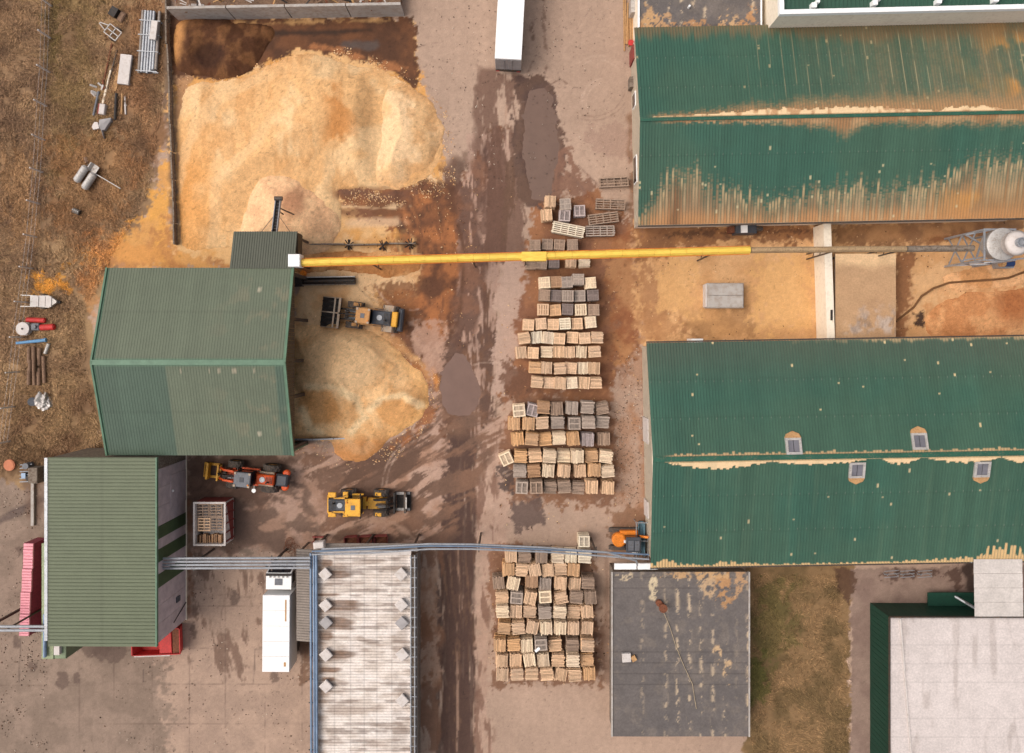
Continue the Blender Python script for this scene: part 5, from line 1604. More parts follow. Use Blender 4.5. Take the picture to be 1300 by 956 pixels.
# west annex of the workshop
TX = thing("west_annex", "low pale green annex wrapping the workshop's left lower corner", 'annex', (0, 0, 0))
a2, b2, c2 = P(52.5, 690, 5.4), P(62, 837, 5.4), P(83, 822, 5.4)
MB().box(a2.x, b2.y, 0, a2.x + 1.1, a2.y, 5.4, bev=.05).build("wing", mat("annex_green", S(160, 170, 132), .6, dirt=S(130, 136, 104)), TX)
MB().box(a2.x + 1.1, b2.y, 0, c2.x, c2.y + .9, 5.3, bev=.05).build("porch", mat("annex_green_dull", S(136, 150, 118), .6, dirt=S(120, 128, 98)), TX)
MB().box(a2.x + 1.3, b2.y + .5, 5.3, a2.x + 1.8, b2.y + 1.4, 5.7).build("roof_unit", M['offwhite'], TX)
MB().box(a2.x + 1.15, b2.y + 1.55, 5.3, a2.x + 1.65, b2.y + 2.1, 5.8).build("roof_unit", M['tan'], TX)
MB().cyl((a2.x + .45, b2.y + .3, 5.62), (a2.x + .45, b2.y + 4.2, 5.62), .16, 10).build("duct", M['bsteel'], TX)
# pipes leaving to the west
TP = thing("pipe_pair", "pair of silver pipes entering from the left edge to the annex", 'pipes', (0, 0, 0))
for yy in (795.3, 800.2):
    MB().cyl(P(-60, yy, 6.0), P(58, yy, 6.0), .13, 10).build("pipe", M['steel'], TP)
MB().box(*(P(-20, 803, 5.8) - Vector((0, 0, .2))), *(P(-18, 793, 5.8))).build("cross_bracket", M['steeld'], TP)
MB().beam(P(-19, 798, 5.7), (P(-19, 798, 5.7).x, P(-19, 798, 5.7).y, 0), .2).build("post", M['steeld'], TP)
MB().cyl((P(10, 798, 5.8).x, P(0, 798, 5.8).y, 5.75), (P(10, 798, 5.8).x, P(0, 798, 5.8).y, 0), .09, 8).build("post", M['steeld'], TP)
# pink film-wrapped bales
for k, (y0, y1, x0) in enumerate(((690, 722, 29), (722.6, 751.4, 27.2), (752, 779.4, 25.3), (780, 807.5, 24.2))):
    a, b = P(x0, y1, 2.4), P(x0 + 13, y0, 2.4)
    T = thing("wrapped_bale", ["topmost", "second from the top", "third from the top", "lowest"][k] + " pink film wrapped bale in the row left of the workshop", 'bale', ((a.x + b.x) / 2, (a.y + b.y) / 2, 0), R(-1.5), 'pink bales beside the workshop')
    w2, l2 = (b.x - a.x) / 2, (b.y - a.y) / 2
    MB().box(-w2, -l2, .12, w2, l2, 2.25, bev=.06).build("side_wrap", M['crimson'], T)
    tp = MB()
    for i in range(8):
        ya = -l2 + 2 * l2 * i / 8
        tp.box(-w2 + .02, ya + .01, 2.25, w2 - .02, ya + 2 * l2 / 8 - .01, 2.38 + random.uniform(0, .05), bev=.03)
    tp.build("top_sheet", M['pink'], T)
    MB().box(-w2, -l2, 0, w2, l2, .118).build("pallet_base", M['tan'], T)
# red skip under the workshop corner
sk = P(206, 808)
TR = thing("red_skip", "bright red steel skip tucked against the workshop's lower right corner", 'skip', (sk.x, sk.y, 0), R(2))
L_, W_ = 2.35, 1.25
MB().hull_y([(-L_, 1.5), (-L_ + .5, .15), (L_ - .3, .15), (L_, 1.5), (L_ - .08, 1.5), (L_ - .36, .22), (-L_ + .54, .22), (-L_ + .1, 1.5)], -W_, W_).build("shell", M['red'], TR)
for s_ in (-1, 1):
    MB().hull_y([(-L_, 1.5), (-L_ + .5, .15), (L_ - .3, .15), (L_, 1.5)], s_ * W_ - (.06 if s_ > 0 else 0), s_ * W_ + (.06 if s_ < 0 else 0)).build("side_plate", M['red'], TR)
MB().box(-L_ + .3, -W_ - .1, 1.4, L_ - 1.0, -W_ - .005, 1.55).build("rim_strip", M['offwhite'], TR)
MB().box(.3, -W_ + .1, .9, 1.5, W_ - .1, 1.42, bev=.05).build("red_lid", M['red'], TR)
MB().box(1.55, -W_ + .1, 1.1, 2.2, W_ - .1, 1.3).build("cross_plate", M['rust'], TR)

# ------------------------------------------------------------------ kiln building
hK = 4.4
a, b = P(400, 704, hK), P(522, 1000, hK)
TKi = thing("kiln_building", "long kiln building with dirty white ribbed roof and square vents", 'building', (0, 0, 0))
wdk, hgk = b.x - a.x, a.y - b.y
vents = [(412.5, 729.5), (413, 769), (413.5, 791), (413.5, 832), (509, 729.5), (509.5, 768.5), (510, 791.5), (510.5, 831.5), (413.5, 872), (510.5, 890)]

def kiln_c(u, v, pn, r):
    # here u runs south->north, v west->east
    X = a.x + v * wdk
    Y = b.y + u * hgk
    x, y = 650 + X * PPM / (1 - hK / H), 433 - Y * PPM / (1 - hK / H)
    rr = ribrand(r, 15)
    c = lerp(np.array(S(240, 228, 218)), np.array(S(218, 204, 192)), sstep(.35, .65, fbm(x / 2.5, y, 9, 371, 4)))
    c = lerp(c, np.array(S(170, 150, 136)), .6 * sstep(.52, .66, fbm(x / 6, y, 7, 373, 4)))
    c = lerp(c, np.array(S(240, 230, 222)), .7 * sstep(.55, .68, fbm(x / 3, y, 12, 377, 4)) * sstep(430, 450, x))
    c = lerp(c, np.array(S(128, 110, 98)), .6 * (rhash(r, 4) > .72) * sstep(.42, .6, fbm(x, y * 3, 22, 379, 3)))
    c = lerp(c, np.array(S(176, 136, 100)), .35 * (1 - sstep(404, 424, x)) * sstep(.4, .6, fbm(x, y, 9, 3, 3)))
    for vx, vy, ln, wdt in ((412, 715, 8, 9), (412, 730, 26, 10), (404, 755, 22, 4), (413, 768, 32, 14), (413, 790, 28, 15), (408, 808, 12, 12), (413, 832, 28, 12), (410, 850, 18, 6), (412, 862, 10, 4)):
        ln, wdt = ln * 1.5, wdt * 1.15
        rr = rhash(r, vy)
        d_ = np.abs(y - vy) / (wdt / 2)
        m = (1 - sstep(.7, 1.1, d_ + .4 * (rr - .5))) * sstep(vx - 8, vx, x) * (1 - sstep(ln * .75, ln * 1.05, (x - vx) + ln * .5 * d_ * rr))
        c = lerp(c, lerp(np.array(S(146, 106, 76)), np.array(S(112, 92, 80)), fbm(x, y, 6, 5, 2)), .8 * np.clip(m, 0, 1))
    m = sstep(497, 500, x) * (1 - sstep(514, 520, x)) * sstep(.4, .6, fbm(x, y, 12, 375, 3))
    c = lerp(c, np.array(S(150, 130, 116)), .4 * m)
    for sx in (425, 445, 462, 479, 497):
        c = c * (1 - .22 * (np.abs(x - sx) < .6))[..., None]
    return c * (.86 + .14 * pn)[..., None], None

ribbed("roof", TKi, (a.x, b.y, hK), (a.x, a.y, hK), (b.x, b.y, hK), kiln_c, .26, .05, 84, M['roofr'])
MB().box(a.x + .1, b.y + .1, 0, b.x + .35, a.y - .1, hK - .12).build("wall", M['concd'], TKi)
MB().box(a.x, a.y - .02, hK - .1, b.x, a.y + .4, hK + .1).build("roof_edge", M['offwhite'], TKi)
for vx, vy in vents:
    q = P(vx, vy, hK + .5)
    vo = MB().box(q.x - .37, q.y - .37, hK + .01, q.x + .37, q.y + .37, hK + .38, rz=R(43)).build("vent_box", M['steel'], TKi)
    MB().box(q.x - .46, q.y - .46, hK + .38, q.x + .46, q.y + .46, hK + .5, rz=R(43 + random.uniform(-3, 3)), bev=.05).build("vent_lid", M['offwhite'] if vy not in (791, 791.5) else M['tarp'], vo)
# gutter walkway along the east edge
gw = MB()
for xx in (521.5, 526.5):
    gw.beam(P(xx, 705, 4.7), P(xx, 1000, 4.7), .09)
for k in range(24):
    yy = 708 + k * 12.6
    gw.beam(P(520, yy, 4.65), P(529, yy, 4.65), .07)
gw.build("walkway_frame", M['steel'], TKi)
MB().box(P(523, 0, 4.2).x, b.y, 3.6, P(529.5, 0, 4.2).x, a.y - .1, 3.7).build("walkway_deck", M['kiln'], TKi)
# lean-to canopy between truck and kilns
q0, q1 = P(376, 697, 3.6), P(398, 814, 3.6)
TLn = thing("lean_to_canopy", "narrow grey ribbed canopy between the white truck and the kilns", 'canopy', (0, 0, 0))

def ln_c(u, v, pn, r):
    c = lerp(np.array(S(156, 144, 134)), np.array(S(140, 128, 118)), fbm(v * 2, u * 9, 1.5, 381, 3))
    return c * (.8 + .2 * pn)[..., None], None

ribbed("canopy_sheet", TLn, (q0.x, q1.y, 3.5), (q0.x, q0.y, 3.5), (q1.x, q1.y, 3.8), ln_c, .24, .05, 8, M['roofr'])
lg = MB()
for yy in (q1.y + .3, (q0.y + q1.y) / 2, q0.y - .3):
    lg.box(q0.x + .2, yy - .07, 0, q0.x + .34, yy + .07, 3.45)
lg.build("post", M['steeld'], TLn)
TBr = thing("bridge_shelter", "narrow grey gantry roof behind the kilns below the rusty skips", 'shelter', (0, 0, 0))
z0, z1 = P(399, 701, 4.0), P(530, 690, 4.0)
MB().box(z0.x, z0.y + .05, 3.85, z1.x, z1.y, 3.98).build("roof_sheet", M['kiln'], TBr)
bx = MB()
for xx in (z0.x + .3, (z0.x + z1.x) / 2, z1.x - .3):
    bx.box(xx - .08, z1.y - .2, 0, xx + .08, z1.y - .05, 3.84)
bx.build("post", M['steeld'], TBr)
tag(MB().box(*(P(397.5, 697, 4.8) - Vector((0, 0, .8))), *P(411, 688.5, 4.8), rz=.12, bev=.08).build("white_tank", M['offwhite']), "small white tank on the gantry at the kiln corner", "tank")

# pipes: workshop -> kiln, kiln -> east
TP2 = thing("pipe_bridge", "four silver pipes bridging from the workshop wall to the kilns", 'pipes', (0, 0, 0))
for k, yy in enumerate((709, 713.2, 717.4, 721.6)):
    MB().cyl(P(203 + k, yy, 5.2), P(394, yy - .8, 5.2), .11, 10).build("pipe", M['steel'], TP2)
for px_ in (246, 345):
    q = P(px_, 715, 5.0)
    MB().beam((q.x, q.y - .7, 5.0), (q.x, q.y + .7, 5.0), .1).beam((q.x, q.y, 5), (q.x, q.y, 0), .16).build("support", M['steeld'], TP2)
TP3 = thing("heating_main", "blue grey pipes running down beside the kiln roof's left edge", 'pipes', (0, 0, 0))
for xx in (394.5, 398.5, 401.5):
    MB().cyl(P(xx, 702, 4.9), P(xx + 1, 1000, 4.9), .12, 10).build("pipe", M['bsteel'], TP3)
k = MB()
for yy in range(712, 960, 30):
    k.beam(P(392, yy, 4.75), P(404, yy, 4.75), .08)
k.build("bracket", M['steeld'], TP3)
TP4 = thing("overhead_pipes", "bundle of thin silver pipes crossing the yard over the pallets", 'pipes', (0, 0, 0))
for k, pts in enumerate((((396, 700, 5.1), (470, 697, 5.1), (545, 693, 5.3), (600, 693.5, 5.4), (690, 697.5, 5.4), (824, 704, 5.2)),
                         ((396, 704, 5.1), (470, 702, 5.1), (545, 697, 5.3), (600, 697, 5.4), (690, 700.5, 5.4), (824, 710, 5.2)),
                         ((408, 697, 5.4), (470, 694.5, 5.4), (545, 690.5, 5.5), (600, 691, 5.5), (690, 695, 5.5), (770, 701, 5.4), (808, 712, 5.0), (809, 718, 4.4)))):
    MB().tube([P(*p) for p in pts], .085, 8).build("pipe", M['steel'] if k else M['bsteel'], TP4)
for px_, py_ in ((608, 694), (757, 701)):
    q = P(px_, py_, 5.2)
    MB().beam((q.x, q.y - .5, 5.2), (q.x, q.y + .5, 5.2), .1).beam((q.x, q.y, 5.2), (q.x, q.y, 0), .16).build("support", M['steeld'], TP4)

# ------------------------------------------------------------------ walls and fences top left
TCw = thing("concrete_panel_wall", "whitish concrete panel retaining wall at the top of the heap court", 'wall', (0, 0, 0))
joints = [226, 299, 371, 446, 514]
for i in range(4):
    xa, xb = joints[i] + .7, joints[i + 1] - .7
    ya, yb = 26 - (xa - 226) * .018, 26 - (xb - 226) * .018
    A, B = P(xa, ya), P(xb, yb)
    n_ = Vector((-(B - A).y, (B - A).x, 0)).normalized()
    MB().prism([(A.x, A.y), (B.x, B.y), (B.x + n_.x * .25, B.y + n_.y * .25), (A.x + n_.x * .25, A.y + n_.y * .25)], 0, 2.7).build("panel", M['concrete'], TCw)
TSc = thing("scrap_timber_pile", "tangle of scrap boards piled behind the concrete panel wall", 'timber', P(370, 5))
r_ = random.Random(4)
for k in range(110):
    x, y = r_.uniform(-10.5, 10.5), r_.uniform(-.9, 1.6)
    l_, a_ = r_.uniform(.5, 1.6), r_.uniform(0, 3.14)
    z = r_.uniform(1.0, 2.3)
    MB().beam((x - l_ / 2 * math.cos(a_), y - l_ / 2 * math.sin(a_), z), (x + l_ / 2 * math.cos(a_), y + l_ / 2 * math.sin(a_), z + r_.uniform(-.25, .3)), r_.uniform(.08, .22), .06).build("board", r_.choice([M['tan'], M['rust'], M['bark'], M['black'], M['offwhite']]), TSc)
MB().prism([(-10.8, -1.0), (10.8, -1.2), (10.8, 2.6), (-10.8, 2.8)], 0, [1.0, 1.1, 1.6, 1.5]).build("timber_core", M['bark'], TSc)
tag(MB().box(*P(226, 5, 0), *(P(245, -4, 0) + Vector((0, 0, 1.4))), rz=.03).build("white_slab", M['offwhite'], None), "pale slab lying behind the left end of the concrete wall", "slab")

def board_wall(name, label, pts, h, th, m, cat, board):
    T = thing(name, label, cat, (0, 0, 0))
    for a, b in zip(pts[:-1], pts[1:]):
        A, B = P(*a), P(*b)
        k = max(1, int((B - A).length / board))
        n_ = Vector((-(B - A).y, (B - A).x, 0)).normalized() * th
        for i in range(k):
            q0, q1 = A.lerp(B, i / k), A.lerp(B, (i + .97) / k)
            jz = random.uniform(-.08, .08)
            jo = n_ * random.uniform(-.3, .3)
            q0, q1 = q0 + jo, q1 + jo
            MB().prism([(q0.x, q0.y), (q1.x, q1.y), (q1.x + n_.x, q1.y + n_.y), (q0.x + n_.x, q0.y + n_.y)], 0, h + jz).build("board", m, T)
    return T

board_wall("timber_bay_wall", "weathered low wall along the left edge of the heap court", [(214, 0), (215, 60), (218, 110), (219, 160), (222, 230), (224, 312)], .8, .14, M['concd'], 'wall', 1.8)
board_wall("low_divider_wall", "thin low divider wall on the sawdust right of the shed extension", [(380, 312), (440, 312), (490, 311), (530, 311)], .7, .12, M['concd'], 'wall', 1.9)
board_wall("low_kerb_wall", "low grey barrier beside the yellow heap below the shed front", [(376, 558), (400, 558), (452, 556)], .8, .12, M['steel'], 'barrier', 2.0)
TFn = thing("wire_fence", "row of slim concrete posts with wires through the dry meadow", 'fence', (0, 0, 0))
fp = [(66, 8), (65, 49), (63.5, 92), (60, 135), (57.5, 178), (55, 219), (51, 259), (47, 301), (42, 341), (36, 384), (30, 428), (25, 472), (19, 516), (13, 560)]
for p in fp:
    q = P(*p)
    MB().box(q.x - .06, q.y - .06, 0, q.x + .06, q.y + .06, 2.2).build("post", M['offwhite'], TFn)
wr = MB()
for z in (.5, 1.1, 1.7):
    wr.tube([P(*p) + Vector((0, 0, z)) for p in fp], .006, 4)
wr.build("wire", M['steel'], TFn)

# ------------------------------------------------------------------ junk in the meadow, top left
T = thing("sheet_metal_rack", "rack of long grey metal profile sheets beside the heap court", 'metal stack', P(192, 55), R(-4))
for k in range(7):
    x = -.95 + k * .27
    MB().hull_y([(x, .25), (x + .24, .25), (x + .24, .45 + .03 * (k % 2)), (x + .18, .5 + .03 * (k % 2)), (x + .06, .5 + .03 * (k % 2)), (x, .45)], -3.0 + (.4 if k > 4 else 0) + random.uniform(-.1, .1), 3.0 - (1.2 if k == 5 else 0)).build("profile_sheet", random.choice([M['paleg'], M['steel'], M['kiln']]), T)
for y in (-2.9, -1.0, .6, 2.0):
    MB().box(-1.05, y - .05, 0, 1.0, y + .05, .24).box(-1.05, y - .04, .54, 1.0, y + .04, .6).build("crossbar", M['steel'], T)
MB().box(.25, .1, .62, .85, 1.9, .9, rz=-.06).build("white_bag", M['offwhite'], T)
T = thing("sandwich_panel", "long white sandwich panel lying beside the grey sheet rack", 'panel', P(161, 90), R(-7))
MB().box(-.55, -1.45, .25, .55, 1.45, .5, bev=.03).build("face_sheet", M['offwhite'], T)
MB().box(-.7, -1.4, 0, .7, -1.2, .24).box(-.7, 1.1, 0, .7, 1.3, .24).build("bearer", M['bark'], T)
T = thing("leaning_sheet", "narrow pale sheet lying just left of the white panel", 'panel', P(149.5, 99), R(-14))
MB().box(-.22, -1.3, .05, .22, 1.3, .14).build("sheet", M['tan'], T)
spec = [("rust red metal rail lying by the junk row", 137, 82, 4.2, .14, -12, 'rust'), ("dark green metal rail beside the rust red rail", 143, 88, 3.8, .12, -14, 'steeld'), ("long cream rail in the junk row below the cart", 136, 111, 3.4, .2, -14, 'cream'),
        ("bluish pipe at the lower left of the junk row", 123, 132, 2.4, .26, -12, 'grey'), ("black drain pipe in the junk row", 148, 136, 2.6, .3, -3, 'black'),
        ("tan board standing beside the black drain pipe", 155.5, 132, 2.0, .2, -2, 'tan'), ("white edged board right of the tan board", 159.5, 134, 1.8, .14, 2, 'offwhite')]
for lb, x, y, l_, w_, ang, m in spec:
    q = P(x, y)
    o = MB()
    if 'pipe' in lb:
        o.cyl((0, -l_ / 2, w_ / 2), (0, l_ / 2, w_ / 2), w_ / 2, 12)
    else:
        o.box(-w_ / 2, -l_ / 2, .02, w_ / 2, l_ / 2, .14, bev=.02)
        o.box(-w_ / 2 - .05, -.06, .0, w_ / 2 + .05, .06, .1)
    o = o.build("scrap_pipe" if 'pipe' in lb else "scrap_rail", M[m])
    o.location = q
    o.rotation_euler = (0, 0, R(ang))
    tag(o, lb, 'pipe' if 'pipe' in lb else 'rail', 'scrap lying in the meadow')
T = thing("scrap_bundle", "small crumpled bundle of white and red scrap beside the cream rail", 'scrap', P(127, 116))
for k in range(9):
    a_ = random.uniform(0, 3)
    x, y = random.uniform(-.4, .4), random.uniform(-.6, .6)
    MB().beam((x, y, .1), (x + .5 * math.cos(a_), y + .5 * math.sin(a_), .35), .16, .08).build("scrap_piece", random.choice([M['offwhite'], M['rust'], M['paleg']]), T)
T = thing("scrap_crate", "white crate with red edge at the foot of the cream rail", 'crate', P(132, 140), R(-8))
MB().box(-.25, -.5, 0, .3, .5, .5, bev=.04).build("body", M['offwhite'], T)
MB().box(-.4, -.5, 0, -.26, .5, .42).build("red_side", M['redd'], T)
T = thing("field_cart", "white tubular cart frame with drawbar in the meadow", 'cart', P(147, 44), R(-38))
fr = MB()
for a, b in (((-.7, -.5), (.7, -.5)), ((-.7, .5), (.7, .5)), ((-.7, -.5), (-.7, .5)), ((.7, -.5), (.7, .5)), ((0, -.5), (0, .5)), ((-.7, 0), (.7, 0))):
    fr.beam((*a, .6), (*b, .6), .08)
fr.build("frame", M['paleg'], T)
for s_ in (-1, 1):
    MB().cyl((.1, s_ * .58, .3), (.1, s_ * .7, .3), .3, 12).build("wheel", M['tyre'], T)
MB().beam((-.7, -.3, .6), (-1.7, -.1, .4), .08).beam((-.7, .3, .6), (-1.7, .0, .4), .08).build("drawbar", M['paleg'], T)
T = thing("black_box_stack", "dark open box on bare soil near the meadow's top", 'box', P(148, 18), R(-30))
MB().box(-.35, -.45, 0, .35, .45, .7).build("box", M['black'], T)
MB().box(.4, -.5, 0, 1.0, .5, .4, bev=.1).build("sack", M['bark'], T)
T = thing("tarp_sheet", "grey tarpaulin folded over a hump at the foot of the junk", 'tarpaulin', P(131, 161))
bmv = [(-.1, .55, .3), (1.0, .75, .25), (.95, .5, .2), (.35, -.4, .2), (.1, -.45, .25), (.2, -1.2, .05), (0.05, -.5, .2), (-.15, -.1, .35)]
MB().prism([(x, y) for x, y, z in bmv], 0, [z + .25 for x, y, z in bmv]).build("grey_sheet", M['tarp'], T)
MB().prism([(-1.1, -.05), (-.8, -.35), (-.2, -.25), (-.35, .35), (-.75, .4)], 0, [.1, .3, .4, .4, .25]).build("white_sheet", M['offwhite'], T)
for k, (x, y) in enumerate(((106, 222), (116, 231))):
    a = math.radians(56)
    T = thing("gas_tank", ("upper left" if k == 0 else "lower right") + " of two grey horizontal tanks lying in the meadow", 'tank', P(x, y), a, 'grey tanks in the meadow')
    MB().cyl((-.75, 0, .42), (.75, 0, .42), .36, 16).cyl((.75, 0, .42), (.92, 0, .42), .36, 16, .2).cyl((-.92, 0, .42), (-.75, 0, .42), .2, 16, .36).build("tank_body", M['paleg'], T, False)
    MB().box(-.5, -.3, 0, -.35, .3, .12).box(.35, -.3, 0, .5, .3, .12).build("cradle", M['rust'], T)
T = thing("tipped_barrow", "dirty grey tipped barrow above the two grey tanks", 'barrow', P(121, 215), R(-35))
MB().hull_y([(-.5, .5), (-.3, .1), (.3, .1), (.55, .55), (.47, .55), (.25, .17), (-.25, .17), (-.42, .5)], -.4, .4).build("tray", M['paleg'], T)
MB().beam((.4, -.3, .4), (3.2, -.1, .2), .07).build("handle_pole", M['paleg'], T)
MB().cyl((-.6, -.08, .2), (-.6, .08, .2), .2, 10).build("wheel", M['tyre'], T)
tag(MB().cyl(P(109, 200, .02), P(111, 207, .02), .22, 8).build("brown_log", M['bark']), "short dark brown log beside the tipped barrow", "log")
T = thing("engine_block", "small dark and silver engine block alone in the meadow", 'engine', P(99, 269), R(-25))
MB().box(-.4, -.25, 0, .35, .25, .4, bev=.05).build("block", M['steeld'], T)
for k in range(4):
    MB().cyl((-.3 + .18 * k, 0, .4), (-.3 + .18 * k, .05, .52), .07, 8).build("cylinder_head", M['paleg'], T)

# mid-left yard scrap
T = thing("boat_shaped_hopper", "white tapered trailer hopper with two shafts in the meadow", 'trailer', P(58, 383), R(-2))
MB().prism([(-1.2, -.5), (.6, -.6), (1.35, -.05), (1.35, .1), (.6, .6), (-1.2, .5)], .2, .55).build("body", M['paleg'], T)
for x in (-.9, -.25, .35):
    MB().box(x, -.5, .55, x + .55, .5, .62).build("deck_panel", M['offwhite'], T)
for s_ in (-1, 1):
    MB().beam((-.6, s_ * .52, .5), (-2.2, s_ * .55, .4), .08).build("shaft", M['paleg'], T)
    MB().cyl((.0, s_ * .6, .3), (.0, s_ * .72, .3), .3, 12).build("wheel", M['tyre'], T)
MB().cyl((1.35, 0, .2), (1.6, 0, .2), .16, 10).build("hitch_cap", M['black'], T)
T = thing("cable_reel", "round pale cable reel lying flat beside the red cylinders", 'reel', P(33.5, 417.5))
MB().lathe([(.64, 0), (.66, .04), (.66, .1), (.3, .12)], n=24).build("flange", M['offwhite'], T)
MB().lathe([(.3, .12), (.3, .55)], n=16).build("drum", M['bark'], T)
MB().lathe([(.6, .55), (.64, .57), (.64, .64), (.12, .66)], n=24).build("flange", M['offwhite'], T)
MB().cyl((0, 0, .66), (0, 0, .7), .1, 10).build("hub", M['black'], T)
for k, (x, y, l_, r2, ang, lb) in enumerate(((47.5, 406.5, 1.75, .24, -2, "long red cylinder above the pale cable reel"), (62.5, 415.5, 1.3, .3, 3, "short red cylinder right of the pale cable reel"))):
    o = MB().cyl((-l_ / 2, 0, r2), (l_ / 2, 0, r2), r2, 16).cyl((l_ / 2, 0, r2), (l_ / 2 + .08, 0, r2), r2 * .7, 12).build("red_cylinder", M['red'])
    o.location = P(x, y)
    o.rotation_euler = (0, 0, R(ang))
    tag(o, lb, 'cylinder', 'red cylinders in the meadow')
o = MB().box(-.4, -.35, 0, .4, .35, .5, bev=.06).cyl((0, 0, .5), (0, 0, .7), .2, 10).build("pump_block", M['grey'])
o.location = P(48, 415)
tag(o, "grey pump block between the reel and the short red cylinder", "pump")
T = thing("blue_pipe", "pale blue pipe lying across the top of the roller pile", 'pipe', P(45, 434), R(5))
MB().cyl((-1.4, 0, .75), (1.4, .05, .75), .13, 12, .17).build("pipe", M['blue'], T)
MB().cyl((1.4, .05, .75), (1.5, .05, .75), .2, 12).build("collar", M['blue'], T)
o = MB().cyl((-.5, 0, .2), (.5, 0, .2), .17, 12).cyl((.5, 0, .2), (.56, 0, .2), .2, 12).build("steel_bottle", M['paleg'])
o.location = P(61, 443)
o.rotation_euler = (0, 0, R(70))
tag(o, "short silver bottle right of the roller pile's top", "bottle")
logs = [(37, 451, 1.5, .19), (43, 449, 1.4, .2), (50, 453, 1.7, .2), (37, 478, 1.6, .2), (43.5, 479, 1.5, .18), (49.5, 478, 1.7, .19), (56, 469, 2.6, .19), (43, 464, 1.2, .17), (38, 464, 1.1, .16)]
ords = ["first", "second", "third", "fourth", "fifth", "sixth", "seventh", "eighth", "ninth", "tenth"]
rows_ = ["top left", "top middle", "top right", "bottom left", "bottom middle", "bottom right", "long rightmost", "middle centre", "middle left"]
for k, (x, y, l_, r2) in enumerate(logs):
    o = MB().cyl((0, -l_ / 2, 0), (0, l_ / 2, 0), r2, 14).cyl((0, -l_ / 2 - .03, 0), (0, -l_ / 2, 0), r2 * .55, 10).build("roller", M['bark'])
    o.location = P(x, y, .2 + (.34 if k >= 7 else 0))
    o.rotation_euler = (0, 0, R(random.uniform(-4, 4)))
    tag(o, rows_[k] + " brown roller in the pile under the blue pipe", 'roller', 'brown rollers in the pile')
r_ = random.Random(11)
bm = bmesh.new()
bmesh.ops.create_icosphere(bm, subdivisions=4, radius=1)
for v_ in bm.verts:
    n_ = vnoise(np.array(v_.co.x * 3 + 5), np.array(v_.co.y * 3 + v_.co.z * 4), 3) * .9 + vnoise(np.array(v_.co.x * 8 + 5), np.array(v_.co.y * 8 + v_.co.z * 9), 5) * .5
    v_.co = Vector((v_.co.x * .85, v_.co.y * .8, max(v_.co.z, -.1) * .55)) * (.6 + float(n_) * .6)
me = bpy.data.meshes.new("foil_pile")
bm.to_mesh(me)
bm.free()
o = link("foil_pile", me, M['foil'])
o.location = P(56, 509)
tag(o, "crumpled white foil pile in the dry meadow", "foil")
tag(MB().cyl(P(41, 510, 0), P(41, 510, .3), .42, 14).build("dark_tub", M['grey']), "low grey tub beside the white foil pile", "tub")
o = MB().cyl((0, 0, 0), (0, 0, .3), .55, 22).cyl((0, 0, .3), (0, 0, .34), .46, 22).build("manhole_cover", M['brick'])
o.location = P(14, 590)
tag(o, "round terracotta manhole cover at the meadow's lower edge", "manhole")
T = thing("pump_station", "tangle of pipes and grey tanks beside the workshop's upper left corner", 'pump station', P(45, 599))
MB().box(.1, -.9, 0, 1.0, .6, 1.4, bev=.05).build("cabinet", M['concd'], T)
for k in range(6):
    y = -.9 + k * .33
    MB().cyl((-1.2, y, .5), (.1, y + .1, .7), .05, 8).build("pipe", M['steel'], T)
MB().cyl((-.4, .7, 0), (-.4, .7, 1.0), .3, 14).build("tank", M['grey'], T)
MB().cyl((-.2, -.5, 0), (-.2, -.5, .8), .28, 14).build("tank", M['black'], T)
MB().box(-.9, -.5, 0, -.5, .0, .8).build("meter", M['bsteel'], T)
MB().box(-.28, -5.2, .0, .0, -1.0, .3).build("trench_cover", M['concrete'], T)
tag(MB().box(*(P(66, 610, 0)), *(P(75, 604, 0) + Vector((0, 0, 1.0)))).build("barrel_rack", M['steeld']), "dark rack against the workshop's left wall", "rack")

# grey steel auger on the ground
A, B = P(384, 357, .5), P(451, 356, .5)
T = thing("steel_trough", "long grey steel trough lying on sawdust above the amber loader", 'trough', (A.x, A.y, 0), R(.8))
L_ = (B - A).length
MB().add([(0, -.35, .5), (0, -.2, .1), (0, .2, .1), (0, .35, .5), (L_, -.35, .5), (L_, -.2, .1), (L_, .2, .1), (L_, .35, .5)], [(0, 1, 5, 4), (1, 2, 6, 5), (2, 3, 7, 6), (0, 3, 2, 1), (4, 5, 6, 7)]).build("trough_body", M['steeld'], T)
for s_ in (-1, 1):
    MB().box(0, s_ * .38 - .05, .45, L_, s_ * .38 + .05, .58).build("edge_rail", M['paleg'] if s_ > 0 else M['concd'], T)
MB().cyl((.1, 0, .38), (L_ - .1, 0, .38), .12, 8).build("screw_shaft", M['steeld'], T)
MB().box(-.9, -.5, 0, .0, .4, .6).build("gearbox", M['black'], T)
tag(MB().lathe([(.28, 0), (.28, .5), (.24, .55)], P(386, 347.5), 14).build("orange_drum", M['orange2']), "small orange drum beside the shed front near the trough", "drum")
for k, (x, y) in enumerate(((444, 312), (487, 313), (522, 311))):
    T = thing("scrap_iron", ["left", "middle", "right"][k] + " dark scrap frame leaning on the low divider wall", 'scrap', P(x, y), R(20 * k), 'dark scrap on the divider wall')
    for j in range(5):
        a_ = random.uniform(0, 3.1)
        MB().beam((-.5 * math.cos(a_), -.4 * math.sin(a_), .1), (.6 * math.cos(a_), .5 * math.sin(a_), .9), .09).build("bar", M['black'], T)

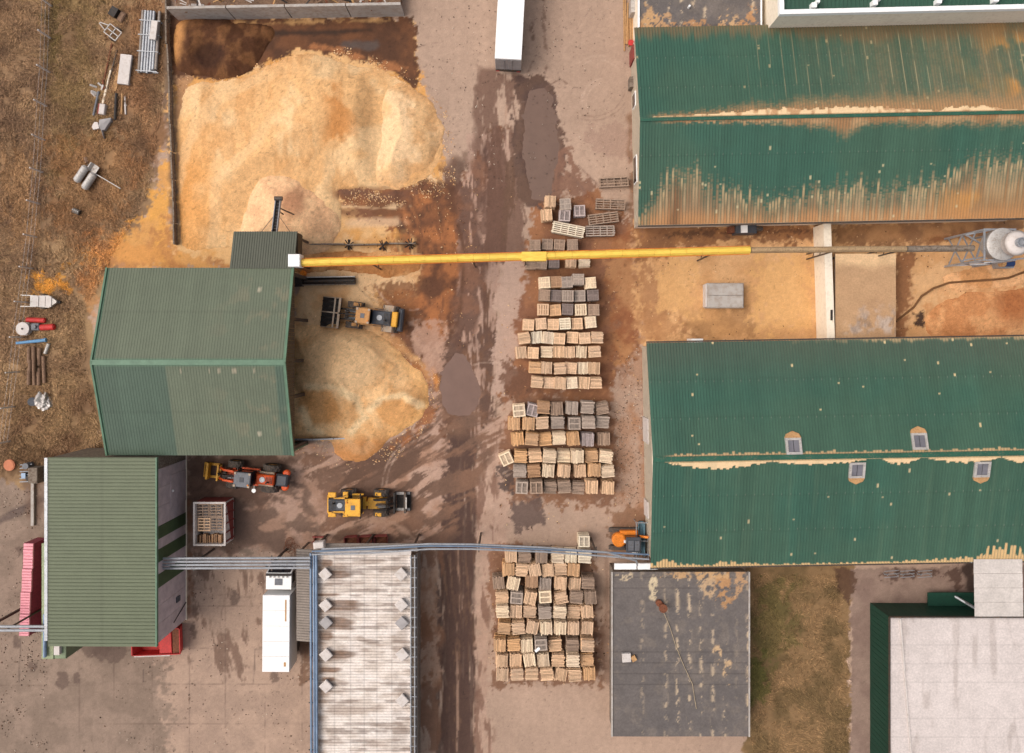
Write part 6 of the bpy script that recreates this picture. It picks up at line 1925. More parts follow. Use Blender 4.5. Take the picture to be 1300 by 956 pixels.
# ------------------------------------------------------------------ machines
def wheel(T, x, y, r, w, s_):
    t = MB()
    n_ = 26
    c = []
    for k, (rr, yy) in enumerate(((r * .55, -w / 2), (r * .92, -w / 2), (r, -w * .36), (r, w * .36), (r * .92, w / 2), (r * .55, w / 2))):
        for i in range(n_):
            a_ = 2 * math.pi * i / n_
            c.append((x + rr * math.cos(a_), y + yy, r + rr * math.sin(a_)))
    fs = []
    for k in range(5):
        for i in range(n_):
            j = (i + 1) % n_
            fs.append((k * n_ + i, k * n_ + j, (k + 1) * n_ + j, (k + 1) * n_ + i))
    t.add(c, fs)
    for i in range(n_):     # tread lugs
        a_ = 2 * math.pi * (i + .5) / n_
        sg = 1 if i % 2 else -1
        ca, sa = math.cos(a_), math.sin(a_)
        p = Vector((x + r * ca, y, r + r * sa))
        t.beam(p + Vector((-.05 * sa, sg * .02, .05 * ca)), p + Vector((.05 * sa, sg * w * .48, -.05 * ca)), .09, .07)
    wo = t.build("wheel", M['tyre'], T)
    MB().cyl((x, y - w * .42, r), (x, y + w * .42, r), r * .56, 16).cyl((x, y + s_ * w * .42, r), (x, y + s_ * w * .5, r), r * .25, 10).build("rim", M['lamber'], wo)

def loader(label, loc, rz, body, roof, hood, fa, ra, tr, rr, fr_, cab, hd, tail, arm, tool, fenders, band=None, disc=False, tailm=None):
    T = thing("wheel_loader", label, 'loader', loc, rz)
    hw = tr / 2
    for s_ in (-1, 1):
        wheel(T, fa, s_ * hw, fr_, .62, s_)
        wheel(T, ra, s_ * hw, rr, .62, s_)
    # chassis
    k = MB().box(ra - 1.0, -.55, .7, .25, .55, 1.25).box(.45, -.5, .7, fa + .55, .5, 1.35)
    k.cyl((.35, 0, .6), (.35, 0, 1.4), .22, 10)
    k.box(fa - .15, -hw + .3, .75, fa + .15, hw - .3, 1.05).box(ra - .15, -hw + .3, .75, ra + .15, hw - .3, 1.05)
    k.build("chassis", body, T)
    # cab
    c0, c1 = cab[0], cab[1]
    cw = cab[2] / 2
    cb = MB().hull_y([(c0, 1.2), (c1 - .1, 1.2), (c1 + .05, 1.9), (c1 - .1, 3.1), (c0 + .08, 3.1), (c0, 1.9)], -cw + .08, cw - .08).build("cab", M['glass'], T)
    ps = MB()
    for x in (c0 + .08, c1 - .08):
        for s_ in (-1, 1):
            ps.beam((x, s_ * (cw - .06), 1.2), (x, s_ * (cw - .06), 3.12), .09)
    ps.build("pillar", M['black'], cb)
    ro = MB().box(c0 - .06, -cw, 3.12, c1 + .06, cw, 3.26, bev=.06).build("roof", roof, cb)
    q = MB()
    for sx in (c0 + .05, c1 - .05):
        for s_ in (-1, 1):
            q.box(sx - .1, s_ * (cw - .12) - .1, 3.26, sx + .1, s_ * (cw - .12) + .1, 3.33)
    q.build("work_lamp", M['fender'] if roof is not M['lyellow'] else M['lyellow'], ro)
    MB().box(c0 - .35, -cw - .12, 1.1, c1, -cw + .04, 1.3).build("step", body, T)
    MB().box(c0 - .35, cw - .04, 1.1, c1, cw + .12, 1.3).build("step", body, T)
    # engine hood
    h0, h1, hwid = hd
    MB().box(h0, -hwid / 2, 1.2, h1, hwid / 2, 2.15, bev=.12).build("engine_hood", hood, T)
    MB().cyl(((h0 + h1) / 2 + .2, 0, 2.15), ((h0 + h1) / 2 + .2, 0, 2.24), .26, 16).cyl(((h0 + h1) / 2 + .2, 0, 2.24), ((h0 + h1) / 2 + .2, 0, 2.26), .14, 12).build("fan_guard", M['steel'], T)
    MB().cyl(((h0 + h1) / 2 - .35, .2, 2.15), ((h0 + h1) / 2 - .35, .2, 2.75), .08, 10).build("exhaust", M['black'], T)
    if band:
        MB().box(band[0], -hwid / 2 - .04, 1.3, band[1], hwid / 2 + .04, 2.2, bev=.08).build("hood_band", M['lyellow'], T)
    MB().box(tail[0], -tail[2] / 2, .7, tail[1], tail[2] / 2, 1.7, bev=.15).build("counterweight", tailm or (body if not band else M['dgrey']), T)
    for s_ in (-1, 1):
        f = MB().hull_y([(ra - rr * .95, rr * 1.2), (ra - rr * .4, rr * 2.12), (ra + rr * .45, rr * 2.12), (ra + rr * 1.0, rr * 1.3), (ra + rr * .92, rr * 1.26), (ra + rr * .4, rr * 2.04), (ra - rr * .36, rr * 2.04), (ra - rr * .86, rr * 1.16)], s_ * hw - .3, s_ * hw + .3)
        if fenders == 'rear':
            f.build("fender", M['fender'], T)
        elif fenders == 'corner':
            f = MB().lathe([(.3, .9), (.34, 1.0), (.34, 1.35), (.22, 1.45)], (tail[0] + .25, s_ * (tail[2] / 2 + .1), 0), 12)
            f.build("fender", body, T)
            MB().box(h0 + .1, s_ * (hwid / 2 + .12) - .1, 1.5, h1 - .2, s_ * (hwid / 2 + .12) + .1, 1.7, bev=.04).build("fender", M['fender'], T)
        else:
            f = MB().box(h0 - .05, s_ * (hw - .05) - .25, 1.75, h0 + .7, s_ * (hw - .05) + .25, 1.9, bev=.05).box(h1 - .5, s_ * (hw - .05) - .25, 1.75, h1, s_ * (hw - .05) + .3, 1.9, bev=.05)
            f.box(h0 + .5, s_ * (hw - .35) - .12, 1.8, h1 - .3, s_ * (hw - .35) + .1, 2.0)
            f.build("fender", body, T)
        g2 = MB().hull_y([(fa - fr_ * .75, fr_ * 1.75), (fa - fr_ * .1, fr_ * 2.1), (fa + .1, fr_ * 2.1), (fa + .1, fr_ * 2.02), (fa - fr_ * .1, fr_ * 2.0), (fa - fr_ * .68, fr_ * 1.68)], s_ * hw - .22, s_ * hw + .1)
        if fenders != 'corner':
            g2.build("front_fender", body, T)
    # small fittings
    gr = MB()
    for k_ in range(5):
        gr.box(h0 + .12 + .13 * k_, -hwid / 2 + .15, 2.15, h0 + .18 + .13 * k_, hwid / 2 - .15, 2.175)
    gr.build("hood_louvre", M['black'], T)
    for s_ in (-1, 1):
        MB().tube([(c0 - .3, s_ * (cw + .1), 1.3), (c0 - .3, s_ * (cw + .1), 2.2), (h0 + .4, s_ * (hwid / 2 + .08), 2.3)], .03, 6).build("handrail", M['steeld'], T)
        MB().box(c1 - .1, s_ * (cw + .22) - .12, 2.4, c1 - .02, s_ * (cw + .22) + .12, 2.75).beam((c1 - .06, s_ * (cw - .02), 2.6), (c1 - .06, s_ * (cw + .2), 2.6), .04).build("wing_mirror", M['black'], T)
    MB().box((c0 + c1) / 2 - .18, -.22, 3.262, (c0 + c1) / 2 + .22, .22, 3.3, bev=.02).build("roof_hatch", M['grey'] if roof is not M['grey'] else M['dgrey'], T)
    MB().cyl((c0 + .1, cw * .6, 3.262), (c0 + .1, cw * .6, 3.42), .07, 10).build("beacon", M['orange2'], T)
    # lift arms and tool
    am = M['black'] if arm[1] == 'black' else body
    x1 = arm[0]
    for s_ in (-1, 1):
        MB().hull_y([(fa - .6, 1.9), (fa - .3, 2.2), (fa + .7, 1.9), (x1, .95), (x1, .6), (fa + .6, 1.5)], s_ * .48 - .09, s_ * .48 + .09).build("lift_arm", am, T)
        MB().cyl((fa - .2, s_ * .3, 1.3), (fa + .9, s_ * .36, 1.35), .09, 10).build("lift_ram", M['steel'], T)
    MB().box(fa + .55, -.5, 1.35, fa + .8, .5, 1.65).beam((fa - .3, 0, 2.0), (fa + .7, 0, 2.2), .2, .3).beam((fa + .7, 0, 2.2), (x1 - .05, 0, 1.3), .16, .24).build("tilt_linkage", M['black'], T)
    MB().tube([(fa - .2, .2, 2.1), (fa + .3, .25, 2.35), (fa + .9, .2, 2.0)], .035, 6).tube([(fa - .2, -.2, 2.1), (fa + .3, -.25, 2.35), (fa + .9, -.2, 2.0)], .035, 6).build("hydraulic_hose", M['steeld'], T)
    if tool[0] == 'bucket':
        w_, l_ = tool[1] / 2, tool[2]
        prof = [(x1, 1.25), (x1 + .05, .25), (x1 + .3, .08), (x1 + l_, .05), (x1 + l_, .11), (x1 + .35, .16), (x1 + .14, .35), (x1 + .09, 1.25)]
        bo = MB().hull_y(prof, -w_, w_).build("bucket", tool[3], T)
        sp = MB()
        for s_ in (-1, 1):
            sp.hull_y([(x1, 1.25), (x1 + .05, .25), (x1 + .3, .08), (x1 + l_, .05), (x1 + l_ * .55, .9)], s_ * w_ - .04, s_ * w_ + .04)
        sp.build("side_plate", tool[4], bo)
        tp = MB().box(x1 - .1, -w_, 1.25, x1 + .12, w_, 1.38).box(x1 + .42, -w_ + .05, 1.2, x1 + .56, w_ - .05, 1.32)
        tp.build("top_beam", tool[4], bo)
        for y in (-w_ * .72, -w_ * .36, 0, w_ * .36, w_ * .72):
            MB().beam((x1 + .1, y, 1.3), (x1 + l_ * .55, y, 1.15), .12, .12).beam((x1 + l_ * .55, y, 1.15), (x1 + l_ * .95, y, .5), .12, .1).build("grab_tine", M['black'] if abs(y) > .1 else tool[4], bo)
    elif tool[0] == 'fork':
        w_, l_ = tool[1] / 2, tool[2]
        bo = MB().box(x1, -w_, .3, x1 + .16, w_, .45).box(x1, -w_, 1.1, x1 + .16, w_, 1.25).box(x1, -w_, .3, x1 + .14, -w_ + .14, 1.2).box(x1, w_ - .14, .3, x1 + .14, w_, 1.2).box(x1, -.06, .3, x1 + .14, .06, 1.2).build("fork_carriage", tool[3], T)
        for s_ in (-1, 1):
            MB().box(x1 + .16, s_ * w_ * .78 - .12, .12, x1 + l_, s_ * w_ * .78 + .12, .22).build("fork_tine", tool[4], bo)
        MB().box(x1 + l_ * .62, -w_, .24, x1 + l_ * .75, w_, 1.0).build("load_guard", tool[4] if tool[4] is M['lyellow'] else M['steeld'], bo)
        MB().box(x1 + l_ - .1, -w_ * .9, .12, x1 + l_, w_ * .9, .26).build("tip_bar", tool[3], bo)
        if tool[4] is not M['lyellow']:
            MB().box(x1 + .2, -w_ * .9, .1, x1 + l_ - .12, w_ * .9, .118).build("floor_plate", M['black'], bo)
            MB().box(x1 + l_ * .7 + .05, -.55, 1.0, x1 + l_ * .7 + .17, .55, 1.12).build("grip_bar", M['paleg'], bo)
    if disc:
        MB().cyl((-.75, hw + .05, 2.4), (-.75, hw + .05, 2.5), .2, 16).beam((-.75, hw + .05, 2.4), (-.6, hw - .3, 2.0), .05).build("mirror", M['white'], T)
    return T

loader("dusty amber wheel loader with a wide dark grab bucket beside the yellow heap", P(473, 402.5, 1.0).to_2d().to_3d(), R(180 - 6.5), M['lamber'], M['lamber'], M['dgrey'], 1.72, -1.72, 1.95, .78, .78,
       (-.05, 1.15, 1.45), (-2.0, -.12, 1.35), (-3.0, -2.55, 2.2), (3.2, 'black'), ('bucket', 2.9, 1.95, M['black'], M['fender']), 'rear', (-2.55, -2.02))
loader("clean yellow wheel loader with a dark fork frame parked in the muddy yard", P(462, 638.5, 1.0).to_2d().to_3d(), R(0), M['lyellow'], M['lyellow'], M['dgrey'], 1.65, -1.5, 1.95, .72, .72,
       (-1.3, .02, 1.65), (-3.2, -1.35, 1.15), (-3.4, -3.2, 1.7), (2.85, 'black'), ('fork', 2.0, 1.6, M['black'], M['paleg']), 'side')
loader("bright orange loader with grey cab roof and yellow fork frame by shed", P(320, 604.5, 1.0).to_2d().to_3d(), R(180 - 6), M['orange'], M['grey'], M['orange'], 1.75, -1.8, 2.0, .82, .70,
       (-.5, .95, 1.4), (-2.4, -.7, .95), (-3.6, -2.45, 1.15), (3.2, 'body'), ('fork', 1.55, 1.75, M['lyellow'], M['lyellow']), 'corner', None, True, M['dgrey'])

# small orange digger and trough cage
T = thing("mini_digger", "small orange digger with black cab roof by the lower hall corner", 'digger', P(793, 682.5))
MB().lathe([(.62, .75), (.68, .85), (.68, 1.4), (.55, 1.5)], (-.72, .1, 0), 20).build("engine_cover", M['orange2'], T)
MB().box(-.6, .55, .75, 1.1, .95, 1.3, bev=.06).build("side_deck", M['orange2'], T)
cb = MB().box(-.15, -.75, .8, 1.15, .6, 2.35).build("cab", M['glass'], T)
MB().box(-.2, -.8, 2.35, 1.2, .62, 2.47, bev=.06).build("cab_roof", M['dgrey'], cb)
MB().box(.0, -.6, 2.47, .5, .3, 2.53).box(.62, -.62, 2.47, 1.05, .3, 2.53).build("roof_panel", M['grey'], cb)
for s_ in (-1, 1):
    tk = MB().hull_y([(-1.6, .3), (-1.3, .6), (1.2, .6), (1.45, .3), (1.2, 0), (-1.3, 0)], s_ * .85 - .2, s_ * .85 + .2).build("track", M['tyre'], T)
MB().beam((1.1, .5, 1.5), (2.0, .5, 1.9), .2, .25).beam((2.0, .5, 1.9), (2.3, .45, .8), .16, .2).build("boom", M['orange2'], T)
MB().box(-.3, -.1, 1.5, -.15, .15, 1.7).build("white_lamp", M['white'], T)
T = thing("trough_cage", "steel cage with blue grey trough against the lower hall gable", 'cage', P(812.5, 682))
MB().hull_y([(-.35, .9), (-.2, .3), (.2, .3), (.35, .9), (.28, .9), (.14, .36), (-.14, .36), (-.28, .9)], -1.65, 1.65).build("trough", mat("blue_grey_trough", S(108, 140, 152), .5, dirt=S(90, 110, 120)), T)
cg = MB()
for y in (-1.75, 0, 1.75):
    for x in (-.6, .55):
        cg.beam((x, y, 0), (x, y, 1.5), .07)
    cg.beam((-.6, y, 1.5), (.55, y, 1.5), .07)
for x in (-.6, .55):
    cg.beam((x, -1.75, 1.5), (x, 1.75, 1.5), .07)
cg.build("cage_frame", M['steel'], T)
tag(MB().lathe([(.12, 0), (.12, .6), (.36, .68), (.4, .8), (.2, .92)], P(805.5, 696.5), 16).build("white_bin", M['white']), "small round white bin between digger and steel cage", "bin")

# skip container with pallets
ct = P(276, 661)
T = thing("open_container", "open white and red roll-off container holding old pallets", 'container', (P(268, 664, 1.2).x, P(268, 664, 1.2).y, 0), R(0))
hc = 2.6
x0, x1 = P(246.5, 0, hc).x - T.location.x, P(286, 0, hc).x - T.location.x
y1, y0 = P(0, 638, hc).y - T.location.y, P(0, 692, hc).y - T.location.y
MB().box(x0, y0, .2, x1, y1, .32).build("floor", M['concd'], T)
MB().box(x0 + .45, y0 + .45, .32, x1 - .45, y1 - .45, 1.55).build("rubbish_fill", M['tarp'], T)
MB().box(x0, y0, .32, x0 + .08, y1, hc).build("side_wall", M['offwhite'], T)
MB().box(x1 - .08, y0, .32, x1, y1, hc).build("side_wall", M['offwhite'], T)
MB().box(x0 + .08, y0, .32, x1 - .08, y0 + .08, hc).build("end_wall", M['offwhite'], T)
MB().box(x0 + .08, y1 - .08, .32, x1 - .08, y1, hc).build("end_wall", M['offwhite'], T)
MB().prism([(x1, y0 + .1), (x1 + .03, y0 + .1), (x1 + .03, y1 - .1), (x1, y1 - .1)], .5, [1.0, 1.0, 2.3, 2.3]).build("red_flash", M['redd'], T)
for k in range(5):
    y = y0 + .3 + (y1 - y0 - .6) * k / 4
    MB().box(x1 + .004, y - .05, .3, x1 + .09, y + .05, hc - .1).build("stiffener", M['redd'], T)
MB().box(x0 + .1, y1 + .004, .3, x1 - .1, y1 + .06, 2.2).build("red_door", M['redd'], T)
MB().box(x0 - .06, y0 - .06, hc, x1 + .06, y0 + .1, hc + .1).box(x0 - .06, y1 - .1, hc, x1 + .06, y1 + .06, hc + .1).box(x1 - .1, y0 + .1, hc, x1 + .06, y1 - .1, hc + .1).box(x0 - .06, y0 + .1, hc, x0 + .1, y1 - .1, hc + .1).build("rim", M['offwhite'], T)
CT = T

# box truck
p0, p1 = P(333, 853, 3.8), P(367, 756, 3.8)
T = thing("box_truck", "white box truck with dark windscreen parked beside the grey canopy", 'truck', ((p0.x + p1.x) / 2, p0.y, 0), R(-.4))
w2 = (p1.x - p0.x) / 2
L_ = p1.y - p0.y
bx = MB().box(-w2, 0, 1.1, w2, L_, 3.72, bev=.02).build("cargo_box", M['white'], T)
MB().box(-w2 - .015, -.01, 3.72, w2 + .015, L_ + .02, 3.8, bev=.03).build("box_roof", M['white'], bx)
for k in range(1, 5):
    MB().box(-w2 + .04, L_ * k / 5 - .02, 3.801, w2 - .04, L_ * k / 5 + .02, 3.812).build("roof_seam", M['offwhite'], bx)
MB().box(w2 - .42, L_ - 2.4, 3.803, w2 - .28, L_ - .4, 3.815).box(w2 - .5, .5, 3.803, w2 - .3, .9, 3.815).build("stain_strip", M['tan'], bx)
MB().box(-w2 + .1, 0.05, .7, w2 - .1, L_ + 2.4, 1.09).build("chassis", M['steeld'], T)
cy0, cy1 = L_ + .35, L_ + 2.25
cabp = [(cy0, 1.0), (cy1, 1.0), (cy1 + .05, 1.9), (cy1 - .35, 2.95), (cy1 - .5, 3.05), (cy0, 3.1)]
cm = MB()
n_ = len(cabp)
cw = w2 - .06
vs = [(-cw, y, z) for y, z in cabp] + [(cw, y, z) for y, z in cabp]
fs = [tuple(range(n_ - 1, -1, -1)), tuple(range(n_, 2 * n_))] + [(i, (i + 1) % n_, n_ + (i + 1) % n_, n_ + i) for i in range(n_)]
cm.add(vs, fs)
cab_o = cm.build("cab", M['white'], T)
ws = MB()
ws.add([(-cw + .1, cy1 + .07, 1.95), (cw - .1, cy1 + .07, 1.95), (cw - .14, cy1 - .33, 3.0), (-cw + .14, cy1 - .33, 3.0), (-cw + .1, cy1 + .03, 1.95), (cw - .1, cy1 + .03, 1.95), (cw - .14, cy1 - .4, 2.94), (-cw + .14, cy1 - .4, 2.94)],
       [(0, 1, 2, 3), (7, 6, 5, 4), (0, 4, 5, 1), (3, 2, 6, 7), (0, 3, 7, 4), (1, 5, 6, 2)])
ws.build("windscreen", M['glass'], cab_o)
MB().box(cw + .004, cy0 + .5, 1.9, cw + .03, cy1 - .4, 2.7).build("side_window", M['glass'], cab_o)
MB().box(-.35, cy0 + .4, 3.08, .35, cy0 + 1.0, 3.14).build("roof_hatch", M['grey'], cab_o)
MB().box(-cw, cy1 - .62, 3.06, cw, cy1 - .42, 3.18).build("sun_visor", M['black'], cab_o)
for x in (-.8, -.4, 0, .4, .8):
    MB().box(x - .07, cy1 - .8, 3.08, x + .07, cy1 - .66, 3.2).build("roof_lamp", M['paleg'], cab_o)
for s_ in (-1, 1):
    MB().box(s_ * (cw + .22) - .1, cy1 - .1, 2.0, s_ * (cw + .22) + .1, cy1 + .02, 2.6).build("mirror", M['black'], cab_o)
    MB().box(s_ * (cw - .3) - .18, cy1 + .03, 1.0, s_ * (cw - .3) + .18, cy1 + .1, 1.25).build("headlight", M['lens'], cab_o)
    for y in (1.2, L_ + 1.2):
        MB().cyl((s_ * (w2 - .32), y, .5), (s_ * (w2 - .02), y, .5), .5, 18).build("wheel", M['tyre'], T)

# white trailer at the top edge
A = P(645, 75, 4.0)
B = P(649, 0, 4.0)
rz = math.atan2((B - A).y, (B - A).x) - math.pi / 2
T = thing("white_trailer", "long white semi-trailer with grey rear doors at the top edge", 'trailer', (A.x, A.y, 0), rz)
w2 = 1.22
MB().box(-w2, .02, 1.2, w2, 13.6, 3.96).build("body", M['white'], T)
MB().box(-w2 - .02, 0, 3.96, w2 + .02, 13.62, 4.03, bev=.02).build("trailer_roof", M['white'], T)
for s_ in (-1, 1):
    d = MB().box(min(s_ * .02, s_ * 1.2), -.04, 1.25, max(s_ * .02, s_ * 1.2), .015, 3.9).build("rear_door", M['tarp'], T)
    MB().cyl((s_ * .35, -.07, 1.3), (s_ * .35, -.07, 3.85), .03, 6).build("lock_rod", M['steel'], d)
MB().box(-w2, -.08, .75, w2, .1, 1.0).box(-.5, .1, .8, .5, 13.4, 1.19).build("underframe", M['steeld'], T)
for s_ in (-1, 1):
    MB().box(s_ * 1.0 - .15, -.1, .8, s_ * 1.0 + .15, -.082, .95).build("tail_lamp", M['red'], T)
    for y in (2.0, 3.3, 4.6):
        MB().cyl((s_ * 1.15, y, .5), (s_ * .85, y, .5), .5, 18).build("wheel", M['tyre'], T)

# rusty red tipping skips near the kilns
for k, (x, y) in enumerate(((448, 685.5), (466, 685), (485.5, 684.5))):
    T = thing("tipping_skip", ["left", "middle", "right"][k] + " rusty red tipping skip of the three beside the kiln gantry", 'skip', P(x, y), R(3), 'rusty tipping skips')
    MB().hull_y([(-.66, 1.0), (-.5, .15), (.5, .15), (.66, 1.0), (.6, 1.0), (.46, .2), (-.46, .2), (-.6, 1.0)], -.5, .5).build("tub", M['redd'], T)
    for s_ in (-1, 1):
        MB().hull_y([(-.66, 1.0), (-.5, .15), (.5, .15), (.66, 1.0)], s_ * .5 - .03, s_ * .5 + .03).build("end_plate", M['redd'], T)
    MB().box(-.62, -.62, .8, .62, -.53, .95).build("front_lip", M['tan'], T)
    MB().prism([(-.5, -.4), (.5, -.4), (.5, .4), (-.5, .4)], .25, [.75, .6, .7, .55]).build("rust_scale", M['rust'], T)
T = thing("red_trestle", "small dull red trestle near the white tank by the kilns", 'trestle', P(406, 683.5))
for s_ in (-1, 1):
    MB().box(-.6, s_ * .25 - .07, .4, .6, s_ * .25 + .07, .55).build("beam", M['redd'], T)
MB().box(-.5, -.3, 0, -.4, .3, .4).box(.4, -.3, 0, .5, .3, .4).build("stand", M['rust'], T)
T = thing("wire_coil_heap", "tangled rusty wire heap beside the grey canopy's top", 'wire', P(372, 692))
r_ = random.Random(8)
for k in range(12):
    c_ = Vector((r_.uniform(-.5, .5), r_.uniform(-.5, .5), .3))
    MB().tube([c_ + Vector((.35 * math.cos(t + k), .35 * math.sin(t + k), .1 * math.sin(2 * t))) for t in np.linspace(0, 5.5, 9)], .02, 4).build("wire_loop", M['rust'], T)

# ------------------------------------------------------------------ pallets
W_COL = {'p': (250, 218, 182), 't': (236, 194, 154), 'h': (232, 180, 128), 'g': (184, 164, 148), 'd': (140, 122, 114), 'l': (190, 172, 166), 'b': (192, 148, 110), 'w': (248, 226, 196), 'k': (172, 144, 122)}
W_NAME = {'p': 'pale', 't': 'tan', 'h': 'honey coloured', 'g': 'weathered grey', 'd': 'dark grey', 'l': 'lilac grey', 'b': 'brown', 'w': 'whitish', 'k': 'grey brown'}
WM = {k: wood_mat("pallet_wood_" + k, S(*v), .22) for k, v in W_COL.items()}
r_ = random.Random(21)

def pallet_mesh(kind, i):
    mb = MB()
    s_ = .6
    if kind == 'ragged':
        n_ = r_.choice([7, 8, 8, 9])
        for k in range(3):
            x = -s_ + .02 + k * (2 * s_ - .12) / 2
            mb.tone = .2
            mb.box(x, -s_ + .03, -.12, x + .09, s_ - .03, -.025)
        for k in range(n_):
            y = -s_ + 2 * s_ * k / n_
            mb.tone = r_.uniform(.15, 1)
            mb.box(-s_ + r_.uniform(-.10, .06), y + .012, -.024 + r_.uniform(0, .01), s_ + r_.uniform(-.06, .10), y + 2 * s_ / n_ - r_.uniform(.015, .045), r_.uniform(-.004, .03), rz=r_.uniform(-.02, .02))
    elif kind == 'deck':
        for k in range(3):
            mb.tone = .2
            x = -s_ + .02 + k * (2 * s_ - .12) / 2
            mb.box(x, -s_ + .02, -.12, x + .09, s_ - .02, -.025)
        for k in range(6):
            y = -s_ + 2 * s_ * k / 6
            mb.tone = r_.uniform(.3, .8)
            mb.box(-s_, y + .01, -.024, s_, y + .2 - .018, 0)
        for x in (-s_ - .0, -.05, s_ - .1):
            mb.tone = r_.uniform(.75, 1)
            mb.box(x, -s_, .001, x + .1, s_, .024)
        if i % 2:
            mb.box(-s_ + .12, -.05, .001, -.07, .05, .02)
            mb.box(.07, -.05, .001, s_ - .12, .05, .02)
    elif kind == 'frame':
        for (x0_, y0_, x1_, y1_) in ((-s_, -s_, s_, -s_ + .13), (-s_, s_ - .13, s_, s_), (-s_, -s_ + .131, -s_ + .12, s_ - .131), (s_ - .12, -s_ + .131, s_, s_ - .131), (-s_ + .121, -.06, s_ - .121, .06)):
            mb.tone = r_.uniform(.7, 1)
            mb.box(x0_, y0_, -.10, x1_, y1_, .02)
        for k in range(7):
            x = -s_ + .13 + k * (2 * s_ - .26) / 7
            mb.tone = r_.uniform(.0, .35)
            mb.box(x + .02, -s_ + .1, -.12, x + .13, s_ - .1, -.06)
    else:   # open slats
        for k in range(3):
            x = -s_ + k * (2 * s_ - .1) / 2
            mb.tone = .6
            mb.box(x, -s_ + .02, -.12, x + .1, s_ - .02, -.025)
        for k in range(5):
            y = -s_ + (2 * s_ - .13) * k / 4
            mb.tone = r_.uniform(.6, 1)
            mb.box(-s_, y, -.024, s_, y + .13, .0)
    return mb

PM = {}
for kind, cnt in (('ragged', 16), ('deck', 4), ('frame', 3), ('open', 2)):
    PM[kind] = [pallet_mesh(kind, i) for i in range(cnt)]
PMESH = {}

def get_mesh(kind, i, wk_):
    key = (kind, i, wk_)
    if key not in PMESH:
        me = PM[kind][i].mesh("pallet")
        me.materials.append(WM[wk_])
        PMESH[key] = me
    return PMESH[key]

ORD = ["leftmost", "second", "third", "fourth", "fifth", "sixth", "seventh", "eighth"]
RORD = ["top", "second", "third", "fourth", "fifth", "sixth", "seventh", "eighth", "ninth", "bottom"]
STACKS = []        # (px, py, size px, colour, kind, label tail, height)

def block(bname, rows, size, kinds, h):
    nr = len(rows)
    for ri, (y, xs, cols) in enumerate(rows):
        for i, x in enumerate(xs):
            c_ = cols[i]
            kd = kinds(ri, i, c_)
            yy = y + r_.uniform(-1.0, 1.0)
            if isinstance(x, tuple):
                x, yy = x
            nm = ("leftmost" if i == 0 else ("rightmost" if i == len(xs) - 1 else ORD[i] + " from left"))
            rn = "first row" if ri == 0 else ("last row" if ri == nr - 1 else RORD[ri] + " row")
            STACKS.append((x, yy, size, c_.lower(), kd, "%s, %s, %s" % (nm, rn, bname), h))

def kB(ri, i, c):
    if c.isupper():
        return 'open'
    return 'deck' if ri < 4 or r_.random() < .3 else 'ragged'

def kC(ri, i, c):
    return 'frame' if c.isupper() else 'ragged'

block("upper pallet block", [
    (358, [691.3, 706, 719.8, (734.5, 354.5), 750], "pbggp"), (375, [691.5, 706, 721, 736.3, 753], "kdGgd"), (393, [689.5, 705, 720.6, 737.5, 754], "ThdPk"),
    (411.5, [671, 687, 702.4, 717.5, 732.7, (750, 409)], "tttWtp"), (429, [665.5, 681.5, 696, 710.3, 727, 742.5, 758.3], "twptttt"), (447.3, [661.6, 677, 694.3, 709.5, 723, 738, 755], "ttpttpt"),
    (467.4, [679, 694, 711, 725, 740, 755], "htttpt"), (486, [682, 697.5, 711.8, 726.3, 741.6, 756.6], "tttptt")], 15.6, kB, 2.0)
block("middle pallet block", [
    (518.5, [(659, 521.5), (676.5, 521), 690, 707, 726.4, 746, 764.7], "PLbkggk"), (537, [652.7, 671, 688.3, 708, 729.4, 747.5, 765.2], "hhtgGgg"), (558, [657, 675, 692, 710, 728, 746.4, 766.8], "hhhphlk"),
    (579.5, [(642.8, 582.5), 661, 679.6, 697.7, 715.8, 733.3, 751, 769.5], "Phtppphp"), (598, [660, 678, 696, 716.5, 736.5, 754.7, 771.5], "gbptthp"), (618.7, [662.7, 681, 698.5, 716.5, 734.3, 751.5, 772], "GKkkktt")], 17, kC, 2.1)
block("lower pallet block", [
    (707, [648.8, 666, 687.5, 708, 724.8, 742.4], "tkkpww"), (723.7, [645.5, 662.6, 679, 695.6, 711.6, 728.6], "htttth"), (741.3, [633, 651.6, (675, 738.5), 692.3, 712, 730, 746.8], "kpbgttk"),
    (759, [637.4, 656, 673, 692.3, 712.5, 731.9, 750], "tGtPtkk"), (777.6, [637.8, 655, 672.5, 691.9, 711, 728.6, 745.5], "pttgptt"), (797.4, [640, 658.2, 675.8, 693.4, 711.4, 728, 745.5], "httpptt"),
    (819.3, [634.5, 652.3, 668.8, 686.8, 705, 727, 746], "hhpGtkt"), (839, [637, 654.5, 672, 689.7, 708.8, 727.5, 745.5], "ttpptph"), (856.7, [637.8, 656.5, 675, 694.5, 712, 730, 748.4], "tttttth")], 16.8, kC, 2.1)
for (x, y, c_, kd, t_) in ((698.6, 255.8, 't', 'ragged', "upper left of loose group below long puddle"), (718, 259, 'g', 'deck', "upper middle of loose group below long puddle"), (694, 272.8, 't', 'ragged', "lower left of loose group below long puddle"),
                           (717, 273.6, 'l', 'frame', "lower middle of loose group below long puddle"), (736, 267.3, 'l', 'frame', "right of loose group below long puddle"), (741.8, 687.5, 'w', 'frame', "alone above the lower pallet block's right end")):
    STACKS.append((x, y, 15.5, c_, kd, t_, 1.6))
for j, (x, y, c_) in enumerate(((679.5, 311, 'k'), (695, 310, 'k'), (710.3, 310.5, 'k'), (727, 310.5, 'k'))):
    STACKS.append((x, y, 15, c_, 'deck', ORD[j] + (" in" if j == 0 else " from left in") + " row above yellow duct", 1.6))
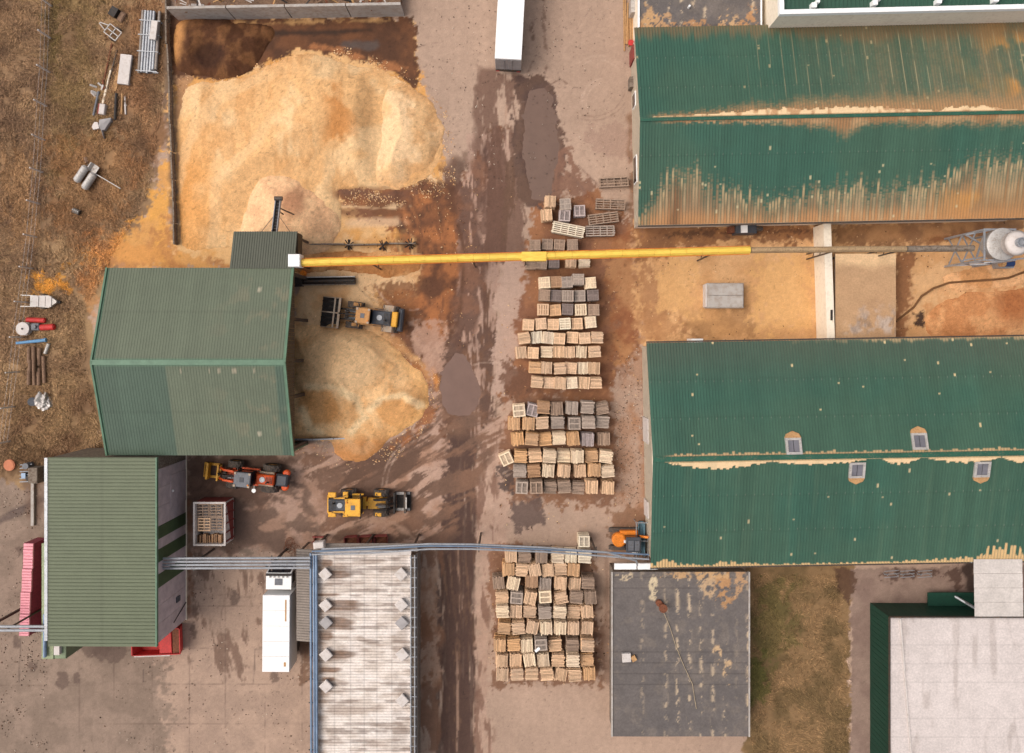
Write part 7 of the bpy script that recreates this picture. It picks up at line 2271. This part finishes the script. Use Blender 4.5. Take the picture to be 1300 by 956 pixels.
for j, (x, y, c_) in enumerate(((673.6, 334.5, 'k'), (688, 334, 'k'), (703.5, 333, 'd'), (725, 332, 't'), (741.8, 332, 'p'))):
    STACKS.append((x, y, 15, c_, 'deck' if j < 3 else 'ragged', ORD[j] + (" in" if j == 0 else " from left in") + " row below yellow duct", 1.6))

lower = MB()
low_col = []
order = sorted(range(len(STACKS)), key=lambda i: -math.hypot(STACKS[i][0] - 650, STACKS[i][1] - 433))
second_ok = set(order[:max(0, 296 - len(STACKS))])
for si, (x, y, sz, c_, kd, tail, h) in enumerate(STACKS):
    tilt = r_.uniform(-.10, .10)
    if kd in ('ragged', 'deck') and r_.random() < .06:
        tilt += r_.choice([-.15, .15])
    h = h + r_.uniform(-.4, .35)
    if tail == "leftmost, fourth row, middle pallet block":
        tilt = .42
    if tail == "second from left, first row, middle pallet block":
        tilt = -.25
    lv = .145
    n_ = int(h / lv)
    h = n_ * lv
    q = P(x, y, h)
    sc_ = sz / PPM * (1 - h / H) / 1.34
    turn = (math.pi / 2 if r_.random() < .45 else 0)
    me = get_mesh(kd, r_.randrange(len(PM[kd])), c_)
    o = bpy.data.objects.new("pallet", me)
    COL.objects.link(o)
    o.location = q
    o.rotation_euler = (r_.uniform(-.015, .015), r_.uniform(-.015, .015), tilt + turn)
    o.scale = (sc_, sc_ * r_.uniform(.95, 1.02), 1)
    tag(o, "%s %spallet on top: %s" % (W_NAME[c_], 'open ' if kd in ('frame', 'open') else '', tail), 'pallet', 'wooden pallets stacked in the yard')
    start = 1
    if si in second_ok and n_ > 3:
        o2 = bpy.data.objects.new("pallet", get_mesh('deck' if kd != 'ragged' else 'ragged', r_.randrange(4), c_))
        COL.objects.link(o2)
        o2.location = (q.x + r_.uniform(-.04, .04), q.y + r_.uniform(-.04, .04), h - lv)
        o2.rotation_euler = (0, 0, tilt + turn + r_.uniform(-.03, .03))
        o2.scale = (sc_, sc_, 1)
        tag(o2, "%s pallet second from top: %s" % (W_NAME[c_], tail), 'pallet', 'wooden pallets stacked in the yard')
        start = 2
    for k in range(start, n_):
        z = h - k * lv
        jx, jy = r_.uniform(-.05, .05), r_.uniform(-.05, .05)
        a_ = tilt + r_.uniform(-.04, .04)
        ca, sa = math.cos(a_), math.sin(a_)
        s2 = .6 * sc_

        def tr(u, v_):
            return (q.x + jx + u * ca - v_ * sa, q.y + jy + u * sa + v_ * ca)
        nf = len(lower.f)
        lower.prism([tr(-s2, -s2), tr(s2, -s2), tr(s2, s2), tr(-s2, s2)], z - .024, z)
        for u in (-s2 + .05, 0, s2 - .05):
            lower.prism([tr(u - .045, -s2 + .02), tr(u + .045, -s2 + .02), tr(u + .045, s2 - .02), tr(u - .045, s2 - .02)], z - .14, z - .025)
        low_col += [W_COL[c_]] * (len(lower.f) - nf)
me = lower.mesh("stacked_pallets")
ca_ = me.color_attributes.new("tint", 'FLOAT_COLOR', 'CORNER')
fc = np.array([S(*c_) for c_ in low_col]) * np.random.RandomState(2).uniform(.6, 1.0, (len(low_col), 1))
lt = np.zeros(len(me.polygons), np.int32)
me.polygons.foreach_get("loop_total", lt)
cc = np.repeat(fc, lt, 0)
ca_.data.foreach_set("color", np.concatenate([cc, np.ones((len(cc), 1))], 1).astype(np.float32).ravel())
tag(link("stacked_pallets", me, tint_mat("stacked_wood", .85, 9, .2, bmp=0)), "lower pallets in the stacks beneath the top ones", "pallets", None, 'stuff')

# long crates and bundle in the loose group
def long_crate(label, x, y, l_, w_, rz, c_, nb, h, group='long slatted crates in the loose group'):
    T = thing("long_crate", label, 'crate', P(x, y, h).to_2d().to_3d(), R(rz), group)
    l2, w2 = l_ / 2, w_ / 2
    for k in range(nb):
        y0_ = -w2 + (2 * w2 - .1) * k / (nb - 1)
        mb = MB()
        mb.tone = r_.uniform(.3, .95)
        mb.box(-l2 + r_.uniform(-.06, .06), y0_, h - .03, l2 + r_.uniform(-.06, .06), y0_ + .1, h + r_.uniform(0, .02))
        mb.build("slat", WM[c_], T)
    for x0_ in np.linspace(-l2 + .05, l2 - .12, 5):
        mb = MB()
        mb.tone = r_.uniform(.2, .8)
        mb.box(x0_, -w2 + .01, h - .11, x0_ + .1, w2 - .01, h - .032)
        mb.build("bearer", WM[c_], T)
    mb = MB()
    mb.tone = .2
    for k in range(int(h / .35)):
        for yy in (-w2 + .03, w2 - .12):
            mb.box(-l2 + .05, yy, k * .35 + .02, l2 - .05, yy + .08, k * .35 + .14)
        for xx in (-l2 + .08, 0, l2 - .18):
            mb.box(xx, -w2 + .12, k * .35 + .15, xx + .1, w2 - .13, k * .35 + .3)
    mb.build("lower_frame", WM[c_], T)
    return T

long_crate("grey brown long slatted crate standing alone nearest the upper hall", 779.4, 231, 2.9, .95, 3, 'k', 4, .7)
long_crate("grey brown long slatted crate second from the top by the upper hall", 775, 259, 2.9, 1.0, -2, 'k', 5, .9)
long_crate("grey brown slanting long slatted crate third from the top by the upper hall", 765.8, 277, 2.95, 1.0, 7, 'k', 5, .9)
long_crate("weathered grey long slatted crate lowest of the four by the upper hall", 762, 293, 2.8, 1.0, 1, 'g', 5, .9)
long_crate("bright pale long board bundle slanting below the loose pallets", 721.5, 291, 3.1, 1.05, -11, 'w', 6, 1.3)

# pallets and boards inside the container
for k, (x, y, tl, c_) in enumerate(((257, 648, .03, 'k'), (274, 648, 0, 'k'), (259, 666, 0, 't'), (275, 665, -.03, 'k'))):
    o = bpy.data.objects.new("pallet", get_mesh('open', k % 2, c_))
    COL.objects.link(o)
    o.location = P(x, y, 2.2)
    o.rotation_euler = (0, .05 * (k % 2), tl)
    o.scale = (1.02, 1.05, 1)
    tag(o, ["upper left", "upper right", "middle left", "middle right"][k] + " old pallet inside the open container", 'pallet', 'old pallets in the container')
T = thing("board_bundle", "bundle of brown boards standing in the container's lower end", 'boards', P(267, 684, 1.6).to_2d().to_3d())
for k in range(16):
    x = -1.25 + k * .16
    mb = MB()
    mb.tone = r_.uniform(0, 1)
    mb.box(x, -.55 + r_.uniform(-.08, .08), 1.56, x + .11, .5 + r_.uniform(-.1, .1), 2.0 + r_.uniform(-.15, .25), rz=r_.uniform(-.03, .03))
    mb.build("board", WM['b'], T)
MB().box(*(P(682, 824, 2.15) - Vector((.25, .12, 0))), *(P(682, 824, 2.15) + Vector((.28, .12, .2))), rz=.7).build("loose_box", M['white'])
tag(bpy.data.objects["loose_box"], "small white box lying on a stack in the lower pallet block", "box")
